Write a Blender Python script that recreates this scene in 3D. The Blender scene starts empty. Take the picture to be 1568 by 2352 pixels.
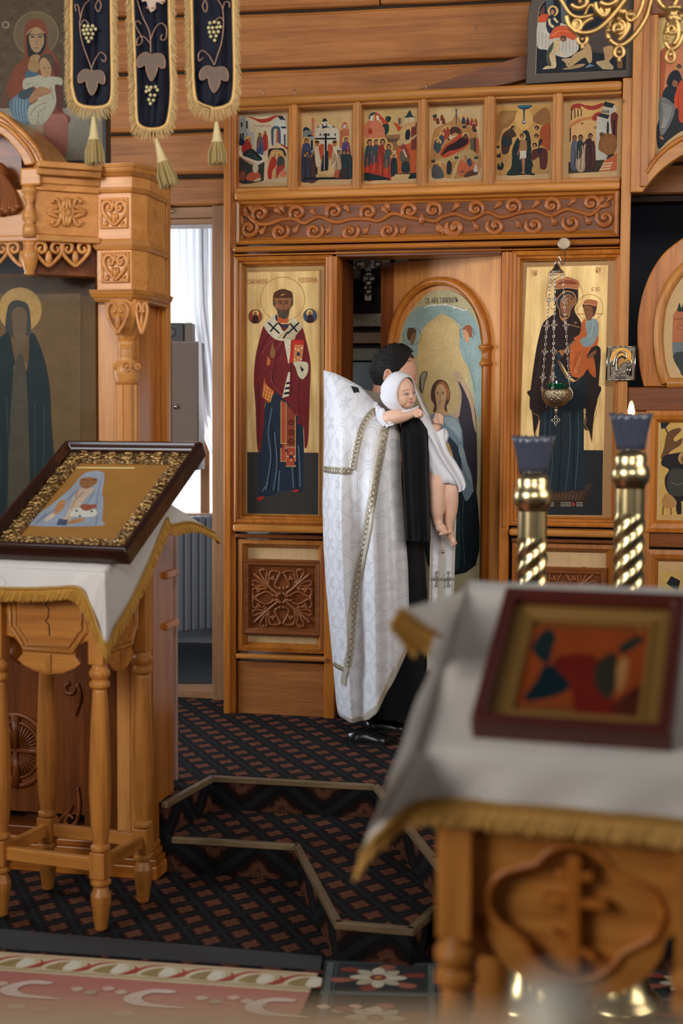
import bpy, bmesh, math, random
from math import sin, cos, pi, sqrt, atan2, radians as rad
from mathutils import Vector, Matrix, geometry
random.seed(7)
SC = bpy.context.scene
COL = SC.collection
# ------------------------------------------------------------------ camera
F, CX, CY = 3267.0, 784.0, 1176.0
EYE = Vector((0, 0, 1.69))
_up = Vector(((784-513)/F, (53400-1176)/F, 1.0)).normalized()
_f = Vector((0, 0, -1)); _y = (_f-_up*_f.dot(_up)).normalized(); _x = _y.cross(_up)
ROT = Matrix((_x, _y, _up))                      # camera space -> world
cam = bpy.data.cameras.new('camera'); camo = bpy.data.objects.new('camera', cam); COL.objects.link(camo)
camo.matrix_world = Matrix.Translation(EYE) @ ROT.to_4x4()
cam.sensor_fit = 'VERTICAL'; cam.sensor_height = 36; cam.lens = 36*F/2352
cam.clip_start = .05; cam.clip_end = 60
cam.dof.use_dof = True; cam.dof.focus_distance = 6.45; cam.dof.aperture_fstop = 2.2
SC.camera = camo
# ------------------------------------------------------------------ light and exposure
SC.view_settings.view_transform = 'Standard'; SC.view_settings.look = 'None'
SC.view_settings.exposure = 0.0; SC.view_settings.gamma = 1.0; SC.view_settings.use_curve_mapping = False
wd = bpy.data.worlds.new('World'); SC.world = wd; wd.use_nodes = True
wd.node_tree.nodes['Background'].inputs[0].default_value = (.52, .66, .76, 1)
wd.node_tree.nodes['Background'].inputs[1].default_value = .065
def area(name, loc, target, sx, sy, power, color, spread=180):
    l = bpy.data.lights.new(name, 'AREA'); l.shape = 'RECTANGLE'; l.size = sx; l.size_y = sy
    l.energy = power; l.color = color; l.spread = rad(spread)
    o = bpy.data.objects.new(name, l); COL.objects.link(o); o.location = loc
    o.rotation_euler = (Vector(target)-Vector(loc)).to_track_quat('-Z', 'Y').to_euler()
    return o
area('nave_window_light_left', (-4.2, 1.0, 3.6), (-.3, 6.2, 2.8), 3.0, 2.0, 32, (.92, .96, 1.0), 75)
area('nave_window_light_back', (0.8, -3.6, 4.6), (0.1, 6.6, 3.0), 3.0, 1.8, 24, (1.0, .95, .88), 42)
area('nave_window_light_right', (4.2, 2.4, 3.2), (-.2, 5.6, 1.9), 3.0, 2.4, 42, (1.0, .95, .88), 115)
area('nave_window_light_near', (-3.4, .2, 2.7), (.3, 3.3, .9), 1.8, 2.0, 40, (1.0, .96, .9), 115)
area('chancel_window_light_left', (-2.9, 6.2, 2.0), (.1, 6.35, 1.55), 1.1, 1.7, 34, (.82, .91, 1.0), 110)
area('side_room_window_light', (-1.0, 8.7, 1.9), (-.35, 6.4, 1.2), .6, 1.4, 6, (.9, .95, 1.0))
# ------------------------------------------------------------------ pixels to places
def ray(x, y): return ROT @ Vector(((x-CX)/F, -(y-CY)/F, -1))
def ground(x, y, z=0.0):
    d = ray(x, y); return EYE + d*((z-EYE.z)/d.z)
class Fr:
    """a plane in the place: origin, u to the right, v up along the plane, n towards the nave"""
    def __init__(s, o, u, v=(0, 0, 1)):
        s.o = Vector(o); s.u = Vector(u).normalized(); s.v = Vector(v).normalized(); s.n = s.u.cross(s.v).normalized()
        s.M = Matrix((s.u, s.v, s.n)).transposed().to_4x4(); s.M.translation = s.o
    def at(s, x, y, c=0.0):
        d = ray(x, y); t = ((s.o+s.n*c)-EYE).dot(s.n)/d.dot(s.n); p = EYE+d*t-s.o
        return (p.dot(s.u), p.dot(s.v), c)
    def w(s, p): return s.M @ Vector(p)
    def sub(s, p): return Fr(s.w(p), s.u, s.v)
def yaw(deg): return Vector((cos(rad(deg)), -sin(rad(deg)), 0))
# ------------------------------------------------------------------ materials
def lin(c):
    f = lambda t: t/12.92 if t <= .04045 else ((t+.055)/1.055)**2.4
    return tuple(f(v/255) for v in c)
MT = {}
class NT:
    def __init__(s, name):
        s.m = bpy.data.materials.new(name); s.m.use_nodes = True; s.t = s.m.node_tree
        s.b = s.t.nodes['Principled BSDF']
    def n(s, kind, **kw):
        nd = s.t.nodes.new(kind)
        for k, v in kw.items():
            if k.startswith('i_'):
                key = k[2:]
                key = int(key) if key.isdigit() else key.replace('_', ' ')
                if isinstance(v, bpy.types.NodeSocket): s.t.links.new(v, nd.inputs[key])
                else: nd.inputs[key].default_value = v
            else: setattr(nd, k, v)
        return nd
    def l(s, a, b): s.t.links.new(a, b)
    def math(s, op, a, b=0.0, c=None):
        nd = s.t.nodes.new('ShaderNodeMath'); nd.operation = op
        for i, v in enumerate((a, b) if c is None else (a, b, c)):
            if isinstance(v, bpy.types.NodeSocket): s.l(v, nd.inputs[i])
            else: nd.inputs[i].default_value = v
        return nd.outputs[0]
    def mix(s, fac, a, b, blend='MIX'):
        nd = s.t.nodes.new('ShaderNodeMix'); nd.data_type = 'RGBA'; nd.blend_type = blend
        for sock, v in ((nd.inputs[0], fac), (nd.inputs[6], a), (nd.inputs[7], b)):
            if isinstance(v, bpy.types.NodeSocket): s.l(v, sock)
            elif isinstance(v, tuple): sock.default_value = (*v[:3], 1)
            else: sock.default_value = v
        return nd.outputs[2]
    def ramp(s, fac, *stops):
        nd = s.t.nodes.new('ShaderNodeValToRGB'); s.l(fac, nd.inputs[0]); e = nd.color_ramp.elements
        while len(e) < len(stops): e.new(.5)
        for el, (p, c) in zip(e, stops): el.position = p; el.color = (*c[:3], 1)
        return nd.outputs[0]
    def bump(s, h, strength, dist=.01):
        nd = s.n('ShaderNodeBump', i_Strength=strength, i_Distance=dist, i_Height=h); s.l(nd.outputs[0], s.b.inputs['Normal'])
    def set(s, **kw):
        for k, v in kw.items():
            k = k.replace('_', ' ')
            if isinstance(v, bpy.types.NodeSocket): s.l(v, s.b.inputs[k])
            else: s.b.inputs[k].default_value = (*v, 1) if isinstance(v, tuple) and len(v) == 3 and s.b.inputs[k].type == 'RGBA' else v
        return s.m
def wood(name, light, dark, axis, rough=.38, knots=0.0, sc=1.0):
    if name in MT: return MT[name]
    t = NT(name); tc = t.n('ShaderNodeTexCoord'); oi = t.n('ShaderNodeObjectInfo')
    off = t.n('ShaderNodeVectorMath', operation='SCALE', i_0=(3.1, 5.7, 2.3)); t.l(t.math('MULTIPLY', oi.outputs['Random'], 9.0), off.inputs['Scale'])
    ad = t.n('ShaderNodeVectorMath', operation='ADD', i_0=tc.outputs['Object'], i_1=off.outputs[0])
    s1 = [26*sc]*3; s1[axis] = 1.3*sc
    s2 = [190*sc]*3; s2[axis] = 9*sc
    m1 = t.n('ShaderNodeMapping', i_Vector=ad.outputs[0], i_Scale=s1); m2 = t.n('ShaderNodeMapping', i_Vector=ad.outputs[0], i_Scale=s2)
    n1 = t.n('ShaderNodeTexNoise', i_Vector=m1.outputs[0], i_Scale=1.0, i_Detail=4.0, i_Distortion=.7)
    n2 = t.n('ShaderNodeTexNoise', i_Vector=m2.outputs[0], i_Scale=1.0, i_Detail=2.0)
    n3 = t.n('ShaderNodeTexNoise', i_Vector=ad.outputs[0], i_Scale=3.0*sc, i_Detail=2.0)
    v = t.math('ADD', t.math('MULTIPLY', n1.outputs[0], .6), t.math('MULTIPLY', n2.outputs[0], .34))
    v = t.math('ADD', v, t.math('MULTIPLY', n3.outputs[0], .25))
    c = t.ramp(v, (.36, dark), (.6, tuple((a+b)/2*1.08 for a, b in zip(light, dark))), (.78, light))
    val = t.math('ADD', t.math('MULTIPLY', oi.outputs['Random'], .3), .85)
    hs = t.n('ShaderNodeHueSaturation', i_Color=c); t.l(val, hs.inputs['Value'])
    out = hs.outputs[0]
    if knots:
        vo = t.n('ShaderNodeTexVoronoi', i_Vector=ad.outputs[0], i_Scale=knots, i_Randomness=1.0)
        k = t.ramp(vo.outputs['Distance'], (.0, (1, 1, 1)), (.03, (.8, .8, .8)), (.05, (0, 0, 0)))
        out = t.mix(k, out, tuple(v*.22 for v in dark))
    t.bump(v, .12, .002)
    MT[name] = t.set(Base_Color=out, Roughness=rough, Coat_Weight=.12, Coat_Roughness=.3, Specular_IOR_Level=.35)
    return MT[name]
PINE = lin((212, 143, 78)), lin((150, 88, 40))
def W(ax, kind='pine'):
    a = 'xyz'.index(ax)
    P = {'pine': (lin((206, 138, 64)), lin((148, 86, 32)), .36), 'dark': (lin((142, 78, 34)), lin((84, 42, 18)), .33),
         'log': (lin((184, 116, 56)), lin((124, 70, 28)), .6), 'pale': (lin((205, 172, 126)), lin((184, 146, 98)), .5),
         'kiot': (lin((212, 148, 80)), lin((166, 102, 46)), .36), 'honey': (lin((198, 122, 48)), lin((138, 74, 22)), .3),
         'mauve': (lin((186, 150, 136)), lin((168, 128, 112)), .5), 'brown': (lin((120, 88, 66)), lin((98, 70, 50)), .5),
         'weathered': (lin((168, 122, 84)), lin((128, 86, 52)), .6), 'red': (lin((86, 34, 22)), lin((52, 20, 14)), .25)}[kind]
    return wood('wood_%s_%s' % (kind, 'grain_' + ax), P[0], P[1], a, P[2], knots=(3.0 if kind in ('pine', 'log') else 0))
def plain(name, c, rough=.6, metal=0.0, noise=0.0, scale=40, bump=0.0, **kw):
    if name in MT: return MT[name]
    t = NT(name); col = c
    if noise or bump:
        tc = t.n('ShaderNodeTexCoord'); n = t.n('ShaderNodeTexNoise', i_Vector=tc.outputs['Object'], i_Scale=float(scale), i_Detail=4.0)
        if noise: col = t.mix(n.outputs[0], tuple(v*(1-noise) for v in c), tuple(min(1, v*(1+noise)) for v in c))
        if bump: t.bump(n.outputs[0], bump, .01)
    MT[name] = t.set(Base_Color=col, Roughness=rough, Metallic=metal, **kw)
    return MT[name]
def paint_mat():
    if 'paint' in MT: return MT['paint']
    t = NT('icon_paint'); a = t.n('ShaderNodeAttribute', attribute_name='Col'); tc = t.n('ShaderNodeTexCoord')
    n = t.n('ShaderNodeTexNoise', i_Vector=tc.outputs['Object'], i_Scale=90.0, i_Detail=5.0)
    n2 = t.n('ShaderNodeTexNoise', i_Vector=tc.outputs['Object'], i_Scale=12.0, i_Detail=4.0)
    c = t.mix(.28, a.outputs['Color'], n.outputs[0], 'OVERLAY'); c = t.mix(.25, c, n2.outputs[0], 'OVERLAY')
    MT['paint'] = t.set(Base_Color=c, Roughness=.5, Specular_IOR_Level=.15)
    return MT['paint']
def gold_leaf():
    if 'leaf' in MT: return MT['leaf']
    t = NT('gold_leaf'); tc = t.n('ShaderNodeTexCoord')
    mp = t.n('ShaderNodeMapping', i_Vector=tc.outputs['Object'], i_Scale=(30, 4, 30))
    n = t.n('ShaderNodeTexNoise', i_Vector=mp.outputs[0], i_Scale=1.0, i_Detail=5.0)
    c = t.ramp(n.outputs[0], (.3, lin((198, 156, 92))), (.7, lin((240, 206, 140))))
    MT['leaf'] = t.set(Base_Color=c, Roughness=.42, Metallic=.35)
    return MT['leaf']
BRASS = lambda: plain('polished_brass', lin((230, 204, 152)), .27, 1.0)
SILVER = lambda: plain('worn_silver', lin((190, 180, 165)), .22, 1.0, noise=.15, scale=60, bump=.1)
# ------------------------------------------------------------------ mesh building
def crom(pts, closed=False, k=6):
    n = len(pts); out = []
    if n < 3: return list(pts)
    rng = range(n if closed else n-1)
    for i in rng:
        if closed: p0, p1, p2, p3 = pts[(i-1) % n], pts[i], pts[(i+1) % n], pts[(i+2) % n]
        else: p0, p1, p2, p3 = pts[max(i-1, 0)], pts[i], pts[i+1], pts[min(i+2, n-1)]
        for j in range(k):
            t = j/k; t2 = t*t; t3 = t2*t
            out.append(tuple(.5*(2*b+(c-a)*t+(2*a-5*b+4*c-d)*t2+(3*b-a-3*c+d)*t3) for a, b, c, d in zip(p0, p1, p2, p3)))
    if not closed: out.append(tuple(pts[-1]))
    return out
def wm(o):
    m = o.matrix_basis.copy()
    while o.parent: o = o.parent; m = o.matrix_basis @ m
    return m
class MB:
    def __init__(s, fr=None): s.fr = fr or WORLD; s.v = []; s.f = []; s.c = []; s.uv = None
    def add(s, vs, fs, col=None):
        b = len(s.v); s.v += [tuple(p) for p in vs]; s.f += [tuple(i+b for i in f) for f in fs]; s.c += [col]*len(fs); return s
    def P(s, x, y, c=0.0): return s.fr.at(x, y, c)
    def box(s, a0, a1, b0, b1, c0, c1, col=None):
        vs = [(a, b, c) for c in (c0, c1) for b in (b0, b1) for a in (a0, a1)]
        return s.add(vs, [(0, 2, 3, 1), (4, 5, 7, 6), (0, 1, 5, 4), (2, 6, 7, 3), (0, 4, 6, 2), (1, 3, 7, 5)], col)
    def pbox(s, x0, y0, x1, y1, c0, c1, ref=None):
        """box whose front face corners are given in photo pixels"""
        a0, b1, _ = s.fr.at(x0, y0, c1 if ref is None else ref); a1, b0, _ = s.fr.at(x1, y1, c1 if ref is None else ref)
        return s.box(a0, a1, b0, b1, c0, c1)
    def prism(s, pts, c0, c1, col=None):
        n = len(pts)
        ar = sum(pts[i][0]*pts[(i+1) % n][1]-pts[(i+1) % n][0]*pts[i][1] for i in range(n))
        if ar < 0: pts = pts[::-1]
        vs = [(p[0], p[1], c1) for p in pts]+[(p[0], p[1], c0) for p in pts]
        fs = [tuple(range(n)), tuple(range(2*n-1, n-1, -1))]+[(i, n+i, n+(i+1) % n, (i+1) % n) for i in range(n)]
        return s.add(vs, fs, col)
    def pprism(s, pts, c0, c1): return s.prism([s.fr.at(x, y, c1)[:2] for x, y in pts], c0, c1)
    def tube(s, pts, r, k=6, closed=False, col=None, flat=1.0, cap=True):
        pts = [Vector(p) for p in pts]; n = len(pts)
        rs = r if isinstance(r, (list, tuple)) else [r]*n
        ref = None; rings = []
        for i, p in enumerate(pts):
            if closed: d = pts[(i+1) % n]-pts[(i-1) % n]
            else: d = pts[min(i+1, n-1)]-pts[max(i-1, 0)]
            if d.length < 1e-9: d = Vector((0, 0, 1))
            d.normalize()
            if ref is None: ref = Vector((0, 0, 1)) if abs(d.z) < .9 else Vector((1, 0, 0))
            x = d.cross(ref)
            if x.length < 1e-4: x = d.orthogonal()
            x.normalize(); y = x.cross(d); ref = y
            rings.append([p+(x*cos(2*pi*j/k)+y*sin(2*pi*j/k)*flat)*rs[i] for j in range(k)])
        vs = [q for rg in rings for q in rg]; fs = []
        for i in range(n if closed else n-1):
            for j in range(k):
                a = i*k+j; b = i*k+(j+1) % k; i2 = (i+1) % n
                fs.append((a, b, i2*k+(j+1) % k, i2*k+j))
        if cap and not closed: fs += [tuple(range(k-1, -1, -1)), tuple((n-1)*k+j for j in range(k))]
        return s.add(vs, fs, col)
    def ptube(s, pts, r, c=0.0, k=6, spl=True, closed=False, sub=5, flat=1.0):
        q = [s.fr.at(p[0], p[1], p[2] if len(p) > 2 else c) for p in pts]
        if spl: q = crom(q, closed, sub)
        if isinstance(r, (list, tuple)) and len(r) != len(q):
            m = len(r); r = [r[min(int(i*(m-1)/(len(q)-1)), m-2)]*(1-(i*(m-1)/(len(q)-1)) % 1)+r[min(int(i*(m-1)/(len(q)-1))+1, m-1)]*((i*(m-1)/(len(q)-1)) % 1) for i in range(len(q))]; r[-1] = r[-1]
        return s.tube(q, r, k, closed, None, flat)
    def lathe(s, prof, ctr=(0, 0, 0), ax=1, k=20, sq=None, col=None):
        """prof: (radius, height) pairs along local axis ax"""
        vs = []; fs = []; n = len(prof); o = [i for i in range(3) if i != ax]
        for r, h in prof:
            for j in range(k):
                p = list(ctr); p[ax] += h; p[o[0]] += r*cos(2*pi*j/k); p[o[1]] += r*sin(2*pi*j/k); vs.append(p)
        for i in range(n-1):
            for j in range(k):
                q = (i*k+j, i*k+(j+1) % k, (i+1)*k+(j+1) % k, (i+1)*k+j)
                fs.append(q if ax != 1 else q[::-1])
        a, b = tuple(range(k-1, -1, -1)), tuple((n-1)*k+j for j in range(k))
        fs += [a if ax != 1 else a[::-1], b if ax != 1 else b[::-1]]
        return s.add(vs, fs, col)
    def ell(s, c, r, k=10, m=7, rot=0.0, col=None):
        vs = []; fs = []
        cr, sr = cos(rot), sin(rot)
        for i in range(m+1):
            t = pi*i/m
            for j in range(k):
                p = 2*pi*j/k
                x, y, z = r[0]*sin(t)*cos(p), r[1]*cos(t), r[2]*sin(t)*sin(p)
                vs.append((c[0]+x*cr-y*sr, c[1]+x*sr+y*cr, c[2]+z))
        for i in range(m):
            for j in range(k): fs.append((i*k+j, i*k+(j+1) % k, (i+1)*k+(j+1) % k, (i+1)*k+j))
        return s.add(vs, fs, col)
    def frame(s, a0, a1, b0, b1, prof, col=None):
        """mitred rectangular moulding; prof = list of (inset from the outer edge, height above c)"""
        rings = [[(a0+i, b0+i, h), (a1-i, b0+i, h), (a1-i, b1-i, h), (a0+i, b1-i, h)] for i, h in prof]
        vs = [p for r in rings for p in r]; fs = []
        for i in range(len(rings)-1):
            for j in range(4): fs.append((i*4+j, i*4+(j+1) % 4, (i+1)*4+(j+1) % 4, (i+1)*4+j))
        return s.add(vs, fs, col)
    def pframe(s, x0, y0, x1, y1, prof, c=0.0):
        a0, b1, _ = s.fr.at(x0, y0, c); a1, b0, _ = s.fr.at(x1, y1, c); return s.frame(a0, a1, b0, b1, prof)
    def grid(s, rows, col=None, closed=False):
        m = len(rows[0]); vs = [p for r in rows for p in r]; fs = []
        for i in range(len(rows)-1):
            for j in range(m if closed else m-1):
                j2 = (j+1) % m
                fs.append((i*m+j, i*m+j2, (i+1)*m+j2, (i+1)*m+j))
        return s.add(vs, fs, col)
    def build(s, name, mat, parent=None, base=None, smooth=False, bevel=0.0, seg=2, sub=0, solid=0.0, weld=False, **props):
        me = bpy.data.meshes.new(name)
        if parent is not None: M = wm(parent).inverted() @ s.fr.M; top = None
        else:
            if base is None:
                n = len(s.v); base = (sum(p[0] for p in s.v)/n, min(p[1] for p in s.v), sum(p[2] for p in s.v)/n)
            M = Matrix.Translation(-Vector(base)); top = s.fr.M @ Matrix.Translation(Vector(base))
        me.from_pydata([M @ Vector(p) for p in s.v], [], s.f)
        if any(c is not None for c in s.c):
            at = me.color_attributes.new('Col', 'FLOAT_COLOR', 'CORNER'); buf = []
            for p in me.polygons:
                c = s.c[p.index] or (.5, .5, .5)
                buf += [c[0], c[1], c[2], 1.0]*p.loop_total
            at.data.foreach_set('color', buf)
        if weld:
            bm = bmesh.new(); bm.from_mesh(me); bmesh.ops.remove_doubles(bm, verts=bm.verts, dist=1e-5); bmesh.ops.recalc_face_normals(bm, faces=bm.faces); bm.to_mesh(me); bm.free()
        me.materials.append(mat)
        if smooth: me.polygons.foreach_set('use_smooth', [True]*len(me.polygons))
        o = bpy.data.objects.new(name, me); COL.objects.link(o)
        if parent is not None: o.parent = parent
        else: o.matrix_world = top
        if solid: md = o.modifiers.new('thickness', 'SOLIDIFY'); md.thickness = solid; md.offset = -1
        if sub: md = o.modifiers.new('smooth', 'SUBSURF'); md.levels = sub; md.render_levels = sub
        if bevel: md = o.modifiers.new('edge', 'BEVEL'); md.width = bevel; md.segments = seg; md.limit_method = 'ANGLE'; md.angle_limit = rad(40); md.use_clamp_overlap = True
        for k2, v2 in props.items(): o[k2] = v2
        bpy.context.view_layer.update() if parent is None else None
        return o
def tag(o, label=None, cat=None, group=None, kind=None):
    for k, v in (('label', label), ('category', cat), ('group', group), ('kind', kind)):
        if v: o[k] = v
    return o
def thing(name, label, cat, fr, base=(0, 0, 0), group=None, kind=None):
    o = bpy.data.objects.new(name, None); COL.objects.link(o); o.empty_display_size = .1
    o.matrix_world = fr.M @ Matrix.Translation(Vector(base)); bpy.context.view_layer.update()
    return tag(o, label, cat, group, kind)
WORLD = Fr((0, 0, 0), (1, 0, 0), (0, 0, 1))     # local (x, z, -y)
def wp(x, y, z): return (x, z, -y)
# ------------------------------------------------------------------ flat painting
class Pic:
    """flat print or painting on a board: coloured shapes given in photo pixels (or pixels of a zoomed view of it)"""
    def __init__(s, fr, c=0.0, zoom=(0, 0, 1.0), gain=1.0, eps=.00002):
        s.mb = MB(fr); s.cc = c; s.z = zoom; s.g = gain; s.ep = eps
    def q(s, p): return s.mb.fr.at(s.z[0]+p[0]/s.z[2], s.z[1]+p[1]/s.z[2], s.cc)
    def col(s, c): return tuple(min(.95, v*s.g) for v in lin(c))
    def _face(s, pts3, c):
        s.cc += s.ep; s.mb.add([(p[0], p[1], s.cc) for p in pts3], [tuple(range(len(pts3)))], s.col(c)); return s
    def p(s, c, *xy):
        pts = list(zip(xy[::2], xy[1::2])); n = len(pts)
        ar = sum(pts[i][0]*pts[(i+1) % n][1]-pts[(i+1) % n][0]*pts[i][1] for i in range(n))
        if ar > 0: pts = pts[::-1]
        return s._face([s.q(p) for p in pts], c)
    def s(s, c, *xy):
        return s.p(c, *[v for p in crom(list(zip(xy[::2], xy[1::2])), True, 4) for v in p])
    def e(s, c, x, y, rx, ry=None, rot=0.0, n=20):
        ry = rx if ry is None else ry
        return s.p(c, *[v for i in range(n) for v in (x+rx*cos(2*pi*i/n)*cos(rot)-ry*sin(2*pi*i/n)*sin(rot), y+rx*cos(2*pi*i/n)*sin(rot)+ry*sin(2*pi*i/n)*cos(rot))])
    def ring(s, c, x, y, r0, r1, n=28):
        s.cc += s.ep; vs = []; fs = []
        for i in range(n):
            for r in (r0, r1):
                p = s.q((x+r*cos(2*pi*i/n), y+r*sin(2*pi*i/n))); vs.append((p[0], p[1], s.cc))
        for i in range(n): j = (i+1) % n; fs.append((2*i, 2*j, 2*j+1, 2*i+1))
        s.mb.add(vs, fs, s.col(c)); return s
    def l(s, c, w, *xy, sm=True):
        pts = list(zip(xy[::2], xy[1::2]))
        if sm and len(pts) > 2: pts = crom(pts, False, 4)
        L = []; R = []
        for i, p in enumerate(pts):
            a = pts[max(i-1, 0)]; b = pts[min(i+1, len(pts)-1)]; dx, dy = b[0]-a[0], b[1]-a[1]; m = sqrt(dx*dx+dy*dy) or 1
            L.append((p[0]-dy/m*w/2, p[1]+dx/m*w/2)); R.append((p[0]+dy/m*w/2, p[1]-dx/m*w/2))
        s.cc += s.ep; n = len(pts); vs = [s.q(p) for p in L+R]
        s.mb.add([(p[0], p[1], s.cc) for p in vs], [(i, i+1, n+i+1, n+i) for i in range(n-1)], s.col(c)); return s
    def text(s, c, body, x0, y0, x1, y1, slant=0.0):
        vs, fs = glyphs(body)
        if not vs: return s
        ax = [p[0] for p in vs]; ay = [p[1] for p in vs]; mx, Mx, my, My = min(ax), max(ax), min(ay), max(ay)
        s.cc += s.ep; out = []
        for p in vs:
            u = (p[0]-mx)/(Mx-mx); v = (p[1]-my)/(My-my)
            q = s.q((x0+(x1-x0)*u, y1-(y1-y0)*v+slant*u)); out.append((q[0], q[1], s.cc))
        s.mb.add(out, fs, s.col(c)); return s
    def build(s, name, parent=None, **k): return s.mb.build(name, paint_mat(), parent, **k)
def glyphs(body):
    cu = bpy.data.curves.new('lettering', 'FONT'); cu.body = body; cu.resolution_u = 2
    o = bpy.data.objects.new('lettering', cu); COL.objects.link(o); bpy.context.view_layer.update()
    ev = o.evaluated_get(bpy.context.evaluated_depsgraph_get()); me = ev.to_mesh()
    vs = [tuple(v.co) for v in me.vertices]; fs = [tuple(p.vertices) for p in me.polygons]
    ev.to_mesh_clear(); bpy.data.objects.remove(o); bpy.data.curves.remove(cu)
    return vs, fs
def spiral(cx, cy, r0, r1, a0, turns, n=22):
    return [(cx+(r0+(r1-r0)*i/n)*cos(a0+turns*2*pi*i/n), cy+(r0+(r1-r0)*i/n)*sin(a0+turns*2*pi*i/n)) for i in range(n+1)]
# ================================================================== the place: floor, steps, walls
GR = Fr((0, 0, 0), (1, 0, 0), (0, 1, 0))                       # ground frame, n = up
UI = Vector((.978, -.208, 0)).normalized()
IC = Fr((-.553, 6.966, 0), UI)                                 # plane of the icon screen, b = height
LW = Fr((-.75, 7.30, 0), yaw(10))                              # log wall behind the screen
Z1, Z2 = .13, .26                                              # step and platform heights
def carpet(name, riser=False):
    t = NT(name); g = t.n('ShaderNodeNewGeometry'); sp = t.n('ShaderNodeSeparateXYZ', i_0=g.outputs['Position'])
    x, y, z = sp.outputs
    if not riser:
        s = t.math('ADD', t.math('MULTIPLY', x, 8.4), t.math('MULTIPLY', y, 3.3)); q = t.math('ADD', t.math('MULTIPLY', x, -5.9), t.math('MULTIPLY', y, 7.7))
    else:
        al = t.math('ADD', t.math('MULTIPLY', x, 3.6), t.math('MULTIPLY', y, 3.0)); zz = t.math('MULTIPLY', z, 3.9)
        s = t.math('ADD', al, zz); q = t.math('SUBTRACT', al, zz)
    fu = t.math('SUBTRACT', t.math('FRACT', s), .5); fv = t.math('SUBTRACT', t.math('FRACT', q), .5)
    r = t.math('SQRT', t.math('ADD', t.math('MULTIPLY', fu, fu), t.math('MULTIPLY', fv, fv)))
    an = t.math('ARCTAN2', fv, fu); pet = t.math('MULTIPLY', t.math('COSINE', t.math('MULTIPLY', an, 4.0)), .055)
    rr = t.math('ADD', r, pet)
    edge = t.math('MAXIMUM', t.math('ABSOLUTE', fu), t.math('ABSOLUTE', fv))
    nz = t.n('ShaderNodeTexNoise', i_Vector=g.outputs['Position'], i_Scale=95.0, i_Detail=3.0)
    rn = t.math('ADD', rr, t.math('MULTIPLY', t.math('SUBTRACT', nz.outputs[0], .5), .22))
    flower = t.ramp(rn, (.03, lin((150, 106, 78))), (.07, lin((96, 54, 44))), (.16, lin((158, 102, 78))), (.25, lin((138, 84, 64))), (.30, lin((60, 38, 33))), (.42, lin((38, 32, 33))))
    base = t.mix(nz.outputs[0], lin((26, 28, 34)), lin((46, 46, 50)))
    c = t.mix(t.ramp(rn, (.40, (1, 1, 1)), (.47, (0, 0, 0))), base, flower)
    ln = t.ramp(t.math('ADD', edge, t.math('MULTIPLY', nz.outputs[0], .05)), (.445, (0, 0, 0)), (.475, (1, 1, 1)))
    c = t.mix(t.math('MULTIPLY', ln, .55), c, lin((60, 66, 70)))
    n2 = t.n('ShaderNodeTexNoise', i_Vector=g.outputs['Position'], i_Scale=900.0); t.bump(n2.outputs[0], .5, .003)
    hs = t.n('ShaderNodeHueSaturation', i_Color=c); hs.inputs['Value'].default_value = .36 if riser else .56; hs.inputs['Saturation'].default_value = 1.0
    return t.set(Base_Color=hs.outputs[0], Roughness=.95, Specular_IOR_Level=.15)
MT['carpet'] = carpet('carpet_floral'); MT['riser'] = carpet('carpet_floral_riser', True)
fl = MB(GR).box(-4, 4, 2.4, 10, -.05, 0).build('floor', MT['carpet'], base=(0, 5, 0)); tag(fl, kind='structure')
nave = MB(GR).box(-4, 4, -4, 2.4, -.05, 0).build('floor_nave', W('x', 'brown'), base=(0, 0, 0)); tag(nave, kind='structure')
n1, n2, n3, n4 = (-.655, 5.27), (-.515, 5.666), (.14, 5.541), (.308, 4.604)
m1, m2, m3, m4, m5 = (-.622, 5.258), (-.161, 5.172), (-.006, 4.358), (.223, 4.304), (.31, 4.503)
plat = thing('floor_platform', 'raised carpeted platform and steps before the icon screen', None, GR, (0, 6, 0), kind='structure')
def slab(name, pts, z, z0=0.0):
    top = MB(GR); n = len(pts); top.add([(p[0], p[1], z) for p in pts], [tuple(range(n))]); top.build(name, MT['carpet'], plat)
    for i in range(n):
        a, b = pts[i], pts[(i+1) % n]
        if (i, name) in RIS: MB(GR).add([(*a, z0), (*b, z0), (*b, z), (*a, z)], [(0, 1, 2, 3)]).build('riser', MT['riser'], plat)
RIS = {(i, 'upper_tread') for i in range(6)} | {(i, 'lower_tread') for i in range(7)}
slab('upper_tread', [(-3, 5.95), n1, n2, n3, n4, (.345, 4.4), (2.4, 4.0), (3, 8.6), (-3, 8.6)], Z2)
slab('lower_tread', [(-.68, 5.27), m1, m2, m3, m4, m5, (.5, 5.0), (.3, 5.8), (-.68, 5.8)], Z1)
def nosing(a, b, z):
    a, b = Vector((*a, z)), Vector((*b, z)); fr = Fr(a, b-a, (0, 0, 1)); L = (b-a).length
    MB(fr).box(-.008, L+.008, -.018, .005, -.016, .010).build('nosing', wood('wood_worn_nosing', lin((128, 106, 76)), lin((88, 68, 46)), 0, .6), plat, bevel=.003)
for a, b in ((n1, n2), (n2, n3), (n3, n4), (n4, (.345, 4.4))): nosing(a, b, Z2)
for a, b in ((m1, m2), (m2, m3), (m3, m4), (m4, m5)): nosing(a, b, Z1)
# strip of plain dark carpet edging before the pink rug
def gpoly(name, px, z, t, mat, **k):
    pts = [GR.at(x, y, z)[:2] for x, y in px]; return MB(GR).prism(pts, z-t, z).build(name, mat, **k)
ed = gpoly('carpet_edging', [(-60, 2128), (740, 2196), (736, 2226), (-60, 2172)], .004, .004, plain('edging_felt', lin((66, 66, 68)), .95, noise=.2, scale=300))
tag(ed, 'plain dark grey carpet edging beside the pink rug', 'carpet edging')
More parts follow.
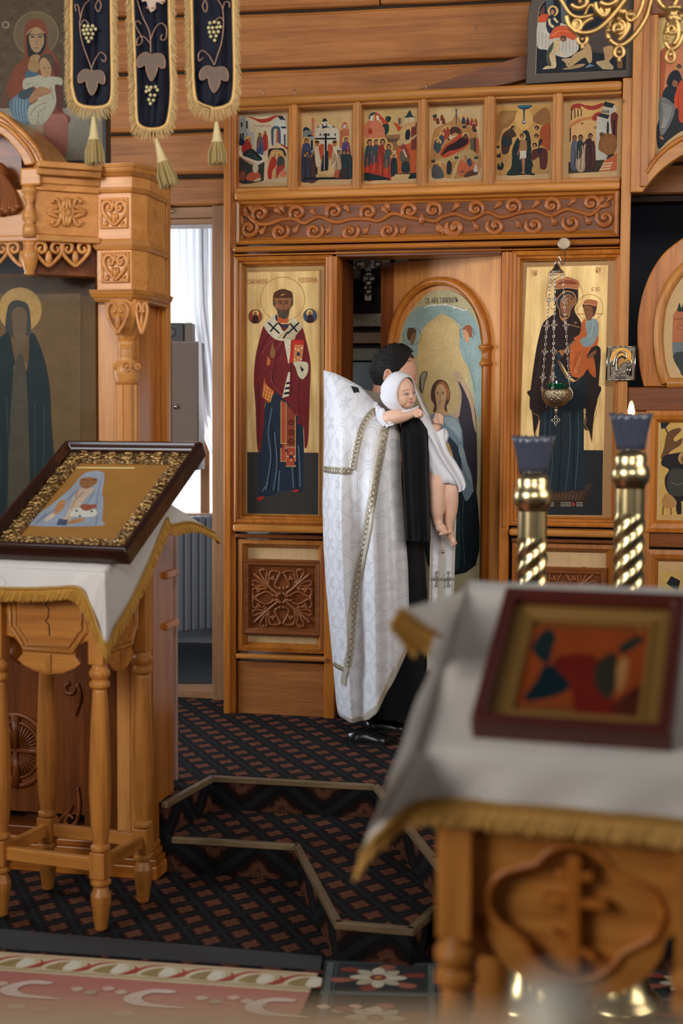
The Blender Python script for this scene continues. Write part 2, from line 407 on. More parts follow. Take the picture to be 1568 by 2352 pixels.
# ------------------------------------------------------------------ rugs
RG = Fr((0, 0, .010), (1, 0, 0), (0, 1, 0))
rug = thing('pink_rug', 'pink rug with cream scroll border at the bottom left', 'rug', RG, (-.6, 3.9, 0))
e0, e1 = Vector(RG.at(-200, 2172)), Vector(RG.at(730, 2235)); ev = (e1-e0).normalized(); en = Vector((ev.y, -ev.x, 0))
pile = NT('rug_pile'); _tc = pile.n('ShaderNodeNewGeometry'); _n = pile.n('ShaderNodeTexNoise', i_Vector=_tc.outputs['Position'], i_Scale=260.0)
pile.bump(_n.outputs[0], .5, .003); MT['rug_pink'] = pile.set(Base_Color=pile.mix(_n.outputs[0], lin((188, 112, 100)), lin((214, 140, 124))), Roughness=.95)
rb = [e0, e1, e1+en*1.6, e0+en*1.6]
MB(RG).prism([(p.x, p.y) for p in rb], -.010, 0).build('field', MT['rug_pink'], rug)
def rugp(s, t): p = e0+ev*s+en*t; return (p.x, p.y)
RL = (e1-e0).length
class Rp:
    def __init__(s): s.mb = MB(RG); s.c = .0003
    def poly(s, c, pts):
        s.c += .00006; n = len(pts); ar = sum(pts[i][0]*pts[(i+1) % n][1]-pts[(i+1) % n][0]*pts[i][1] for i in range(n))
        s.mb.add([(*p, s.c) for p in (pts if ar > 0 else pts[::-1])], [tuple(range(n))], lin(c))
    def st(s, c, *xy):
        s.poly(c, crom([rugp(*p) for p in zip(xy[::2], xy[1::2])], True, 4))
r = Rp()
r.poly((226, 206, 170), [rugp(0, .004), rugp(RL, .004), rugp(RL, .15), rugp(0, .15)])
r.poly((196, 160, 110), [rugp(0, .016), rugp(RL, .016), rugp(RL, .022), rugp(0, .022)])
r.poly((188, 150, 104), [rugp(0, .128), rugp(RL, .128), rugp(RL, .134), rugp(0, .134)])
k = -.02
while k < RL:
    r.st((190, 80, 66), k, .118, k+.05, .04, k+.11, .034, k+.06, .075)
    r.st((236, 222, 192), k+.035, .108, k+.06, .05, k+.12, .035, k+.155, .06, k+.15, .112, k+.09, .122)
    r.st((178, 150, 100), k+.05, .11, k+.075, .062, k+.115, .05, k+.12, .112)
    r.st((244, 236, 214), k+.105, .108, k+.11, .05, k+.14, .05, k+.142, .105)
    r.st((196, 92, 74), k+.135, .122, k+.17, .07, k+.16, .04, k+.19, .085)
    k += .152
for s0 in (.05, .42, .80, 1.16):
    r.st((238, 214, 200), s0, .27, s0+.06, .215, s0+.13, .215, s0+.12, .235, s0+.07, .24, s0+.045, .275, s0+.08, .31, s0+.2, .325, s0+.08, .335, s0+.01, .315)
    for i in range(5):
        a, b = s0+.2+.045*i, .25+.02*sin(i*2.1)
        r.st([(226, 200, 176), (196, 170, 140), (232, 190, 176)][i % 3], a, b, a+.02, b-.016, a+.04, b, a+.02, b+.018)
for i in range(16):
    a, b = .08*i, .42+.03*sin(i*1.7); r.st([(222, 190, 166), (200, 150, 120)][i % 2], a, b, a+.03, b-.02, a+.06, b, a+.03, b+.022)
r.mb.build('woven_pattern', paint_mat(), rug)
RF = Fr((0, 0, .014), yaw(3), Vector((sin(rad(3)), cos(rad(3)), 0)))
drug = thing('floral_rug', 'dark floral rug with cream and red blossoms at the foot of the steps', 'rug', RF, (.5, 4.1, 0))
c0 = RF.at(762, 2206); c1 = RF.at(700, 2292); fx0 = c0[0]-.02; by = c0[1]
MB(RF).box(fx0, fx0+1.9, by-.62, by, -.014, 0).build('field', plain('rug_dark_pile', lin((52, 54, 58)), .95, noise=.3, scale=250, bump=.4), drug)
rp = MB(RF); lay = [.0003]
def fs(c, pts):
    lay[0] += .00005; pts = crom(pts, True, 3); n = len(pts); ar = sum(pts[i][0]*pts[(i+1) % n][1]-pts[(i+1) % n][0]*pts[i][1] for i in range(n))
    rp.add([(*p, lay[0]) for p in (pts if ar > 0 else pts[::-1])], [tuple(range(n))], lin(c))
def band(c, a0, a1, b0, b1):
    lay[0] += .00005; rp.add([(a0, b0, lay[0]), (a1, b0, lay[0]), (a1, b1, lay[0]), (a0, b1, lay[0])], [(0, 1, 2, 3)], lin(c))
for i in range(6):
    x0 = fx0+.31*i
    band((104, 112, 110), x0+.008, x0+.028, by-.6, by-.012); band((84, 92, 92), x0, x0+.31, by-.022, by-.012); band((104, 112, 110), x0, x0+.31, by-.262, by-.238); band((84, 92, 92), x0+.034, x0+.04, by-.6, by-.02)
    for jy in (0, 1):
        cx, cy = x0+.168, by-.13-.29*jy
        for q in range(6):
            a = q*pi/3+.3
            fs([(150, 74, 66), (176, 108, 94)][q % 2], [(cx+.06*cos(a), cy+.05*sin(a)), (cx+.13*cos(a-.22), cy+.09*sin(a-.22)), (cx+.15*cos(a), cy+.105*sin(a)), (cx+.13*cos(a+.22), cy+.09*sin(a+.22))])
        for q in range(8):
            a = q*pi/4
            fs([(222, 212, 190), (204, 192, 164)][q % 2], [(cx+.01*cos(a), cy+.01*sin(a)), (cx+.06*cos(a-.35), cy+.055*sin(a-.35)), (cx+.088*cos(a), cy+.08*sin(a)), (cx+.06*cos(a+.35), cy+.055*sin(a+.35))])
        fs((140, 70, 60), [(cx+.026*cos(q), cy+.024*sin(q)) for q in (0, 1, 2, 3, 4, 5, 6)])
        fs((190, 140, 90), [(cx+.012*cos(q), cy+.012*sin(q)) for q in (0, 1, 2, 3, 4, 5)])
rp.build('woven_pattern', paint_mat(), drug)
# ------------------------------------------------------------------ log wall: one timber after another
wl = thing('wall_back', 'wall of squared timbers behind the icon screen', None, LW, (0, .26, 0), kind='structure')
def timber(x0, y0, x1, y1, c0=-.16, c1=0.0, seed=0):
    a0, bt, _ = LW.at(x0, y0); a1, bb, _ = LW.at(x1, y1)
    m = MB(LW); rows = []; n = 14; rr = random.Random(seed); hw = (bt-bb)/2; mid = (bt+bb)/2
    prof = [(-.5, -.16), (-.5, -.012), (-.485, -.004), (-.44, 0), (.44, 0), (.485, -.004), (.5, -.012), (.5, -.16)]
    for i in range(n+1):
        a = a0+(a1-a0)*i/n; j1 = rr.uniform(-.003, .003); j2 = rr.uniform(-.003, .003)
        rows.append([(a, mid+p*2*hw+(j1 if p > 0 else j2), c1+h*(1 if h > -.1 else 1)) for p, h in prof])
    m.grid(rows); return m.build('timber', W('x', 'log'), wl)
# timber courses above the screen (joint lines read at the left end of each course)
a_l, a_r = LW.at(388, 300)[0], 2.6
def course(yt, yb, al=None, ar=None, seed=0, x=600):
    bt = LW.at(x, yt)[1]-.004; bb = LW.at(x, yb)[1]+.004; m = MB(LW); rows = []; n = 16; rr = random.Random(seed)
    al = a_l if al is None else al; ar = a_r if ar is None else ar; hw = (bt-bb)/2; mid = (bt+bb)/2
    prof = [(-.5, -.16), (-.5, -.02), (-.485, -.008), (-.43, 0), (.43, 0), (.485, -.008), (.5, -.02), (.5, -.16)]
    for i in range(n+1):
        a = al+(ar-al)*i/n; j1 = rr.uniform(-.004, .004); j2 = rr.uniform(-.004, .004)
        rows.append([(a, mid+p*2*hw+(j1 if p > 0 else j2), h) for p, h in prof])
    m.grid(rows); m.add([rows[0][i] for i in range(8)], [tuple(range(7, -1, -1))]); m.add([rows[-1][i] for i in range(8)], [tuple(range(8))])
    return m.build('timber', W('x', 'log'), wl)
split = LW.at(872, 5)[0]
AL = -2.6
course(-130, 24, AL, split-.004, 1); course(-130, 24, split+.004, None, 8); course(-290, -130, AL, None, 9)
course(28, 156, AL, None, 2); course(160, 294, AL, None, 3); course(298, 398, AL, None, 4); course(402, 470, AL, None, 5)
# caulking seen in the joints
MB(LW).box(AL, a_r, LW.at(600, 480)[1], LW.at(600, -200)[1], -.16, -.035).build('caulking', plain('dark_oakum', lin((52, 36, 24)), .95, noise=.4, scale=60), wl)
br = MB(LW); br.add([(*br.fr.at(x, y, .03)[:2], c) for c in (-.0, .05) for x, y in ((945, 212), (1240, 118), (1240, 176), (1000, 232))], [(3, 2, 1, 0), (4, 5, 6, 7), (0, 1, 5, 4), (1, 2, 6, 5), (2, 3, 7, 6), (3, 0, 4, 7)])
tag(br.build('diagonal_brace', W('x', 'dark'), base=(LW.at(1000, 220)[0], LW.at(1000, 220)[1], 0)), 'slanting dark timber brace against the log wall above the icon row', 'timber brace')
for i, (x, y) in enumerate(((605, 213), (676, 212), (979, 200), (1124, 192), (1093, 66))):
    fr_ = LW if i == 4 else IC; cc_ = .0 if i == 4 else .02; p = fr_.at(x, y, cc_); m = MB(fr_).tube([(p[0], p[1]-.012, cc_), (p[0], p[1]+.008, cc_), (p[0]+.004, p[1]+.012, cc_+.005)], .0022)
    tag(m.build('small_nail', SILVER()), 'small bright nail on the log wall' if i == 4 else 'small bright nail sticking up from the top rail, %s from the left' % ('first second third fourth'.split()[i]), 'nail', 'nails above the icon row')
# opening to the side room
wj = thing('door_frame_side_room', 'weathered wooden frame of the opening beside the icon screen', None, LW, (0, .26, 0), kind='structure')
aj0, aj1 = LW.at(489, 800)[0], LW.at(520, 800)[0]; zt = LW.at(440, 474)[1]; zh = LW.at(440, 513)[1]
MB(LW).box(aj0, aj1+.06, .26, zt, -.2, .02).build('jamb', W('y', 'weathered'), wj, bevel=.004)
MB(LW).box(AL, aj0, zh+.03, zt, -.2, -.02).build('lintel', W('x', 'weathered'), wj, bevel=.004)
MB(LW).box(AL, aj0, zh, zh+.03, -.2, -.04).build('lintel_lip', W('x', 'weathered'), wj, bevel=.004)
MB(LW).box(-.6, aj0+.02, .2, .30, -.25, -.02).build('threshold', W('x', 'weathered'), wj, bevel=.006)
hk = LW.at(384, 480)
tag(MB(LW).box(hk[0]-.005, hk[0]+.016, hk[1]-.02, hk[1]+.02, 0, .006).tube([(hk[0], hk[1]-.004, .006), (hk[0]+.02, hk[1]-.014, .02), (hk[0]+.04, hk[1]-.018, .02)], .003).build('door_hook', SILVER()), 'small steel hook and plate beside the opening lintel', 'hook')
# side room: walls, floor, window
SR = Fr((-1.05, 8.9, 0), yaw(4))
whit = plain('limewashed_wall', lin((176, 176, 182)), .8, noise=.05, scale=5)
MB(SR).box(-1.6, 1.0, 0, 3.6, -.1, 0).build('wall_side_room', whit, kind='structure')
MB(GR).box(-2.6, .3, 7.5, 8.95, Z2, Z2+.045).build('floor_side_room', plain('marbled_lino', lin((34, 37, 39)), .35, noise=.8, scale=14), kind='structure')
MB(Fr((-.32, 8.3, 0), yaw(95))).box(-.7, .75, Z2, 2.9, -.1, 0).build('wall_side_room_partition', whit, kind='structure')
win = thing('window_1', 'bright side room window with white curtain', None, SR, (0, 1, 0), kind='structure')
gl = NT('daylit_window_glass'); gl.set(Base_Color=(.9, .93, 1.0), Emission_Color=(.86, .92, 1.0), Emission_Strength=2.4, Roughness=.2); MT['daylight'] = gl.m
w0, w1 = SR.at(340, 480, .02), SR.at(560, 1178, .02)
MB(SR).box(w0[0], w1[0], w1[1], w0[1]+.15, .005, .012).build('pane', MT['daylight'], win)
f0 = SR.at(459, 900, .03)[0]
MB(SR).box(f0, f0+.06, w1[1], w0[1]+.1, .0, .03).build('window_frame', W('y', 'weathered'), win, bevel=.006)
MB(SR).box(w0[0]-.1, f0+.22, w1[1]-.07, w1[1], .0, .17).build('window_sill', W('x', 'weathered'), win, bevel=.008)
# curtain
cur = MB(SR); rows = []
L = [(505, 408), (600, 410), (700, 416), (760, 428), (840, 445), (940, 456), (1010, 470), (1050, 486), (1100, 484), (1160, 488), (1172, 490)]
for y, xl in L:
    row = []
    for j in range(41):
        x = xl+(540-xl)*j/40; row.append(SR.at(x, y, .068+.018*sin(j*1.05+y*.004)+.008*sin(j*2.3)))
    rows.append(row)
cs = NT('white_voile'); cs.set(Base_Color=(.84, .84, .86), Roughness=.8, Transmission_Weight=0.0, Subsurface_Weight=0.0)
tr = cs.n('ShaderNodeBsdfTranslucent', i_Color=(.9, .9, .92, 1)); mx = cs.n('ShaderNodeMixShader', i_Fac=.55)
cs.l(cs.b.outputs[0], mx.inputs[1]); cs.l(tr.outputs[0], mx.inputs[2]); cs.l(mx.outputs[0], cs.t.nodes['Material Output'].inputs[0]); MT['voile'] = cs.m
tag(cur.grid(rows).build('window_curtain', cs.m, smooth=True), 'white gathered curtain hanging at the side room window', 'curtain')
# cupboard and box on it, radiator
cb = thing('wall_cupboard', 'brown cupboard with round knobs before the side room window', 'cupboard', SR, (*SR.at(400, 1085, .3)[:2], .3))
p0, p1 = SR.at(370, 784, .32), SR.at(456, 1080, .32)
MB(SR).box(p0[0]-.25, p1[0], p1[1], p0[1], .10, .32).build('carcass', plain('brown_laminate', lin((116, 92, 76)), .5, noise=.1, scale=30), cb, bevel=.004)
sp = SR.at(394, 900, .325)[0]
for nm, xa, xb in (('door', p0[0]-.24, sp-.002), ('door', sp+.002, p1[0]-.004)):
    d = MB(SR).box(xa, xb, p1[1]+.006, p0[1]-.006, .32, .336).build(nm, plain('brown_laminate_door', lin((124, 98, 80)), .45, noise=.08, scale=30), cb, bevel=.003)
    kx = sp-.03 if nm == 'door' and xb < sp else sp+.03
    q = SR.at(392, 934, .336)
    MB(SR).lathe([(.004, 0), (.004, .012), (.013, .016), (.015, .022), (.009, .028), (.001, .029)], (kx, q[1], .336), ax=2, k=12).build('knob', SILVER(), d, smooth=True)
b0, b1 = SR.at(378, 741, .25), SR.at(440, 786, .25)
bx = thing('cassette_player', 'dark box with a paler end standing on the brown cupboard', 'box', SR, (b0[0], p0[1], .2))
MB(SR).box(b0[0]-.12, SR.at(422, 760, .25)[0], p0[1], b0[1], .12, .25).build('body', plain('black_plastic', lin((46, 42, 40)), .4), bx, bevel=.006)
MB(SR).box(SR.at(422, 760, .25)[0], b1[0], p0[1], b0[1], .12, .24).build('end_panel', plain('grey_brown_plastic', lin((132, 116, 98)), .5), bx, bevel=.006)
MB(SR).lathe([(.03, 0), (.03, .004), (.024, .006), (.02, .002)], (SR.at(393, 763, .25)[0], SR.at(393, 763, .25)[1], .25), ax=2, k=16).build('dial', plain('dial_grey', lin((86, 80, 76)), .4), bx)
RD = Fr((-1.0, 8.55, 0), yaw(-38))
rd = thing('radiator', 'grey ribbed radiator standing in the side room', 'radiator', RD, (0, .5, 0))
zr0, zr1 = .42, 1.12
for i in range(14):
    MB(RD).box(-.36+i*.052, -.36+i*.052+.046, zr0, zr1, -.05, .02).build('fin', plain('grey_enamel', lin((128, 130, 134)), .5), rd, bevel=.012)
MB(RD).box(-.36, .37, zr1-.05, zr1-.02, -.045, .0).build('top_pipe', plain('grey_enamel', lin((128, 130, 134)), .5), rd, bevel=.008)
# dark chamber behind the royal doors
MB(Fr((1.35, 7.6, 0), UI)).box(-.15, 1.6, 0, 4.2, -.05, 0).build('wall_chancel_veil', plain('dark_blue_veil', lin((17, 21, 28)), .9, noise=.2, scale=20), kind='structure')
# ================================================================== icon screen
ic = thing('icon_screen', 'tall honey pine icon screen with carved frieze and panels', 'icon screen', IC, (0, .26, 0))
def ipart(name, x0, y0, x1, y1, c0, c1, wd='pine', ax='x', bev=.005, ref=None):
    return MB(IC).pbox(x0, y0, x1, y1, c0, c1, ref).build(name, W(ax, wd), ic, bevel=bev)
def vpost(name, xa, xb, yref, zt, z0, c0, c1, wd='honey', bev=.005):
    a0, a1 = IC.at(xa, yref, c1)[0], IC.at(xb, yref, c1)[0]
    return MB(IC).box(a0, a1, z0, zt, c0, c1).build(name, W('y', wd), ic, bevel=bev)
top = IC.at(535, 223, .06)[1]
vpost('post', 513, 529, 700, top+.01, Z2, -.05, .055); vpost('post_fillet', 529, 541, 700, top-.02, Z2, -.05, .03)
vpost('post', 1428, 1451, 300, IC.at(1440, 178, .07)[1], Z2, -.05, .07, 'pine')
ipart('rail', 536, 223, 1428, 206, -.05, .075, ax='x', bev=.014); ipart('rail_bead', 540, 242, 1428, 216, -.05, .045, bev=.006)
ipart('rail', 537, 440, 1424, 434, -.05, .065, bev=.012); ipart('rail_bead', 540, 432, 1424, 423, -.05, .035)
ipart('rail', 533, 566, 1424, 560, -.05, .075, 'honey', bev=.012); ipart('rail_bead', 537, 584, 1424, 570, -.05, .045, 'honey')
for xa, xb in ((662, 683), (809, 829), (959, 980), (1110, 1136), (1268, 1291)):
    m = vpost('mullion', xa, xb, 330, IC.at(800, 236, .04)[1], IC.at(800, 436, .04)[1], -.05, .05, 'pine', .004)
    a0, a1 = IC.at(xa, 330, .05)[0], IC.at(xb, 330, .05)[0]
    MB(IC).box(a0+.016, a1-.006, IC.at(800, 436, .04)[1], IC.at(800, 236, .04)[1], .05, .058).build('ridge', W('y', 'pine'), m, bevel=.003)
MB(IC).box(0.01, IC.at(1440, 300)[0], Z2, top-.02, -.075, -.055) .build('back_board', W('x', 'dark'), ic) if False else None
# backing behind the icon row and frieze
ipart('back_board', 541, 246, 1424, 425, -.075, -.05, 'dark'); ipart('back_board', 541, 458, 1424, 545, -.075, -.03, 'dark')
# carved frieze
fz = ipart('frieze_board', 543, 463, 1420, 541, -.03, .004, 'dark')
pr = MB(IC); pr.pframe(541, 460, 1421, 544, [(0, .03), (.008, .034), (.02, .03), (.026, .012), (.034, .008), (.034, .004)], .02); pr.build('frieze_moulding', W('x', 'honey'), ic)
carve = W('x', 'honey'); cmat = wood('wood_carved', lin((176, 104, 50)), lin((126, 66, 28)), 0, .28)
ZA = (500, 180, 2.8); ZB = (1000, 180, 2.76)
def za(x, y, z): return (z[0]+x/z[2], z[1]+y/z[2])
vine = MB(IC)
stem = [za(*p, ZA) for p in ((185, 870), (250, 930), (330, 935), (420, 905), (500, 905), (560, 930), (650, 890), (760, 925), (860, 905), (960, 905), (1040, 915), (1130, 870), (1230, 895), (1312, 905))] + \
       [za(*p, ZB) for p in ((0, 905), (40, 880), (130, 860), (230, 890), (330, 850), (420, 880), (540, 850), (640, 840), (730, 870), (830, 830), (920, 850), (990, 860), (1060, 800))]
vine.ptube(stem, .0105, .008, k=8, sub=5)
SPA = [(275, 870, 1, 0), (200, 965, 0, 1), (400, 985, 0, 1), (515, 865, 1, 0), (620, 980, 0, 1), (750, 855, 1, 0), (850, 985, 0, 1), (970, 860, 1, 0), (1095, 980, 0, 1), (1235, 850, 1, 0), (1385, 845, 1, 1), (1520, 965, 0, 0)]
SPB = [(125, 940, 0, 0), (255, 825, 1, 1), (380, 935, 0, 0), (490, 810, 1, 1), (625, 930, 0, 0), (735, 805, 1, 1), (860, 915, 0, 0), (985, 790, 1, 1), (1075, 885, 0, 0)]
for lst, z, sc in ((SPA, ZA, 2.8), (SPB, ZB, 2.76)):
    for x, y, upw, lf in lst:
        cx, cy = za(x, y, z); d = 1 if lf == 0 else -1
        if upw: pts = spiral(cx, cy, 19, 4, (pi*.75 if d > 0 else pi*.25), 1.25*d)
        else: pts = spiral(cx, cy, 21, 4, (-pi*.5-.9*d if True else 0), -1.3*d if d < 0 else 1.3*d*-1)
        vine.ptube(pts, [.009, .0135, .012, .010, .008], .010, k=8, spl=False)
        q = IC.at(cx, cy, .010); vine.ell((q[0], q[1], .012), (.011, .011, .012))
LEA = [za(x, y, ZA)+(a,) for x, y, a in ((185, 860, 2.3), (220, 850, 1.9), (195, 885, 2.6), (400, 865, 2.4), (420, 850, 2.0), (625, 870, 2.4), (840, 850, 2.2), (1100, 840, 1.9), (300, 965, -2.2), (515, 955, -2.2), (725, 955, -2.1), (965, 960, -2.2), (1205, 960, -2.2), (1085, 860, 2.3), (1520, 840, .9), (1410, 955, -.9), (1430, 970, -.6))] + \
      [za(x, y, ZB)+(a,) for x, y, a in ((120, 825, .8), (385, 815, .8), (625, 810, .8), (855, 795, .8), (1040, 790, 1.1), (1095, 770, .8), (1060, 815, .5), (20, 930, -1.0), (245, 920, -1.0), (515, 905, -1.0), (740, 890, -1.0), (955, 885, -1.0))]
for x, y, a in LEA:
    q = IC.at(x, y, .008)
    for da, ln in ((-.35, .024), (0, .03), (.35, .024)): vine.ell((q[0]+.012*cos(a+da), q[1]+.012*sin(a+da), .009), (ln, .0075, .010), k=8, m=6, rot=a+da)
q = IC.at(*za(1312, 905, ZA), .01); vine.ell((q[0], q[1], .012), (.015, .026, .014))
vine.build('carved_vine', cmat, fz, smooth=True)
# icon bays
def bay(x0, y0, x1, y1, pan=True):
    m = MB(IC); m.pframe(x0, y0, x1, y1, [(0, -.03), (0, .045), (.009, .05), (.019, .046), (.023, .03), (.033, .026), (.038, .008), (.043, .002), (.043, -.03)], .045)
    m.build('bay_moulding', W('y', 'honey'), ic)
bay(537, 590, 760, 1206); bay(1176, 577, 1424, 1212)
vpost('stile', 747, 773, 700, IC.at(760, 588, .05)[1], Z2, -.30, .05, 'honey'); vpost('stile_ridge', 756, 764, 700, IC.at(760, 588, .05)[1], IC.at(760, 1206, .05)[1], .05, .06, 'honey', .004)
vpost('stile', 1151, 1174, 700, IC.at(1160, 578, .05)[1], Z2, -.10, .05, 'honey'); vpost('stile_ridge', 1159, 1167, 700, IC.at(1160, 578, .05)[1], IC.at(1160, 1212, .05)[1], .05, .06, 'honey', .004)
a0, a1 = IC.at(773, 700, 0)[0], IC.at(1151, 700, 0)[0]
MB(IC).box(a0, a1, IC.at(900, 590, 0)[1], IC.at(900, 572, 0)[1], -.12, .03).build('door_head', W('x', 'dark'), ic, bevel=.004)
MB(IC).box(a0-.02, a0+.012, Z2, IC.at(900, 590, 0)[1], -.34, -.06).build('jamb', W('y', 'dark'), ic, bevel=.004)
ipart('sill_rail', 533, 1204, 748, 1226, -.05, .095, bev=.012); ipart('sill_bead', 540, 1226, 748, 1240, -.05, .055, 'dark')
ipart('sill_rail', 1168, 1214, 1412, 1236, -.05, .095, bev=.012); ipart('sill_bead', 1174, 1236, 1412, 1250, -.05, .055, 'dark')
# lower carved panels
def lower(x0, y0, x1, y1, px, fp):
    m = MB(IC); m.pframe(x0, y0, x1, y1, [(0, -.03), (0, .03), (.02, .036), (.03, .02), (.04, .004), (.04, -.03)], .03); m.build('panel_moulding', W('y', 'honey'), ic)
    ipart('ply_panel', x0+6, y0+6, x1-6, y1-6, -.04, -.005, 'pale', 'y')
    X0, Y0, X1, Y1 = px
    f = MB(IC); f.pframe(X0, Y0, X1, Y1, [(0, -.005), (0, .028), (.008, .033), (.016, .03), (.028, .028), (.036, .006)], .02)
    cp = f.build('carved_panel', cmat_d, ic)
    MB(IC).pbox(X0+4, Y0+4, X1-4, Y1-4, -.004, .007).build('panel_field', W('x', 'dark'), cp)
    c = MB(IC); mx, my = (X0+X1)/2, (Y0+Y1)/2+1; k = (X1-X0)/179
    for sx in (-1, 1):
        for sy in (-1, 1):
            T = lambda pts: [(mx+sx*k*u, my+sy*k*v) for u, v in pts]
            c.ptube(T([(5, 5), (30, 26), (62, 54)]), [.007, .008, .008], .012)
            c.ptube(T([(30, 26), (50, 58), (42, 68), (34, 60), (36, 44), (28, 26)]), .0055, .012)
            c.ptube(T([(34, 28), (62, 40), (68, 34), (60, 27), (44, 28), (34, 22)]), .0055, .012)
            c.ptube(T([(30, 28), (28, 58), (14, 62), (4, 58), (10, 46), (16, 30), (8, 22), (4, 26)]), [.006, .0065, .006, .005], .012)
            c.ptube(T([(36, 20), (64, 22), (68, 10), (62, 2), (52, 8), (38, 14), (24, 10), (20, 4)]), [.006, .0065, .006, .005], .012)
            for u, v in ((20, 48), (24, 44), (18, 43), (54, 15), (50, 19), (56, 20), (8, 8), (4, 10), (10, 4), (62, 54), (4, 22), (20, 6), (4, 58), (66, 2), (14, 5), (66, 30), (42, 64)):
                q = IC.at(mx+sx*k*u, my+sy*k*v, .012); c.ell((q[0], q[1], .013), (.0085, .0085, .009), 8, 5)
    c.build('carved_tracery', cmat_d, cp, smooth=True)
cmat_d = wood('wood_carved_dark', lin((150, 88, 46)), lin((100, 54, 26)), 0, .26)
lower(547, 1238, 745, 1502, (558, 1283, 737, 1462), 1)
lower(1176, 1246, 1408, 1480, (1196, 1300, 1392, 1455), 1)
ipart('lower_sill', 541, 1502, 750, 1521, -.05, .06, 'pine', bev=.006)
a0, a1 = IC.at(545, 1560, .03)[0], IC.at(748, 1560, .03)[0]
MB(IC).box(a0, a1, Z2, IC.at(600, 1521, .03)[1], -.05, .02).build('skirting_board', W('x', 'log'), ic, bevel=.003)
a0, a1 = IC.at(1174, 1560, .03)[0], IC.at(1412, 1560, .03)[0]
MB(IC).box(a0, a1, Z2, IC.at(1300, 1490, .03)[1], -.05, .02).build('skirting_board', W('x', 'log'), ic, bevel=.003)
# knots on boards are carried by the wood; ---------------------------- royal doors and the bay above them
rd_ = thing('royal_door', 'rounded pine royal door with oval icon at the right edge', 'door', IC, (IC.at(1500, 1400)[0], .26, 0))
def arcpx(cx, cy, rx, ry, t0, t1, n=24): return [(cx+rx*cos(t0+(t1-t0)*i/n), cy+ry*sin(t0+(t1-t0)*i/n)) for i in range(n+1)]
outer = crom([(1478, 888), (1467, 840), (1463, 770), (1466, 720), (1476, 672), (1496, 622), (1525, 580), (1568, 546), (1640, 500), (1760, 470)], False, 5)
MB(IC).pprism(outer+[(1760, 888)], .0, .045).build('leaf_board', W('y', 'honey'), rd_, bevel=.006)
ova = crom([(1530, 880), (1518, 845), (1511, 790), (1513, 735), (1522, 690), (1542, 650), (1575, 612), (1640, 570), (1740, 545)], False, 5)
om = MB(IC); om.ptube(ova, .024, .05, k=8, spl=False, flat=.8); q0, q1 = IC.at(1530, 880, .05), IC.at(1760, 880, .05); om.tube([q0, q1], .024, 8); om.build('oval_moulding', W('y', 'pine'), rd_, smooth=True)
MB(IC).pbox(1440, 889, 1760, 945, .0, .05).build('rail', W('x', 'dark'), rd_, bevel=.006)
for y0, y1 in ((943, 1222), (1262, 1500)):
    pm = MB(IC); a0, b1, _ = IC.at(1484, y0, .05); _, b0, _ = IC.at(1484, y1, .05); pm.frame(a0, a0+.62, b0, b1, [(0, 0), (0, .05), (.02, .055), (.04, .05), (.055, .03), (.055, .0)]); pm.build('panel_moulding', W('y', 'honey'), rd_)
MB(IC).pbox(1478, 1222, 1760, 1262, .0, .03).build('rail', W('x', 'dark'), rd_, bevel=.004)
MB(IC).pbox(1440, 945, 1484, 1600, -.02, .04).build('stile', W('y', 'pine'), rd_, bevel=.004)
cb_ = thing('icon_screen_centre_bay', 'pine corner bay above the royal door framing a spandrel icon', 'icon screen bay', IC, (IC.at(1480, 440)[0], IC.at(1480, 440)[1], 0))
MB(IC).pbox(1456, -60, 1478, 441, .02, .085).build('pilaster', W('y', 'pine'), cb_, bevel=.006)
MB(IC).pbox(1478, -60, 1487, 428, .02, .098).build('pilaster_fillet', W('y', 'honey'), cb_, bevel=.004)
MB(IC).pbox(1487, -60, 1505, 410, .02, .07).build('pilaster_moulding', W('y', 'pine'), cb_, bevel=.008)
MB(IC).pbox(1495, -80, 1720, 22, .02, .075).build('head_rail', W('x', 'dark'), cb_, bevel=.006)
arcA = crom([(1476, 440), (1510, 398), (1545, 370), (1580, 350), (1640, 325), (1720, 305)], False, 5); arcB = crom([(1476, 400), (1500, 372), (1535, 342), (1570, 322), (1640, 296), (1720, 276)], False, 5)
MB(IC).pprism(arcA+arcB[::-1], .02, .095).build('arch_moulding', W('x', 'pine'), cb_, bevel=.006)
arcC = crom([(1484, 398), (1504, 368), (1535, 338), (1570, 316), (1640, 290), (1720, 270)], False, 5)
MB(IC).ptube(arcC, .012, .09, k=8, spl=False).build('arch_bead', W('x', 'honey'), cb_, smooth=True)
# ------------------------------------------------------------------ deacon door standing ajar, with its arched icon
hx = IC.w((IC.at(1150, 700, -.04)[0], 0, -.04)); DR = Fr((hx.x, hx.y, 0), yaw(36.4))
dr = thing('door_1', 'open deacon door with an arched angel icon behind the priest', None, DR, (0, .26, 0), kind='structure')
dt = DR.at(1149, 583)[1]; dl = DR.at(875, 700)[0]
MB(DR).box(dl, 0, Z2+.01, dt, -.04, 0).build('leaf', W('y', 'kiot'), dr, bevel=.004)
s1 = DR.at(905, 700)[0]
MB(DR).box(dl, s1, Z2+.01, dt, .0, .004).build('stile', W('y', 'dark'), dr, bevel=.002)
s2 = DR.at(1116, 900)[0]; s3 = DR.at(1122, 900)[0]
def arch_px(x0, x1, ys, ya, n=20):
    a0, b0, _ = DR.at(x0, ys); a1, b1, _ = DR.at(x1, ys); _, bt, _ = DR.at((x0+x1)/2+4, ya); cx = (a0+a1)/2; rx = (a1-a0)/2; by_ = min(b0, b1); ry = bt-by_
    return [(cx-rx*cos(pi*i/n), by_+ry*sin(pi*i/n)) for i in range(n+1)], (a0, a1, by_)
ao, inf = arch_px(899, 1121, 800, 645)
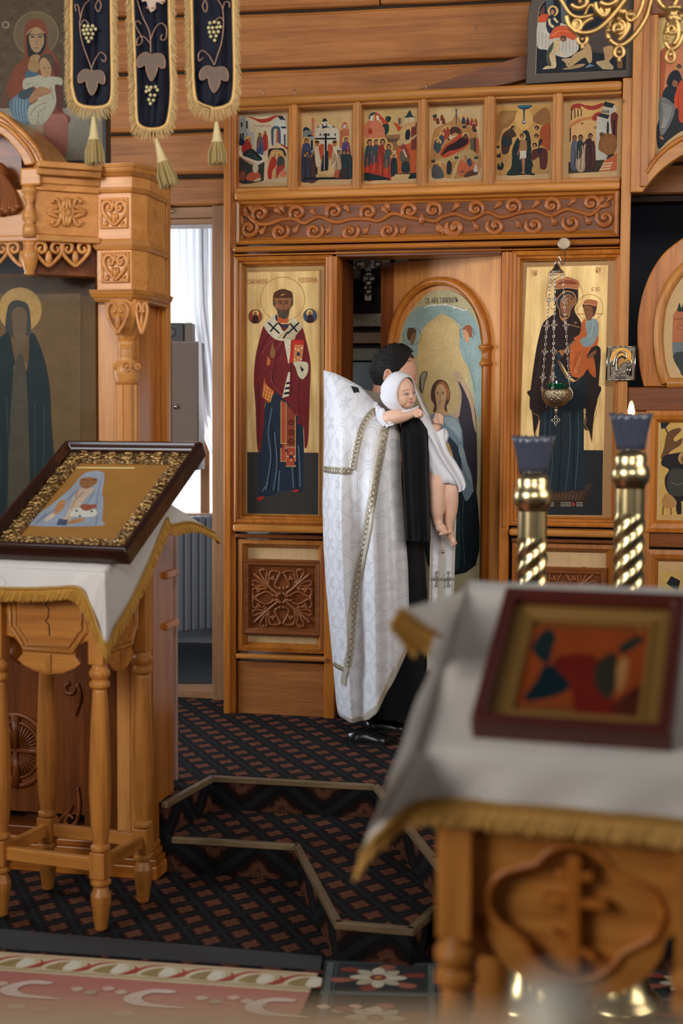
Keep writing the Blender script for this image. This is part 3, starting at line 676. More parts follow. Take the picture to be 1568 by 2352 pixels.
am = MB(DR); pts = [(inf[0], .5, .012)]+[(p[0], p[1], .012) for p in ao]+[(inf[1], .5, .012)]
am.tube(pts, .020, 8, flat=1.0); am.tube([(p[0]*.985+.015*(inf[0]+inf[1])/2, p[1]-.012, .016) for p in pts], .009, 6)
am.build('arch_moulding', W('y', 'honey'), dr, smooth=True)
cp_ = DR.at(1106, 815, .03)
MB(DR).lathe([(.022, -.075), (.03, -.07), (.033, -.055), (.022, -.045), (.019, -.02), (.024, 0), (.036, .012), (.036, .024), (.024, .03)], (inf[1]-.005, cp_[1]+.02, .012), 1, 14).build('arch_capital', W('y', 'honey'), dr, smooth=True)
ai, inf2 = arch_px(915, 1108, 812, 672)
MB(DR).prism([(p[0], p[1]) for p in ai]+[(inf2[1], .5), (inf2[0], .5)], .0, .008).build('icon_board', plain('icon_gesso', lin((178, 166, 128)), .6), dr)
# ================================================================== icons set in the screen
SKIN, SKIN2, HAIR = (176, 124, 84), (140, 92, 58), (58, 36, 26)
def board(name, label, x0, y0, x1, y1, c0=-.05, c1=-.03, fr=IC, mat=None, cat='icon', base=None):
    a0, b1, _ = fr.at(x0, y0, c1); a1, b0, _ = fr.at(x1, y1, c1)
    t = thing(name, label, cat, fr, ((a0+a1)/2, b0, c1))
    MB(fr).box(a0, a1, b0, b1, c0, c1).build('board', mat or plain('icon_ochre_ground', lin((196, 158, 104)), .5, noise=.12, scale=30), t, bevel=.003)
    return t
def figure(P, x, y, h, robe, cloak=None, halo=None, face=SKIN, w=.3, lean=0.0, hood=None):
    """small standing figure: crown of head at (x, y), height h"""
    hd = h*.14
    if halo: P.e(halo, x, y+hd*.55, hd*.95, hd*.95)
    bw = h*w/2
    P.s(robe, x-bw*.55+lean*.1*h, y+hd*1.1, x+bw*.55+lean*.1*h, y+hd*1.1, x+bw+lean*.25*h, y+h*.45, x+bw*.9+lean*h*.1, y+h, x-bw*.9+lean*h*.1, y+h, x-bw+lean*.2*h, y+h*.45)
    if cloak: P.s(cloak, x-bw*.6, y+hd*1.15, x+bw*.3, y+hd*1.15, x+bw*.7, y+h*.35, x+bw*.1, y+h*.62, x-bw*.9, y+h*.7, x-bw, y+h*.4)
    lt = tuple(min(255, int(v*1.3+12)) for v in robe); dk = tuple(int(v*.6) for v in robe)
    P.l(lt, h*.018, x+bw*.35, y+h*.3, x+bw*.5, y+h*.6, x+bw*.4, y+h*.95); P.l(dk, h*.02, x-bw*.05, y+h*.35, x+bw*.1, y+h*.65, x-bw*.1, y+h*.97); P.l(lt, h*.014, x-bw*.5, y+h*.45, x-bw*.45, y+h*.9)
    P.e(hood or HAIR, x, y+hd*.5, hd*.5, hd*.62); P.e(face, x+lean*2, y+hd*.62, hd*.34, hd*.46)
HAL = (226, 178, 104)
def festal(n, label, box, z, draw):
    t = board('festal_icon', label, *box); t['group'] = 'small icons in the top row of the screen'
    P = Pic(IC, -.0299, z, .8); draw(P); P.build('painting', t)
def d1(P):
    P.p((205, 186, 150), 25, 115, 672, 115, 668, 1008, 35, 1012)
    P.p((222, 206, 172), 150, 160, 510, 150, 520, 620, 220, 560)
    P.p((152, 160, 158), 30, 190, 130, 150, 135, 300, 180, 350, 180, 420, 240, 560, 120, 470, 30, 470); P.p((176, 184, 180), 135, 200, 165, 190, 180, 340, 240, 370, 250, 540, 200, 470, 150, 340)
    for x, y, h in ((72, 230, 60), (140, 215, 95), (58, 375, 75), (88, 370, 80)): P.p((30, 32, 42), x, y, x+20, y-4, x+20, y+h, x, y+h)
    P.s((188, 64, 46), 140, 155, 210, 160, 290, 185, 400, 180, 500, 145, 600, 140, 520, 165, 440, 220, 330, 236, 260, 200, 200, 175)
    P.p((214, 214, 204), 490, 200, 560, 160, 630, 200, 660, 300, 660, 560, 580, 560, 580, 300, 490, 290); P.p((44, 56, 72), 545, 150, 605, 145, 645, 200, 575, 195); P.p((44, 56, 72), 580, 285, 640, 280, 668, 308, 600, 308)
    P.s((74, 92, 116), 470, 520, 462, 330, 500, 280, 545, 280, 580, 320, 585, 500, 560, 500, 552, 340, 520, 310, 495, 340, 492, 520); P.p((180, 80, 62), 535, 330, 560, 330, 555, 490, 532, 500); P.p((30, 32, 42), 625, 390, 645, 385, 645, 560, 630, 520)
    figure(P, 385, 345, 240, (168, 60, 48), None, (232, 200, 140)); figure(P, 318, 370, 280, (70, 84, 116), (120, 92, 88), (232, 200, 140))
    P.s((226, 210, 186), 25, 580, 150, 600, 320, 640, 395, 690, 360, 760, 290, 775, 120, 700, 30, 640); P.s((190, 130, 90), 30, 640, 130, 705, 290, 775, 350, 770, 300, 785, 120, 722)
    P.e(HAL, 172, 446, 42); P.s((170, 50, 42), 80, 560, 120, 470, 170, 440, 205, 520, 210, 600, 110, 640); P.e(SKIN, 182, 455, 20, 28)
    P.s((36, 48, 46), 95, 650, 130, 600, 210, 570, 280, 620, 350, 700, 290, 725, 180, 690); P.l((110, 128, 118), 6, 150, 650, 210, 630, 280, 690); P.l((110, 128, 118), 5, 130, 670, 220, 680, 310, 710); P.s((28, 44, 60), 35, 480, 80, 440, 120, 470, 110, 520, 50, 525)
    P.s((58, 58, 52), 35, 690, 130, 730, 260, 790, 390, 740, 390, 920, 330, 990, 40, 1000); P.s((196, 92, 66), 140, 960, 170, 890, 270, 860, 320, 900, 320, 960, 220, 985); P.e((220, 200, 170), 260, 820, 38, 60); P.s((70, 60, 70), 70, 900, 90, 790, 130, 780, 140, 850, 100, 960); P.s((206, 176, 140), 235, 985, 280, 950, 330, 945, 320, 980, 260, 995); P.s((140, 80, 60), 45, 960, 80, 860, 130, 880, 120, 970)
    P.p((222, 188, 150), 385, 600, 520, 495, 560, 495, 670, 580, 668, 630, 630, 570, 530, 555, 430, 590, 415, 975, 650, 960, 668, 950, 640, 1000, 365, 1000); P.p((158, 70, 56), 560, 495, 600, 505, 672, 550, 672, 585); P.p((206, 160, 104), 430, 600, 530, 570, 640, 590, 648, 940, 415, 950)
    P.s((26, 28, 32), 430, 580, 540, 565, 620, 572, 655, 660, 630, 650, 600, 590, 470, 588, 430, 690)
    P.e(HAL, 500, 650, 36); P.e(HAL, 566, 645, 36); P.s((178, 56, 44), 420, 830, 470, 680, 520, 690, 530, 780, 480, 850, 460, 965, 420, 930); P.s((70, 72, 72), 540, 720, 570, 660, 625, 690, 630, 780, 545, 800); P.s((160, 62, 52), 540, 800, 630, 770, 630, 820, 560, 900, 530, 960, 525, 860); P.e(SKIN, 508, 655, 17, 24); P.e(SKIN, 562, 650, 17, 24); P.e((206, 120, 90), 615, 890, 45, 45)
    P.text((186, 110, 80), 'РОЖДЕСТВО', 245, 262, 465, 290)
def d2(P):
    P.p((222, 188, 128), 860, 155, 1470, 125, 1465, 960, 880, 968)
    P.p((130, 140, 140), 870, 320, 960, 320, 1000, 360, 1000, 640, 870, 640); P.s((38, 46, 58), 872, 340, 890, 295, 930, 295, 965, 335, 920, 330); P.p((160, 168, 170), 955, 400, 1010, 400, 1005, 600, 960, 600); P.p((30, 32, 40), 972, 460, 998, 460, 996, 590, 972, 590); P.p((40, 46, 56), 930, 390, 1000, 385, 1010, 410, 930, 412)
    P.p((206, 130, 96), 985, 190, 1015, 180, 1012, 400, 985, 400); P.s((214, 120, 90), 975, 190, 1000, 170, 1025, 210, 1000, 225)
    P.p((186, 108, 76), 1345, 330, 1465, 310, 1465, 560, 1345, 560); P.s((206, 96, 64), 1375, 260, 1405, 225, 1440, 250, 1440, 310, 1375, 310); P.p((200, 200, 190), 1385, 260, 1430, 255, 1430, 300, 1385, 305)
    P.p((226, 216, 196), 1030, 350, 1330, 340, 1340, 580, 1030, 600)
    P.s((34, 40, 50), 1030, 345, 1060, 290, 1110, 260, 1170, 240, 1230, 260, 1290, 300, 1315, 345, 1260, 310, 1170, 300, 1080, 320)
    for x in (1100, 1150, 1200, 1230): P.e((226, 216, 196), x, 250+abs(x-1165)*.5, 22, 22)
    P.p((220, 210, 190), 1120, 215, 1180, 215, 1190, 250, 1110, 250); P.s((34, 46, 54), 1118, 218, 1130, 190, 1152, 175, 1175, 195, 1184, 215)
    for x in (1080, 1190, 1270): P.s((226, 216, 196), x-45, 345, x-40, 310, x, 295, x+40, 310, x+45, 345); P.p((28, 30, 34), x+8, 370, x+22, 370, x+22, 405, x+8, 405)
    figure(P, 915, 440, 400, (58, 62, 98), (70, 74, 106), HAL); figure(P, 1425, 425, 380, (160, 62, 48), (84, 70, 120), HAL)
    for x, c in ((925, (84, 96, 96)), (985, (90, 60, 56)), (1030, (74, 52, 48)), (900, (54, 58, 74))): figure(P, x, 590+(x % 7)*8, 360, c, None, None, w=.36)
    for x, c in ((1330, (120, 76, 58)), (1400, (38, 54, 54)), (1450, (44, 56, 60)), (1300, (180, 150, 118))): figure(P, x, 590+(x % 5)*9, 350, c, None, None, w=.36)
    for sx, x in ((1, 1055), (-1, 1275)):
        P.e(HAL, x-8*sx, 500, 46); P.s((226, 208, 180), x-30, 560, x+20, 550, x+35, 700, x+40*sx, 800, x-10, 800, x-30*sx, 680); P.s((198, 84, 54), x+20*sx, 540, x+80*sx, 510, x+80*sx, 640, x+50*sx, 710, x+30*sx, 640); P.e(SKIN, x-2*sx, 505, 24, 34); P.e(HAIR, x-4*sx, 482, 26, 18)
    P.p((218, 184, 128), 1060, 800, 1260, 795, 1270, 890, 1060, 900); P.s((40, 46, 58), 1100, 850, 1125, 660, 1150, 640, 1195, 600, 1195, 830, 1150, 850); P.p((24, 26, 30), 1152, 366, 1176, 366, 1178, 850, 1148, 850); P.p((24, 26, 30), 1022, 430, 1298, 428, 1298, 448, 1022, 450); P.p((24, 26, 30), 1128, 382, 1198, 382, 1198, 398, 1128, 398); P.l((232, 220, 190), 8, 1148, 590, 1146, 840)
    P.p((206, 170, 112), 1036, 900, 1270, 895, 1275, 935, 1036, 940); P.p((28, 34, 42), 880, 940, 1460, 930, 1462, 960, 880, 968); P.s((178, 88, 60), 1270, 930, 1290, 850, 1340, 840, 1350, 940); P.s((60, 44, 44), 1340, 950, 1350, 840, 1420, 820, 1440, 900, 1430, 955)
def d3(P):
    P.p((214, 180, 118), 52, 130, 690, 100, 682, 940, 55, 970)
    P.s((212, 128, 92), 55, 320, 120, 240, 190, 230, 260, 280, 310, 360, 300, 470, 90, 470); P.s((196, 70, 46), 190, 150, 240, 170, 290, 220, 350, 280, 290, 300, 250, 230, 190, 230); P.s((38, 60, 62), 110, 220, 130, 165, 180, 145, 200, 160, 170, 170, 140, 220); P.p((230, 220, 196), 130, 190, 160, 185, 165, 245, 128, 248); P.p((230, 220, 196), 200, 185, 235, 185, 235, 240, 205, 240); P.p((226, 130, 90), 190, 280, 240, 285, 240, 330, 205, 340)
    P.s((178, 60, 44), 110, 400, 110, 350, 145, 340, 155, 400); P.s((36, 60, 56), 275, 300, 350, 290, 350, 380, 310, 420, 300, 340); P.s((36, 60, 56), 310, 220, 340, 190, 380, 205, 370, 250, 340, 265)
    P.p((152, 112, 74), 310, 420, 490, 410, 490, 600, 340, 600); P.p((110, 80, 56), 330, 460, 470, 460, 470, 500, 330, 500)
    P.p((198, 96, 44), 440, 580, 690, 480, 682, 880, 440, 880); P.p((120, 54, 40), 620, 300, 688, 260, 686, 590, 620, 600); P.p((210, 160, 110), 530, 310, 620, 270, 680, 250, 670, 310, 600, 340, 540, 350)
    P.s((36, 66, 58), 540, 210, 560, 190, 605, 120, 640, 185, 678, 215, 620, 205); P.p((220, 200, 170), 550, 215, 580, 215, 580, 260, 550, 262); P.p((220, 200, 170), 600, 210, 660, 205, 660, 250, 600, 255)
    P.s((200, 80, 46), 405, 265, 440, 275, 490, 310, 500, 350, 465, 375, 440, 320); P.p((30, 34, 44), 470, 215, 485, 215, 485, 290, 470, 290); P.p((30, 34, 44), 492, 215, 502, 215, 502, 290, 492, 290); P.e(SKIN, 505, 325, 14, 18)
    P.e(HAL, 590, 345, 34); P.s((28, 36, 46), 550, 460, 560, 370, 600, 350, 612, 420, 590, 480); P.s((206, 170, 130), 500, 460, 530, 480, 600, 470, 680, 410, 680, 440, 600, 490, 520, 490)
    for x, y, h, c, c2 in ((125, 475, 470, (190, 64, 40), (56, 76, 84)), (205, 475, 420, (180, 60, 38), (60, 80, 86)), (280, 470, 460, (176, 66, 44), (158, 54, 40)), (352, 530, 410, (200, 70, 44), (70, 90, 88))): figure(P, x, y, h, c, c2, HAL, w=.27)
    figure(P, 415, 655, 260, (36, 50, 58), (30, 42, 50), HAL, w=.3); P.e(HAL, 490, 510, 38); P.s((150, 64, 52), 480, 560, 520, 520, 570, 570, 610, 700, 560, 690, 510, 600); P.s((108, 92, 74), 480, 680, 520, 590, 580, 680, 600, 740, 520, 760); P.s((30, 56, 52), 510, 860, 515, 750, 590, 740, 605, 860); P.e((196, 170, 140), 500, 515, 22, 32); P.p((226, 210, 180), 515, 590, 535, 590, 575, 680, 560, 690)
    P.p((28, 44, 46), 55, 870, 100, 870, 370, 940, 370, 955, 55, 970); P.p((28, 44, 46), 440, 882, 682, 872, 682, 940, 600, 945); P.p((222, 184, 124), 390, 925, 440, 890, 610, 890, 580, 945, 375, 950)
def d4(P):
    P.p((218, 190, 138), 872, 110, 1440, 95, 1430, 930, 870, 940); P.s((190, 140, 84), 880, 420, 960, 310, 1100, 250, 1160, 160, 1230, 250, 1350, 330, 1420, 420, 1425, 880, 875, 890)
    P.p((70, 84, 100), 1155, 110, 1172, 110, 1168, 300, 1160, 300); P.p((70, 84, 100), 1145, 108, 1182, 106, 1182, 116, 1145, 118)
    for x, y in ((905, 200), (940, 240), (990, 200), (1010, 240)): P.s([(120, 60, 44), (170, 90, 60)][x % 2], x-18, y+40, x-10, y-20, x+12, y-20, x+22, y+45)
    for x, y in ((1250, 205), (1300, 220), (1350, 230), (1395, 235), (1375, 280)): P.e((220, 170, 100), x, y, 22); P.s([(170, 60, 44), (110, 50, 44), (48, 60, 80)][x % 3], x-22, y+75, x-14, y+10, x+14, y+10, x+22, y+75); P.e(SKIN2, x, y, 9, 12)
    P.s((80, 46, 34), 1065, 480, 1070, 390, 1110, 330, 1170, 320, 1220, 360, 1225, 420, 1150, 390, 1100, 420, 1080, 480); P.s((216, 200, 170), 1075, 460, 1085, 400, 1110, 430, 1170, 420, 1120, 460)
    P.s((196, 74, 44), 965, 640, 1010, 560, 1110, 480, 1210, 400, 1240, 410, 1330, 470, 1300, 540, 1200, 610, 1100, 660, 1020, 690); P.s((50, 28, 26), 980, 665, 1050, 560, 1150, 500, 1230, 440, 1270, 410, 1305, 470, 1290, 530, 1180, 590, 1080, 610, 1030, 640); P.e(HAL, 1275, 430, 44); P.s((50, 28, 26), 1240, 460, 1262, 410, 1290, 410, 1305, 470); P.e(SKIN2, 1276, 440, 14, 19)
    for x, y, c in ((1020, 350, (150, 60, 46)), (1062, 330, (168, 70, 50)), (990, 410, (56, 76, 90)), (930, 470, (56, 76, 90)), (955, 500, (60, 84, 84))): P.e(HAL, x, y, 30); P.s(c, x-38, y+110, x-24, y+18, x+16, y+18, x+26, y+80, x-8, y+140); P.e(SKIN2, x, y+2, 11, 15)
    for x, y, c in ((1350, 470, (90, 96, 76)), (1385, 460, (70, 60, 50)), (1415, 470, (180, 80, 50))): P.s(c, x-14, y+150, x-16, y+10, x, y-15, x+14, y+15, x+10, y+160)
    P.s((196, 164, 110), 880, 720, 1000, 700, 1180, 640, 1300, 590, 1400, 640, 1420, 760, 1250, 700, 1050, 760)
    P.e(HAL, 945, 770, 36); P.s((80, 84, 84), 875, 930, 880, 800, 930, 770, 990, 830, 1010, 930); P.e(SKIN, 945, 775, 16, 20); P.s((44, 44, 48), 1050, 880, 1055, 750, 1085, 725, 1110, 780, 1100, 880); P.s((206, 178, 126), 1100, 930, 1150, 780, 1200, 700, 1180, 800, 1140, 920)
    P.s((200, 104, 62), 1170, 860, 1220, 720, 1270, 760, 1330, 700, 1400, 780, 1400, 880, 1260, 910); P.s((60, 76, 96), 1290, 720, 1330, 700, 1350, 780, 1310, 790); P.s((96, 58, 50), 1250, 925, 1300, 860, 1400, 830, 1420, 890, 1340, 910); P.e(SKIN, 1275, 690, 18, 22); P.s((208, 204, 196), 1370, 850, 1390, 770, 1415, 800, 1415, 860); P.e((70, 84, 110), 1240, 858, 28, 9)
    for x, y in ((885, 730), (1165, 690), (1400, 690), (1260, 320), (1385, 365), (905, 190)): P.s((44, 56, 48), x-22, y+14, x-12, y-22, x, y-4, x+12, y-26, x+24, y+12)
    P.text((190, 130, 90), 'РОЖДЕСТВО ХРИСТОВО', 1125, 82, 1215, 92)
def d5(P):
    P.p((212, 164, 92), 50, 180, 715, 148, 690, 990, 40, 1012)
    P.s((160, 118, 66), 60, 300, 110, 240, 200, 230, 300, 240, 270, 330, 200, 420, 120, 470, 60, 640); P.s((176, 132, 76), 90, 330, 160, 270, 260, 260, 220, 340, 130, 400); P.s((160, 112, 62), 480, 320, 550, 240, 640, 190, 690, 260, 690, 420, 600, 400, 520, 380); P.s((176, 86, 40), 560, 560, 590, 430, 660, 380, 700, 420, 690, 700, 620, 660, 570, 640)
    P.e((230, 184, 106), 380, 330, 108, 130); P.s((24, 62, 84), 308, 172, 470, 165, 440, 205, 380, 218, 335, 205); P.s((40, 110, 140), 320, 172, 460, 168, 430, 192, 345, 195); P.p((24, 72, 100), 370, 218, 394, 218, 386, 350, 374, 350); P.e((40, 80, 110), 380, 368, 22, 24); P.e((226, 226, 220), 382, 364, 14, 12)
    P.s((30, 44, 46), 170, 1005, 230, 900, 240, 700, 300, 560, 390, 470, 440, 490, 470, 640, 470, 800, 520, 990, 400, 1000); 
    for i in range(6): P.l((54, 74, 74), 3, 210+i*18, 990-i*40, 300+i*20, 960-i*50, 420+i*8, 970-i*60)
    P.e(HAL, 252, 444, 48); P.s((72, 50, 38), 110, 580, 130, 510, 190, 460, 240, 440, 290, 530, 240, 560, 220, 640, 190, 740, 120, 750, 110, 650); P.s((40, 46, 56), 108, 600, 150, 540, 230, 560, 230, 640, 150, 660); P.e(HAIR, 250, 440, 28, 32); P.e(SKIN, 262, 448, 18, 24)
    P.e(HAL, 357, 545, 47); P.s(SKIN, 335, 620, 345, 580, 380, 580, 412, 600, 410, 710, 330, 715); P.l(SKIN, 16, 340, 610, 330, 690, 300, 760); P.l(SKIN, 16, 405, 610, 410, 690, 395, 760); P.p((222, 212, 190), 332, 714, 408, 712, 408, 800, 350, 800, 330, 825); P.p(SKIN, 350, 800, 395, 800, 385, 960, 395, 985, 345, 985, 365, 950); P.e(HAIR, 355, 535, 26, 30); P.e(SKIN, 356, 548, 18, 26)
    for x, y, c in ((532, 442, (120, 60, 40)), (527, 540, (50, 60, 80)), (508, 648, (90, 44, 40))): P.e(HAL, x, y, 46); P.e(HAIR, x+2, y-4, 30, 30); P.e(SKIN, x-2, y+8, 19, 24)
    P.s((96, 46, 40), 470, 800, 480, 710, 560, 680, 620, 680, 665, 730, 650, 920, 580, 930, 560, 790, 500, 830); P.s((36, 42, 54), 550, 740, 560, 600, 590, 570, 600, 600, 560, 680, 600, 700, 580, 740)
    P.s((196, 150, 88), 480, 980, 510, 850, 560, 820, 580, 930, 660, 940, 680, 985); P.s((200, 156, 92), 50, 980, 60, 800, 200, 760, 240, 800, 200, 920, 160, 1000)
    for x, y, k in ((70, 665, 18), (80, 770, 24), (100, 900, 40)): P.s((36, 44, 38), x-k, y+k*.8, x-k*.7, y-k, x, y, x+k*.2, y-k*1.3, x+k, y-k*.6, x+k*.6, y+k)
def d6(P):
    P.p((222, 178, 108), 925, 135, 1515, 108, 1490, 950, 912, 985)
    P.s((170, 58, 44), 945, 240, 950, 180, 990, 150, 1060, 145, 1120, 165, 1220, 170, 1310, 140, 1350, 150, 1290, 200, 1200, 225, 1120, 205, 1070, 175, 1060, 210, 1000, 200)
    for x, y in ((945, 340), (985, 320), (1023, 305), (1062, 295)): P.p((34, 32, 34), x, 215, x+12, 210, x+12, y, x, y+6)
    P.s((206, 130, 78), 930, 420, 1000, 350, 1120, 310, 1230, 300, 1230, 330, 1110, 345, 1010, 390, 940, 440); P.s((226, 178, 116), 940, 440, 1060, 380, 1220, 350, 1230, 640, 940, 640)
    for i in range(10): P.l((206, 158, 98), 3, 960+i*26, 420+(i % 3)*40, 990+i*26, 470+(i % 4)*40)
    P.e((90, 56, 40), 1078, 385, 12)
    P.p((34, 32, 30), 930, 440, 945, 436, 942, 600, 928, 610)
    P.s((170, 50, 40), 1205, 345, 1210, 290, 1250, 255, 1310, 250, 1280, 300, 1260, 345); P.p((206, 200, 184), 1310, 260, 1340, 180, 1420, 190, 1470, 160, 1500, 220, 1430, 270); P.p((32, 42, 50), 1350, 120, 1470, 150, 1440, 200, 1335, 175); P.p((206, 204, 190), 1255, 300, 1400, 330, 1430, 240, 1440, 520, 1370, 820, 1245, 820); P.p((34, 46, 58), 1268, 295, 1300, 262, 1410, 285, 1385, 333)
    for x in (1322, 1346, 1368, 1388): P.p((28, 30, 34), x, 225, x+12, 227, x+12, 262, x, 258)
    P.s((24, 30, 36), 1375, 500, 1378, 380, 1390, 360, 1400, 400, 1398, 500); P.s((110, 44, 36), 1420, 300, 1470, 250, 1510, 290, 1500, 400, 1490, 700, 1440, 520); P.p((30, 26, 30), 1450, 340, 1475, 340, 1475, 520, 1452, 520); P.p((34, 24, 24), 1222, 420, 1230, 420, 1230, 450, 1222, 450); P.p((34, 24, 24), 1240, 420, 1248, 420, 1248, 450, 1240, 450)
    P.p((60, 54, 46), 915, 850, 1350, 820, 1280, 965, 915, 985)
    figure(P, 988, 530, 390, (86, 92, 108), (96, 100, 114), None, SKIN2, w=.23); figure(P, 1062, 522, 420, (176, 150, 122), (44, 58, 56), None, SKIN2, w=.24); figure(P, 1178, 505, 420, (70, 36, 34), (62, 32, 32), None, SKIN2, w=.28, hood=(62, 32, 32)); P.e((206, 170, 130), 1205, 570, 14, 30); P.l((70, 36, 34), 26, 1150, 570, 1110, 620, 1090, 640, sm=True)
    P.s((150, 98, 52), 1275, 690, 1290, 570, 1330, 510, 1400, 505, 1470, 530, 1495, 620, 1470, 740, 1400, 775, 1340, 740); P.s((120, 72, 42), 1295, 545, 1290, 500, 1330, 492, 1345, 530); 
    for i in range(6): P.l((178, 124, 74), 5, 1340+i*24, 560, 1330+i*22, 660, 1360+i*18, 750)
    P.s((34, 42, 46), 1370, 830, 1390, 770, 1460, 750, 1450, 820, 1420, 815)
    P.p((206, 108, 62), 1350, 830, 1500, 740, 1490, 950, 1290, 960); 
    for i in range(3): P.p((232, 196, 150), 1330-i*18, 860+i*34, 1450-i*14, 845+i*34, 1440-i*14, 868+i*34, 1320-i*18, 880+i*34)
festal(1, 'small icon with a reclining red-robed figure in a white town, first in the row', (541, 248, 662, 428), (540, 240, 5.6), d1)
festal(2, 'small icon of a white domed church behind a tall black cross, second in the row', (683, 246, 809, 427), (540, 240, 5.6), d2)
festal(3, 'small icon of orange-robed figures leading a child to a priest, third in the row', (829, 242, 959, 425), (825, 230, 5.227), d3)
festal(4, 'small icon with a dark reclining figure on a red mat, fourth in the row', (980, 236, 1110, 421), (825, 230, 5.227), d4)
festal(5, 'small icon of a baptism in dark water under a blue ray, fifth in the row', (1136, 228, 1268, 420), (1130, 210, 5.227), d5)
festal(6, 'small icon with three robed women before a white tower, last in the row', (1291, 222, 1426, 416), (1130, 210, 5.227), d6)
# ------------------------------------------------------------------ bishop icon, left of the door
t = board('saint_icon', 'tall icon of a bishop in crimson robes holding a red book on gold ground', 553, 602, 743, 1196, -.05, -.01, mat=plain('icon_margin_gold', lin((176, 136, 82)), .5, noise=.1, scale=20))
ZN = (500, 560, 3.46)
g = MB(IC); g.pprism([za(*p, ZN) for p in ((228, 220), (800, 215), (802, 2155), (232, 2158))], -.01, -.0085); g.build('gold_ground', gold_leaf(), t)
m = MB(IC); m.pframe(*za(222, 212, ZN), *za(808, 2166, ZN), [(0, -.010), (.002, -.004), (.006, -.004), (.008, -.010)], -.004); m.build('raised_border', plain('icon_margin_gold', lin((176, 136, 82)), .5), t)
P = Pic(IC, -.0083, ZN, .9)
P.p((56, 52, 48), 230, 1655, 800, 1660, 800, 2155, 232, 2158)
P.ring((150, 104, 54), 515, 440, 174, 178)
MAR, MARD, MARL = (112, 34, 34), (78, 22, 26), (160, 84, 80)
P.s((34, 44, 56), 330, 1930, 350, 1500, 400, 1200, 500, 1150, 640, 1300, 680, 1500, 680, 1930, 630, 1965, 540, 1960, 480, 1980, 430, 2005, 320, 2000)
for pts in ((380, 1960, 420, 1700, 400, 1500, 430, 1300), (440, 1960, 470, 1750, 450, 1500), (600, 1940, 590, 1700, 600, 1400), (655, 1930, 640, 1600), (350, 1970, 400, 1900), (480, 1970, 490, 1800)): P.l((88, 104, 122), 9, *pts)
for pts in ((400, 1960, 440, 1650, 430, 1450), (460, 1970, 480, 1780, 470, 1560), (630, 1950, 615, 1720)): P.l((20, 24, 32), 9, *pts)
P.s((34, 44, 56), 320, 1640, 340, 1640, 335, 1900, 325, 1900)
P.s((168, 44, 34), 308, 2030, 330, 2010, 372, 2012, 340, 2040); P.s((168, 44, 34), 590, 1962, 636, 1950, 634, 1970, 600, 1972)
P.s(MAR, 360, 660, 400, 640, 640, 640, 670, 660, 700, 760, 730, 900, 738, 1000, 730, 1200, 718, 1560, 690, 1620, 680, 1460, 630, 1420, 640, 1370, 565, 1350, 575, 1290, 510, 1225, 450, 1180, 380, 1260, 370, 1400, 340, 1640, 312, 1610, 300, 1300, 286, 1080, 300, 900, 330, 760)
for pts in ((420, 700, 360, 800, 310, 920), (450, 720, 470, 860, 430, 1100), (520, 780, 480, 900), (600, 700, 600, 900), (690, 800, 640, 1200, 660, 1440), (320, 1100, 330, 1400, 325, 1600), (410, 980, 450, 1130, 500, 1210), (580, 960, 590, 1200)): P.l(MARD, 8, *pts)
for pts in ((470, 740, 400, 800, 350, 870), (520, 760, 450, 860), (430, 720, 480, 730), (420, 1000, 430, 1100, 500, 1200), (560, 1320, 600, 1360, 640, 1360)): P.l(MARL, 4, *pts)
P.s((206, 192, 160), 410, 600, 470, 560, 480, 620, 530, 700, 580, 620, 590, 590, 670, 655, 620, 720, 600, 762, 460, 760, 365, 650)
P.p((186, 168, 132), 460, 755, 535, 690, 605, 620, 670, 655, 600, 762)
for x, y in ((445, 665), (600, 665)):
    s = 1 if x < 500 else -1
    P.l((26, 24, 28), 13, x-45*s, y-40, x+45*s, y+48, sm=False); P.l((26, 24, 28), 13, x+28*s, y-34, x-30*s, y+34, sm=False)
P.l((26, 24, 28), 13, 555, 700, 520, 750, sm=False)
P.s((40, 52, 72), 455, 590, 470, 560, 480, 640, 560, 640, 540, 670, 490, 640); P.p((186, 92, 50), 472, 570, 560, 580, 555, 630, 472, 628)
P.p((206, 192, 160), 525, 765, 582, 765, 570, 950, 560, 950); P.p((206, 192, 160), 560, 1020, 575, 1020, 565, 1210, 510, 1225)
for y in (1100, 1140, 1180): P.p((26, 24, 28), 545-(y-1100)*.2, y, 572, y-4, 570, y+14, 540-(y-1100)*.2, y+18)
P.e(SKIN2, 517, 440, 82, 82); P.s((112, 72, 46), 440, 430, 450, 390, 517, 358, 585, 390, 596, 430, 585, 380, 517, 365, 450, 385); P.s(SKIN2, 448, 480, 470, 530, 520, 560, 566, 530, 590, 480, 580, 440, 455, 440)
P.s((84, 66, 52), 470, 510, 480, 570, 520, 598, 560, 575, 568, 510, 545, 525, 520, 520, 495, 525); P.s((84, 66, 52), 442, 440, 438, 480, 452, 500, 455, 450); P.s((84, 66, 52), 594, 440, 598, 480, 584, 500, 582, 450)
for x in (497, 545): P.l((50, 32, 24), 7, x-20, 462, x, 456, x+18, 462); P.e((38, 24, 20), x, 474, 9, 5)
P.l((96, 60, 38), 6, 522, 470, 528, 505, 518, 512); P.l((190, 146, 104), 8, 500, 410, 530, 400); P.l((130, 60, 48), 6, 508, 532, 535, 530)
P.s(SKIN2, 415, 880, 425, 820, 435, 785, 446, 830, 458, 850, 450, 900, 425, 905); P.p((186, 104, 52), 395, 890, 420, 930, 410, 965, 388, 965)
P.p((186, 92, 44), 370, 1060, 380, 1110, 450, 1180, 405, 1268, 350, 1210); 
for i in range(4): P.l((226, 176, 90), 4, 358+i*20, 1215+i*14, 380+i*18, 1110+i*22, sm=False); P.l((226, 176, 90), 4, 362+i*3, 1130+i*30, 440-i*8, 1170+i*26, sm=False)
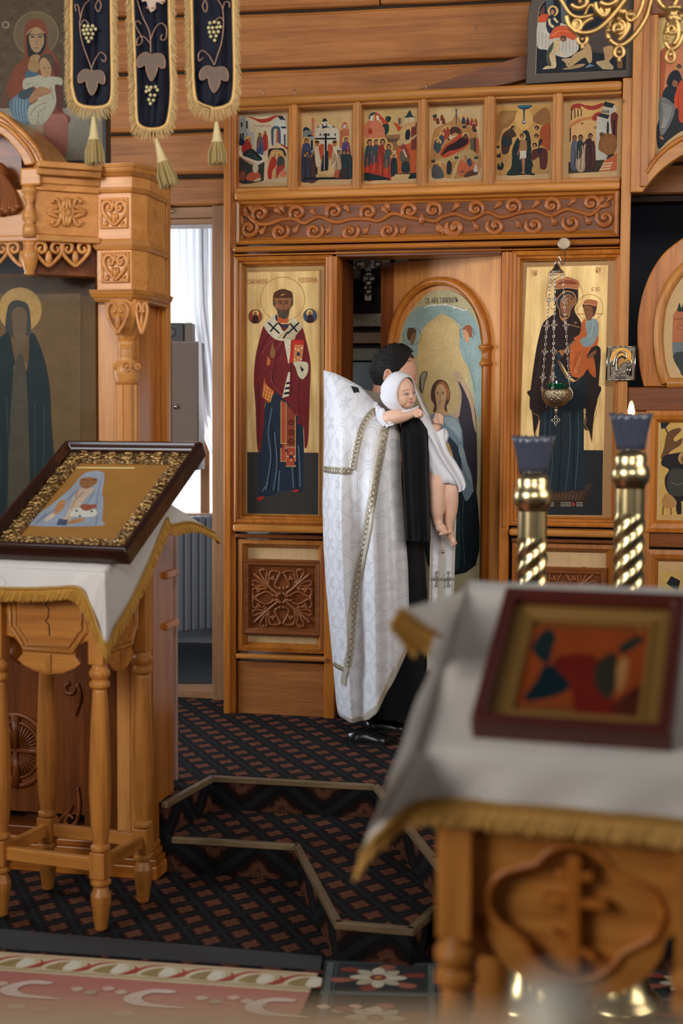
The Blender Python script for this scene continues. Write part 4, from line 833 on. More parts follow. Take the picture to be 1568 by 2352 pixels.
P.p((186, 48, 34), 590, 760, 685, 768, 670, 930, 566, 945); P.p((196, 120, 70), 610, 800, 684, 805, 668, 932, 598, 935); P.e((44, 60, 80), 640, 876, 14, 18)
for x, y in ((618, 835), (668, 830), (610, 920), (660, 918), (640, 845), (640, 905)): P.e((232, 214, 176), x, y, 6)
P.s((200, 186, 152), 600, 940, 660, 935, 715, 950, 712, 1030, 675, 1075, 640, 1050, 620, 990); P.p((26, 24, 28), 650, 965, 686, 1000, 665, 1020, 660, 995)
P.p((170, 78, 46), 500, 1240, 545, 1270, 540, 1590, 500, 1590); P.p((140, 62, 38), 548, 1270, 620, 1365, 620, 1610, 542, 1620); P.p((172, 70, 46), 498, 1590, 540, 1590, 540, 1732, 498, 1730); P.p((172, 70, 46), 542, 1620, 620, 1620, 620, 1770, 542, 1772)
for y in range(1260, 1730, 14): P.p((226, 190, 130), 498, y, 505, y, 505, y+8, 498, y+8); P.p((226, 190, 130), 539, y, 546, y, 546, y+8, 539, y+8)
for y in range(1370, 1770, 14): P.p((226, 190, 130), 613, y, 620, y, 620, y+8, 613, y+8)
for x in range(500, 620, 14): P.p((226, 190, 130), x, 1764 if x > 540 else 1724, x+8, 1764 if x > 540 else 1724, x+8, 1772 if x > 540 else 1732, x, 1772 if x > 540 else 1732); P.p((226, 190, 130), x, 1612 if x > 540 else 1582, x+8, 1612 if x > 540 else 1582, x+8, 1620 if x > 540 else 1590, x, 1620 if x > 540 else 1590)
for y in (1420, 1500, 1570): P.ring((60, 28, 22), 582, y, 18, 24, 14); P.e((60, 28, 22), 582, y, 6)
P.e((40, 48, 70), 582, 1692, 13); P.p((40, 48, 70), 606, 1730, 620, 1730, 620, 1756, 606, 1756); P.p((40, 48, 70), 538, 1632, 550, 1632, 550, 1656, 538, 1656); P.p((40, 48, 70), 498, 1590, 510, 1590, 510, 1620, 498, 1620)
for x, y in ((556, 1690), (608, 1690), (582, 1664), (582, 1720)): P.e((232, 214, 176), x, y, 6)
for x, c in ((297, (160, 70, 50)), (732, (62, 80, 100))):
    y = 577 if x < 400 else 573
    P.e((70, 60, 60), x, y, 54, 57); P.e(c, x, y, 50, 53); P.e((226, 178, 100), x+8*(1 if x < 400 else -1)*.5, y-24, 26); P.s((60, 30, 34), x-24, y+48, x-16, y, x, y-26, x+20, y, x+26, y+46); P.e(SKIN2, x+2, y-22, 11, 14)
P.text((176, 96, 56), 'СТЫЙ НИКОЛАЕ', 238, 272, 395, 320, -2); P.text((176, 96, 56), 'ЧУДОТВОРЕЦЪ', 640, 268, 788, 314)
P.build('painting', t)
# ------------------------------------------------------------------ crowned mother of God icon, right of the door
t = board('saint_icon', 'tall icon of a crowned woman in dark robes holding a crowned child on gold ground', 1196, 590, 1410, 1202, -.05, -.01, mat=plain('icon_margin_ochre', lin((168, 122, 66)), .5, noise=.1, scale=20))
ZT = (1180, 590, 6.358); ZU = (1140, 900, 3.664)
g = MB(IC); g.pprism([za(190, 152, ZT), za(1375, 120, ZT), za(888, 1042, ZU), za(160, 1040, ZU)], -.01, -.0088); g.build('gold_ground', gold_leaf(), t)
P = Pic(IC, -.0086, ZU, .9)
P.p((38, 38, 40), 735, 490, 897, 492, 888, 1040, 165, 1035, 200, 490, 360, 490)
P.s((40, 24, 22), 300, -20, 840, -60, 850, 60, 820, 200, 802, 425, 780, 330, 735, 300, 730, 60, 420, 60, 410, 180, 350, 260, 320, 380, 300, 200, 285, 60)
P.s((30, 42, 50), 430, -60, 720, -60, 735, 200, 735, 500, 745, 810, 640, 845, 560, 835, 420, 865, 300, 850, 355, 500, 360, 300)
for pts in ((480, 0, 450, 300, 470, 600, 440, 850), (600, 0, 620, 400, 580, 830), (680, 0, 690, 400, 660, 820), (420, 100, 400, 400, 380, 800)): P.l((58, 78, 92), 8, *pts)
for pts in ((540, 100, 540, 500, 520, 840), (645, 100, 650, 500, 640, 820)): P.l((16, 22, 28), 9, *pts)
P.l((176, 130, 70), 5, 725, 60, 750, 100, 730, 160, 755, 220, 745, 280, 775, 330, 800, 420); P.l((176, 130, 70), 5, 850, 60, 830, 120, 840, 180, 815, 260, 802, 420); P.l((176, 130, 70), 5, 290, 180, 350, 200, 350, 270, 320, 360)
P.s((170, 56, 42), 590, 852, 620, 835, 690, 840, 680, 866, 620, 870)
P.p((70, 50, 34), 440, 850, 735, 830, 760, 775, 805, 775, 720, 910, 300, 915); P.p((50, 38, 30), 300, 915, 720, 910, 810, 800, 815, 830, 725, 965, 300, 968)
for i in range(10): P.l((140, 106, 62), 3, 440+i*30, 858, 425+i*30, 908, sm=False)
for y in (932, 946, 960):
    for x in range(320, 720, 11):
        if 480 < x < 536 or 620 < x < 664: continue
        P.p((206, 196, 172), x, y-4, x+6, y-4, x+6, y+3, x, y+3)
P.p((150, 50, 40), 630, 930, 655, 930, 655, 962, 630, 962)
P.z = ZT
P.ring((150, 100, 50), 735, 560, 268, 274); P.ring((150, 100, 50), 1108, 740, 190, 195)
P.s((44, 27, 25), 600, 480, 640, 450, 900, 450, 935, 520, 930, 640, 880, 780, 980, 960, 1000, 1180, 1230, 1300, 1265, 1420, 1240, 1800, 1190, 2200, 1020, 2200, 1010, 1900, 830, 1760, 600, 1500, 500, 2200, 260, 2250, 232, 2050, 300, 1500, 360, 1180, 430, 960, 560, 850, 610, 760, 585, 600)
P.s((28, 38, 46), 600, 1500, 660, 1520, 760, 1720, 880, 1820, 1020, 1720, 1050, 1700, 1020, 2200, 490, 2200, 560, 1700)
for pts in ((480, 960, 420, 1300, 330, 1800), (620, 900, 700, 1100, 900, 1180), (560, 1000, 600, 1250, 720, 1300), (400, 1100, 380, 1500, 300, 2000)): P.l((70, 46, 40), 9, *pts)
P.s((196, 136, 76), 620, 700, 640, 590, 740, 500, 860, 515, 910, 600, 900, 680, 840, 760, 800, 880, 720, 930, 670, 880, 660, 780); P.s((36, 46, 56), 630, 690, 650, 600, 745, 515, 850, 528, 895, 600, 885, 680, 825, 750, 790, 870, 720, 890, 680, 860, 672, 780)
P.s((150, 100, 62), 670, 700, 690, 610, 760, 545, 850, 560, 890, 620, 870, 700, 830, 790, 800, 850, 720, 870, 690, 800)
P.l((60, 36, 26), 9, 770, 590, 830, 570, 880, 590); P.e((44, 28, 22), 845, 612, 20, 9); P.l((60, 36, 26), 8, 700, 610, 740, 600); P.e((44, 28, 22), 725, 628, 16, 8); P.l((104, 64, 40), 8, 790, 620, 800, 700, 775, 715); P.l((140, 60, 46), 9, 745, 765, 800, 762); P.l((186, 138, 96), 14, 770, 640, 782, 690)
P.s((196, 120, 78), 605, 470, 620, 360, 680, 320, 780, 300, 900, 330, 950, 370, 925, 470, 770, 440); P.s((150, 80, 50), 640, 400, 700, 350, 780, 340, 880, 360, 920, 400, 780, 400); P.l((220, 160, 110), 12, 610, 470, 770, 450, 925, 470); P.l((90, 50, 40), 5, 620, 455, 770, 435, 920, 455)
P.l((196, 136, 76), 9, 680, 890, 760, 970, 960, 1030); P.ring((206, 150, 80), 898, 962, 12, 18, 10)
P.s((150, 100, 62), 640, 1400, 760, 1330, 860, 1230, 900, 1230, 840, 1320, 720, 1430, 680, 1460); P.p((40, 54, 70), 610, 1430, 650, 1380, 720, 1440, 660, 1510); P.p((196, 118, 64), 655, 1370, 685, 1355, 715, 1440, 700, 1455); P.l((196, 136, 76), 8, 650, 1380, 590, 1440, 540, 1700, 470, 2200); P.l((196, 136, 76), 8, 640, 1520, 740, 1720, 860, 1825, 980, 1750)
P.s((198, 100, 46), 870, 1190, 960, 1120, 990, 960, 1040, 910, 1050, 1060, 1160, 1140, 1225, 1120, 1220, 1280, 1130, 1330, 1060, 1480, 1160, 1460, 1195, 1755, 1110, 1700, 1070, 1640, 1000, 1740, 900, 1760, 820, 1680, 820, 1360, 900, 1240)
for i in range(7): P.l((226, 146, 84), 6, 1000-i*6, 1400+i*8, 960-i*14, 1520+i*24, 920-i*6, 1700); P.l((150, 64, 30), 5, 900+i*20, 1380, 880+i*10, 1560, 860+i*18, 1690)
P.s((138, 152, 154), 1050, 950, 1160, 900, 1225, 960, 1228, 1110, 1160, 1270, 1060, 1320, 990, 1280, 970, 1210, 1060, 1150, 1050, 1060); P.l((176, 188, 186), 9, 1150, 960, 1140, 1080, 1090, 1170)
P.s((84, 50, 36), 1010, 740, 1030, 680, 1190, 690, 1205, 760, 1170, 860, 1140, 860); P.s((140, 88, 56), 1015, 750, 1040, 715, 1120, 720, 1150, 780, 1140, 900, 1070, 930, 1040, 850); P.e((40, 26, 20), 1080, 780, 14, 6); P.e((40, 26, 20), 1032, 776, 10, 5); P.l((90, 50, 36), 6, 1050, 790, 1046, 820)
P.s((186, 112, 70), 1020, 700, 1030, 640, 1110, 620, 1215, 650, 1200, 720, 1110, 700); P.l((230, 176, 120), 7, 1025, 695, 1110, 690, 1198, 715); P.l((176, 80, 50), 6, 920, 835, 1030, 832); P.l((176, 80, 50), 6, 1180, 830, 1300, 832)
P.s((130, 84, 52), 1060, 1480, 1130, 1400, 1200, 1360, 1190, 1420, 1110, 1480)
P.text((176, 92, 50), 'МР', 265, 195, 340, 280); P.text((176, 92, 50), 'ѲУ', 1192, 150, 1270, 248); P.text((176, 92, 50), 'IС ХС', 1132, 440, 1250, 500)
P.text((70, 44, 26), 'Сей образъ написанъ въ память о рабѣ божией молитвами святыхъ', 210, 40, 1350, 92, -20)
P.z = ZU; P.text((70, 44, 26), 'милосердия двери отверзи намъ благословенная', 200, 1070, 860, 1092)
P.build('painting', t)
# ------------------------------------------------------------------ angel on the deacon door
ZG = (890, 640, 6.533); P = Pic(DR, .0085, ZG, .95)
body = crom([(205, 1010), (220, 800), (300, 560), (430, 380), (600, 220), (800, 165), (980, 190), (1150, 290), (1290, 470), (1370, 720), (1400, 1000)], False, 4)
P.p((182, 168, 126), *[v for p in body for v in p], 1390, 2000, 1330, 4300, 200, 4300)
P.s((146, 166, 160), 215, 1000, 250, 700, 400, 470, 600, 400, 800, 395, 1000, 420, 1200, 480, 1300, 600, 1390, 900, 1390, 2000, 1330, 2000, 1240, 1400, 1130, 1200, 1070, 1000, 1090, 740, 1000, 620, 860, 540, 790, 520, 700, 600, 560, 700, 470, 950, 430, 1150, 200, 1150)
P.s((206, 176, 118), 800, 540, 980, 640, 1080, 800, 1070, 1000, 1140, 1230, 1210, 1400, 1150, 1700, 1000, 2000, 640, 2000, 480, 1500, 450, 1150, 480, 860, 600, 680)
for i in range(14): P.l((120, 140, 136), 4, 320+i*32, 500-i*6+abs(i-7)*6, 340+i*34, 560-i*3, 300+i*40, 620+abs(i-5)*4)
for i in range(10): P.l((120, 140, 136), 4, 860+i*36, 440+i*12, 900+i*34, 520+i*18, 1000+i*26, 600+i*26); P.l((120, 140, 136), 4, 1120+i*20, 1000+i*60, 1180+i*14, 1080+i*70, 1250+i*8, 1000+i*70)
for pts in ((550, 440, 640, 400, 850, 395, 1000, 425, 1150, 480),): P.l((232, 220, 206), 13, *pts)
for x, y in ((860, 380), (1000, 440), (1175, 470), (700, 402)): P.e((236, 226, 214), x, y, 20, 9)
for x, y, f in ((370, 870, -1), (1190, 830, 1)):
    P.ring((104, 116, 112), x, y-10, 128 if f < 0 else 104, 136 if f < 0 else 112, 30); P.e((150, 168, 160), x, y-10, 88, 140)
    P.s((150, 84, 52) if f > 0 else (92, 64, 48), x-60*f, y-60, x-20*f, y-130, x+60*f, y-120, x+80*f, y-20, x+50*f, y+60); P.s((206, 150, 104) if f > 0 else (128, 96, 70), x-58*f, y-50, x-20*f, y-60, x+30*f, y+20, x+20*f, y+130, x-20*f, y+110, x-50*f, y+20)
P.s((54, 44, 52), 985, 1440, 1010, 1395, 1080, 1420, 1180, 1600, 1280, 1850, 1330, 2200, 1330, 3200, 1180, 2800, 1100, 2300, 1060, 2100, 1000, 2040, 1080, 1900, 1090, 1700, 1030, 1540); P.s((196, 160, 126), 985, 1440, 1010, 1395, 1090, 1430, 1200, 1640, 1290, 1900, 1330, 2300, 1290, 2200, 1230, 1880, 1130, 1640, 1060, 1540, 1110, 1740, 1090, 1960, 1060, 2080, 960, 2080, 1060, 1900, 1060, 1640)
P.s((80, 70, 66), 490, 1440, 560, 1390, 600, 1420, 560, 1560, 520, 1720, 470, 1640); P.s((150, 138, 112), 500, 1450, 560, 1405, 585, 1430, 550, 1550, 515, 1700)
P.s((84, 48, 34), 650, 1800, 660, 1640, 720, 1540, 800, 1515, 890, 1570, 935, 1720, 920, 1840, 880, 1920, 880, 2000, 690, 2010, 700, 1900); P.s((170, 96, 52), 740, 1590, 810, 1540, 880, 1590, 930, 1720, 900, 1840, 880, 1700, 800, 1570, 730, 1650)
P.s((196, 152, 104), 710, 1720, 740, 1620, 800, 1580, 860, 1640, 885, 1760, 860, 1880, 850, 1960, 900, 2020, 900, 2080, 680, 2080, 660, 2040, 730, 1980, 730, 1860)
P.l((70, 42, 30), 9, 725, 1715, 765, 1705); P.l((70, 42, 30), 9, 805, 1708, 850, 1705); P.e((44, 34, 30), 748, 1730, 16, 7); P.e((44, 34, 30), 826, 1728, 16, 7); P.l((140, 96, 60), 9, 785, 1730, 786, 1830, 775, 1838); P.l((150, 70, 52), 9, 765, 1862, 806, 1862)
P.s((120, 138, 146), 640, 2070, 760, 2050, 900, 2050, 1040, 2110, 1120, 2300, 1150, 2700, 1250, 2900, 1280, 3300, 1160, 3340, 1000, 3000, 880, 2800, 700, 2600); P.s((160, 172, 172), 860, 2080, 1000, 2100, 1090, 2240, 1100, 2450, 1000, 2300, 880, 2200)
P.s((214, 166, 92), 880, 2500, 960, 2420, 1040, 2560, 1060, 2800, 980, 2760, 900, 2660); P.s((206, 150, 96), 900, 2520, 980, 2440, 1010, 2520, 960, 2600)
P.s((40, 48, 62), 870, 2340, 1000, 2450, 1080, 2600, 1110, 2900, 1030, 2800, 950, 2560); P.s((150, 162, 164), 1060, 2560, 1120, 2500, 1200, 2800, 1260, 3060, 1200, 2960, 1120, 2760)
P.s((26, 34, 38), 600, 2900, 1000, 2900, 1170, 3340, 1330, 3200, 1320, 4300, 600, 4300); P.s((44, 60, 62), 900, 3200, 1060, 3300, 1080, 4300, 860, 4300); P.l((70, 88, 88), 9, 1140, 3300, 1120, 3700, 1160, 4300)
P.text((44, 40, 40), 'СВ. АРХ. ГАВРІИЛЪ', 560, 290, 1055, 372, -12)
P.build('angel_painting', dr)
# ------------------------------------------------------------------ arched icon above the row
AR_ = Fr(IC.w((0, 0, -.02)), UI); ZR = (1200, 0, 5.6)
pts = [za(*p, ZR) for p in ((35, 1085), (55, 700), (62, 250), (85, 80), (140, -80), (230, -220), (420, -380), (700, -450), (1100, -450), (1440, -330), (1440, 985))]
t = thing('arched_icon', 'dark arched icon on the top rail, a haloed woman on a white bed', 'icon', AR_, AR_.at(1320, 178)[:2]+(0,))
MB(AR_).pprism(pts, -.03, .0).build('board', plain('icon_dark_border', lin((72, 58, 46)), .5, noise=.15, scale=30), t, bevel=.004)
P = Pic(AR_, .0003, ZR, 1.0)
P.p((24, 30, 38), 175, 950, 190, 300, 215, 120, 300, -60, 500, -200, 1300, -200, 1340, 905); P.l((150, 128, 100), 9, 165, 960, 180, 560, 200, 180, 240, 60, 290, 0); P.l((120, 100, 80), 7, 1330, 900, 1345, 600); P.l((120, 100, 80), 7, 170, 955, 1335, 905, sm=False)
P.p((70, 82, 88), 280, -100, 390, -100, 400, 200, 320, 230); P.p((96, 60, 48), 200, 180, 280, 60, 280, 200); P.p((90, 96, 100), 480, -100, 560, -100, 560, 260, 500, 330)
P.s((190, 180, 164), 195, 300, 320, 270, 600, 330, 720, 440, 720, 560, 700, 660, 560, 740, 400, 700, 300, 640, 190, 600)
for i in range(12): P.l((140, 132, 124), 6, 210+i*44, 400+i*14, 205+i*44, 600+i*9)
P.s((74, 62, 58), 840, 420, 1060, 300, 1330, 280, 1330, 650, 880, 660); 
P.s((196, 78, 44), 200, 230, 250, 185, 330, 190, 330, 270, 210, 285); P.e((212, 168, 96), 390, 140, 70); P.e((38, 44, 54), 388, 145, 40, 52); P.e(SKIN, 385, 155, 22, 32); P.s((34, 42, 58), 300, 330, 320, 230, 380, 190, 450, 260, 480, 320, 420, 430, 340, 430); P.l((206, 178, 136), 34, 340, 240, 350, 310, 400, 350); P.l((206, 178, 136), 30, 400, 230, 450, 290)
P.s((196, 84, 48), 345, 500, 370, 410, 440, 340, 560, 335, 640, 400, 690, 450, 650, 520, 560, 480, 420, 490); P.l((226, 130, 80), 8, 380, 460, 470, 400, 600, 410)
P.s((196, 168, 126), 255, 890, 300, 850, 360, 830, 340, 700, 380, 580, 430, 500, 480, 540, 460, 640, 420, 700, 430, 860, 340, 885); P.s((70, 76, 62), 300, 740, 330, 620, 400, 540, 380, 640, 340, 720, 370, 840, 330, 840); P.e((92, 58, 44), 522, 495, 40, 42); P.e(SKIN2, 515, 510, 22, 26); P.l((206, 178, 136), 22, 440, 600, 470, 680, 540, 720)
P.s((176, 146, 108), 500, 760, 640, 750, 630, 800, 590, 810, 580, 850, 560, 850, 550, 810); P.s((178, 144, 100), 640, 720, 760, 640, 820, 540, 880, 620, 890, 780, 850, 810, 800, 740, 700, 800, 600, 870, 580, 860); P.s((160, 128, 90), 510, 890, 600, 860, 700, 830, 800, 820, 760, 860, 620, 890); P.p((96, 118, 128), 800, 870, 860, 820, 925, 845, 840, 870)
P.s((180, 138, 92), 1035, 620, 1100, 590, 1160, 600, 1180, 690, 1100, 800, 1060, 820, 1050, 700); P.p((178, 152, 112), 945, 790, 1090, 770, 1170, 860, 1160, 895, 1030, 890, 950, 820); P.s((128, 90, 60), 1215, 800, 1230, 760, 1275, 760, 1280, 870, 1220, 870)
P.build('painting', t)
# ------------------------------------------------------------------ spandrel icon and royal door icons at the right edge
t = thing('spandrel_icon', 'icon in the corner bay with a grey-robed figure and an orange-robed figure', 'icon', IC, IC.at(1530, 380, .03))
MB(IC).pprism([(1500, 16), (1720, 16)]+[(x, y+14) for x, y in arcB[::-1] if x > 1490], .015, .03).build('board', plain('icon_ochre_ground', lin((196, 158, 104)), .5), t)
P = Pic(IC, .0302, (1440, 0, 5.11), .9)
P.p((214, 182, 116), 385, 215, 1400, 190, 1400, 1420, 900, 1480, 640, 1560, 360, 1740, 370, 1000); P.p((178, 96, 62), 385, 600, 480, 520, 640, 480, 700, 420, 1400, 380, 1400, 1300, 370, 1300); P.p((206, 128, 86), 470, 640, 640, 500, 1400, 480, 1400, 1100, 420, 1100)
P.s((44, 44, 50), 360, 1740, 370, 1400, 640, 1250, 1400, 1000, 1400, 1380, 900, 1450, 640, 1540, 480, 1650); P.e((206, 150, 90), 600, 790, 40); P.s((36, 38, 48), 470, 1000, 490, 880, 560, 820, 620, 860, 640, 1000); P.e(SKIN, 605, 790, 26, 36); P.s((92, 66, 50), 575, 790, 600, 750, 635, 770, 630, 800)
P.s((34, 42, 52), 410, 1120, 450, 1030, 540, 980, 590, 1050, 560, 1200, 500, 1240, 430, 1200); P.s((118, 116, 114), 370, 1180, 430, 1140, 520, 1200, 560, 1260, 530, 1400, 440, 1560, 390, 1580, 370, 1400); 
for i in range(6): P.l((160, 158, 154), 7, 420+i*20, 1210+i*6, 430+i*14, 1350, 400+i*8, 1500)
P.e((150, 100, 70), 560, 980, 34, 40); P.s((206, 78, 44), 550, 1180, 590, 1020, 640, 940, 760, 900, 780, 1400, 620, 1430, 600, 1280); P.l((170, 50, 30), 8, 620, 1050, 600, 1200, 640, 1400); P.s((170, 120, 84), 380, 1600, 420, 1610, 425, 1640, 390, 1630)
P.build('painting', t)
t = thing('oval_icon', 'oval icon in the royal door with a grey arcade and orange wall', 'icon', IC, IC.at(1545, 870, .046))
MB(IC).pprism(crom([(1540, 870), (1528, 840), (1522, 790), (1524, 740), (1534, 695), (1556, 650), (1600, 612), (1700, 580)], False, 4)+[(1700, 870)], .045, .048).build('board', plain('icon_ochre_ground', lin((196, 158, 104)), .5), t)
P = Pic(IC, .0482, gain=.9)
P.p((206, 178, 116), 1556, 720, 1562, 690, 1590, 650, 1700, 600, 1700, 725); P.p((184, 110, 70), 1545, 725, 1556, 705, 1700, 700, 1700, 790, 1543, 790); P.p((112, 118, 118), 1543, 786, 1700, 784, 1700, 812, 1544, 812); P.s((58, 66, 62), 1546, 812, 1600, 808, 1700, 806, 1700, 866, 1580, 866, 1560, 850)
for x in (1548, 1556, 1565, 1576): P.s((60, 62, 66), x, 826, x+1, 814, x+4, 812, x+7, 814, x+7, 826)
P.s((40, 48, 40), 1556, 715, 1560, 695, 1564, 708, 1570, 692, 1574, 712)
P.ring((150, 84, 56), 1562, 752, 5, 7); P.l((150, 84, 56), 3, 1548, 733, 1600, 730)
P.build('painting', t)
t = thing('evangelist_icon', 'square icon in the royal door of a seated dark-robed writer on a stool', 'icon', IC, IC.at(1540, 1215, .03))
MB(IC).pbox(1494, 955, 1700, 1210, .015, .03).build('board', plain('icon_ochre_ground', lin((196, 158, 104)), .5), t)
P = Pic(IC, .0302, (1440, 440, 2.613), .9)
P.p((214, 172, 92), 198, 1385, 700, 1375, 700, 1980, 192, 1985); P.p((34, 40, 50), 200, 1386, 262, 1384, 226, 1420, 203, 1425); P.l((34, 40, 50), 8, 225, 1410, 245, 1455); P.s((112, 76, 46), 200, 1600, 220, 1540, 240, 1450, 300, 1420, 325, 1430, 280, 1480, 290, 1500, 330, 1480, 320, 1520, 260, 1560, 230, 1600)
P.s((40, 36, 38), 205, 1640, 215, 1595, 260, 1575, 400, 1580, 420, 1800, 320, 1860, 240, 1800, 225, 1720, 250, 1670); P.s((70, 66, 60), 250, 1690, 300, 1660, 400, 1700, 400, 1800, 290, 1830, 240, 1780); P.l((110, 104, 92), 6, 260, 1740, 300, 1760, 360, 1740); P.s((40, 32, 30), 288, 1830, 320, 1850, 325, 1930, 300, 1940)
P.s((184, 134, 76), 208, 1850, 240, 1810, 290, 1850, 290, 1890, 225, 1900); P.l((130, 90, 50), 9, 215, 1890, 212, 1970); P.l((130, 90, 50), 9, 262, 1900, 262, 1970); P.p((206, 162, 100), 195, 1940, 700, 1930, 700, 1980, 195, 1985); P.e((196, 150, 90), 345, 1600, 40); P.e(SKIN2, 345, 1610, 24, 30)
P.build('painting', t)
t = thing('lower_panel_icon', 'gold panel icon at the bottom of the royal door', 'icon', IC, IC.at(1540, 1480, .03))
MB(IC).pbox(1494, 1276, 1700, 1490, .015, .03).build('board', plain('icon_ochre_ground', lin((196, 158, 104)), .5), t)
P = Pic(IC, .0302, gain=.9); P.p((206, 168, 96), 1514, 1312, 1690, 1308, 1690, 1470, 1514, 1476); P.p((40, 36, 38), 1530, 1340, 1541, 1323, 1562, 1334, 1556, 1360); P.build('painting', t)
# ------------------------------------------------------------------ small silver-covered icon hung on the post
SV = Fr(IC.w((0, 0, .085)), UI); ZS = (1380, 780, 15.68)
t = thing('silver_icon', 'small silver-covered icon with a gold halo hung on the post', 'icon', SV, SV.at(1427, 873))
fc = [za(*p, ZS) for p in ((228, 268), (1240, 250), (1205, 1450), (195, 1455))]
MB(SV).pprism(fc, -.012, .0).build('cover', plain('chased_silver', lin((150, 138, 120)), .32, .9, noise=.4, scale=220, bump=.6), t, bevel=.002)
rm = MB(SV)
for a, b in zip(fc, fc[1:]+fc[:1]): rm.ptube([a, b], .0032, .001, spl=False)
for a, b in (((345, 300), (335, 1310)), ((1100, 400), (1090, 1300)), ((335, 1310), (1090, 1305))): rm.ptube([za(*a, ZS), za(*b, ZS)], .002, .001, spl=False)
rm.ptube([za(*p, ZS) for p in ((440, 960), (520, 640), (620, 490), (760, 440), (880, 490), (920, 680))], .005, .003); rm.ptube([za(*p, ZS) for p in ((550, 1170), (550, 800), (600, 640))], .003, .002); rm.ptube([za(*p, ZS) for p in ((450, 1180), (520, 1270), (760, 1240), (880, 1100))], .003, .002); rm.ptube([za(*p, ZS) for p in ((1050, 930), (1040, 1290))], .004, .002); rm.ptube([za(*p, ZS) for p in ((960, 930), (940, 1280))], .003, .002)
rm.build('silver_relief', SILVER(), t, smooth=True)
hl = MB(SV); hl.pprism([za(740+390*cos(a), 660-370*sin(a), ZS) for a in [pi*i/14-.35 for i in range(18)]], .0, .002); hl.build('halo', plain('gilt_halo', lin((206, 150, 70)), .35, .6, bump=.3, scale=200), t)
P = Pic(SV, .0022, ZS, .9); P.s((60, 44, 32), 585, 980, 600, 700, 680, 600, 780, 580, 880, 640, 870, 740, 720, 900, 770, 1010, 690, 970); P.s((196, 140, 74), 620, 820, 660, 690, 740, 660, 840, 690, 830, 780, 710, 890); P.s((178, 128, 70), 600, 960, 600, 850, 690, 910, 720, 970); P.e((60, 44, 32), 970, 800, 62, 80); P.e((206, 160, 80), 965, 800, 38, 46); P.p((26, 28, 32), 520, 1335, 885, 1340, 885, 1410, 520, 1410); P.text((176, 166, 150), 'КАЗАНСКАЯ', 545, 1352, 870, 1396); P.build('painting', t)
# ================================================================== carved icon case at the left
def vprism(m, pts, b0, b1, off0=0.0, off1=None):
    """upright prism over a plan outline (a, c), optionally grown outward"""
    off1 = off0 if off1 is None else off1; n = len(pts)
    ar = sum(pts[i][0]*pts[(i+1) % n][1]-pts[(i+1) % n][0]*pts[i][1] for i in range(n))
    if ar < 0: pts = pts[::-1]
    def grow(o):
        out = []
        for i in range(n):
            p0, p1, p2 = Vector(pts[i-1]), Vector(pts[i]), Vector(pts[(i+1) % n]); e1 = (p1-p0).normalized(); e2 = (p2-p1).normalized()
            n1_ = Vector((e1.y, -e1.x)); n2_ = Vector((e2.y, -e2.x)); q = n1_+n2_; d = q.dot(q)
            out.append(p1+q*(2*o/d) if d > .2 else p1+n1_*o)
        return out
    lo, hi = grow(off0), grow(off1)
    vs = [(p[0], b0, p[1]) for p in lo]+[(p[0], b1, p[1]) for p in hi]
    m.add(vs, [tuple(range(n)), tuple(range(2*n-1, n-1, -1))]+[(i, n+i, n+(i+1) % n, (i+1) % n) for i in range(n)]); return m
K = Fr((-.68, 5.15, 0), UI)
kt = thing('icon_case', 'large carved wooden icon case with fluted corner column at the left', 'icon case', K, (-.4, 0, -.2))
def kz(y, c=0.0, x=280): return K.at(x, y, c)[1]
aL, aM, aR = K.at(222, 560, -.02)[0], K.at(301, 560, -.02)[0], K.at(345, 560, -.1)[0]
plan = [(aL, -.02), (aM, -.02), (aR-.01, -.095), (aR-.01, -.30), (aL, -.30)]
def kv(name, b0, b1, o0=0.0, o1=None, wd='kiot', par=None, ax='x'):
    return vprism(MB(K), plan, b0, b1, o0, o1).build(name, W(ax, wd), par or kt, bevel=.003)
kv('corner_block', kz(548), kz(440)); kv('corner_block', kz(665), kz(572))
for ya, yb, o0, o1 in ((440, 430, .004, .012), (430, 404, .012, .012), (404, 396, .012, .026), (396, 386, .026, .034), (386, 376, .034, .04)): kv('cornice', kz(ya), kz(yb), o0, o1)
for ya, yb, o0, o1 in ((572, 562, .004, .014), (562, 548, .014, .008)): kv('band_moulding', kz(ya), kz(yb), o0, o1)
for ya, yb, o0, o1 in ((692, 684, .004, .01), (684, 676, .010, .02), (676, 664, .02, .024)): kv('abacus', kz(ya), kz(yb), o0, o1, wd='pine')
def heart(fr, cx, cy, w, h, c, par, mat):
    m = MB(fr)
    m.pframe(cx-w*.5, cy-h*.5, cx+w*.5, cy+h*.5, [(0, c-.002), (.0, c+.006), (.006, c+.006), (.008, c)], c)
    for s in (-1, 1):
        T = lambda pts: [(cx+s*u*w, cy+v*h) for u, v in pts]
        m.ptube(T([(.0, .42), (.22, .2), (.38, -.02), (.42, -.22), (.32, -.38), (.17, -.38), (.07, -.26), (.1, -.12), (.2, -.1), (.25, -.2), (.18, -.26)]), [.006, .0075, .0075, .007, .006, .005], c+.004, k=7, sub=4)
        m.ptube(T([(.42, .42), (.26, .38), (.34, .26)]), .005, c+.002, k=6)
    for u, v, rx, ry in ((0, .18, .08, .2), (-.1, .12, .05, .14), (.1, .12, .05, .14), (0, -.3, .05, .12), (-.17, -.2, .06, .06), (.17, -.2, .06, .06)):
        q = fr.at(cx+u*w, cy+v*h, c); sc = w/fr_scale; m.ell((q[0], q[1], c+.003), (rx*sc, ry*sc*h/w, .008), 8, 6)
    return m.build('carved_heart', mat, par, smooth=True)
fr_scale = 625.0
km = W('x', 'kiot')
heart(K, 262, 490, 64, 68, -.018, kt, km); heart(K, 265, 614, 64, 70, -.018, kt, km)
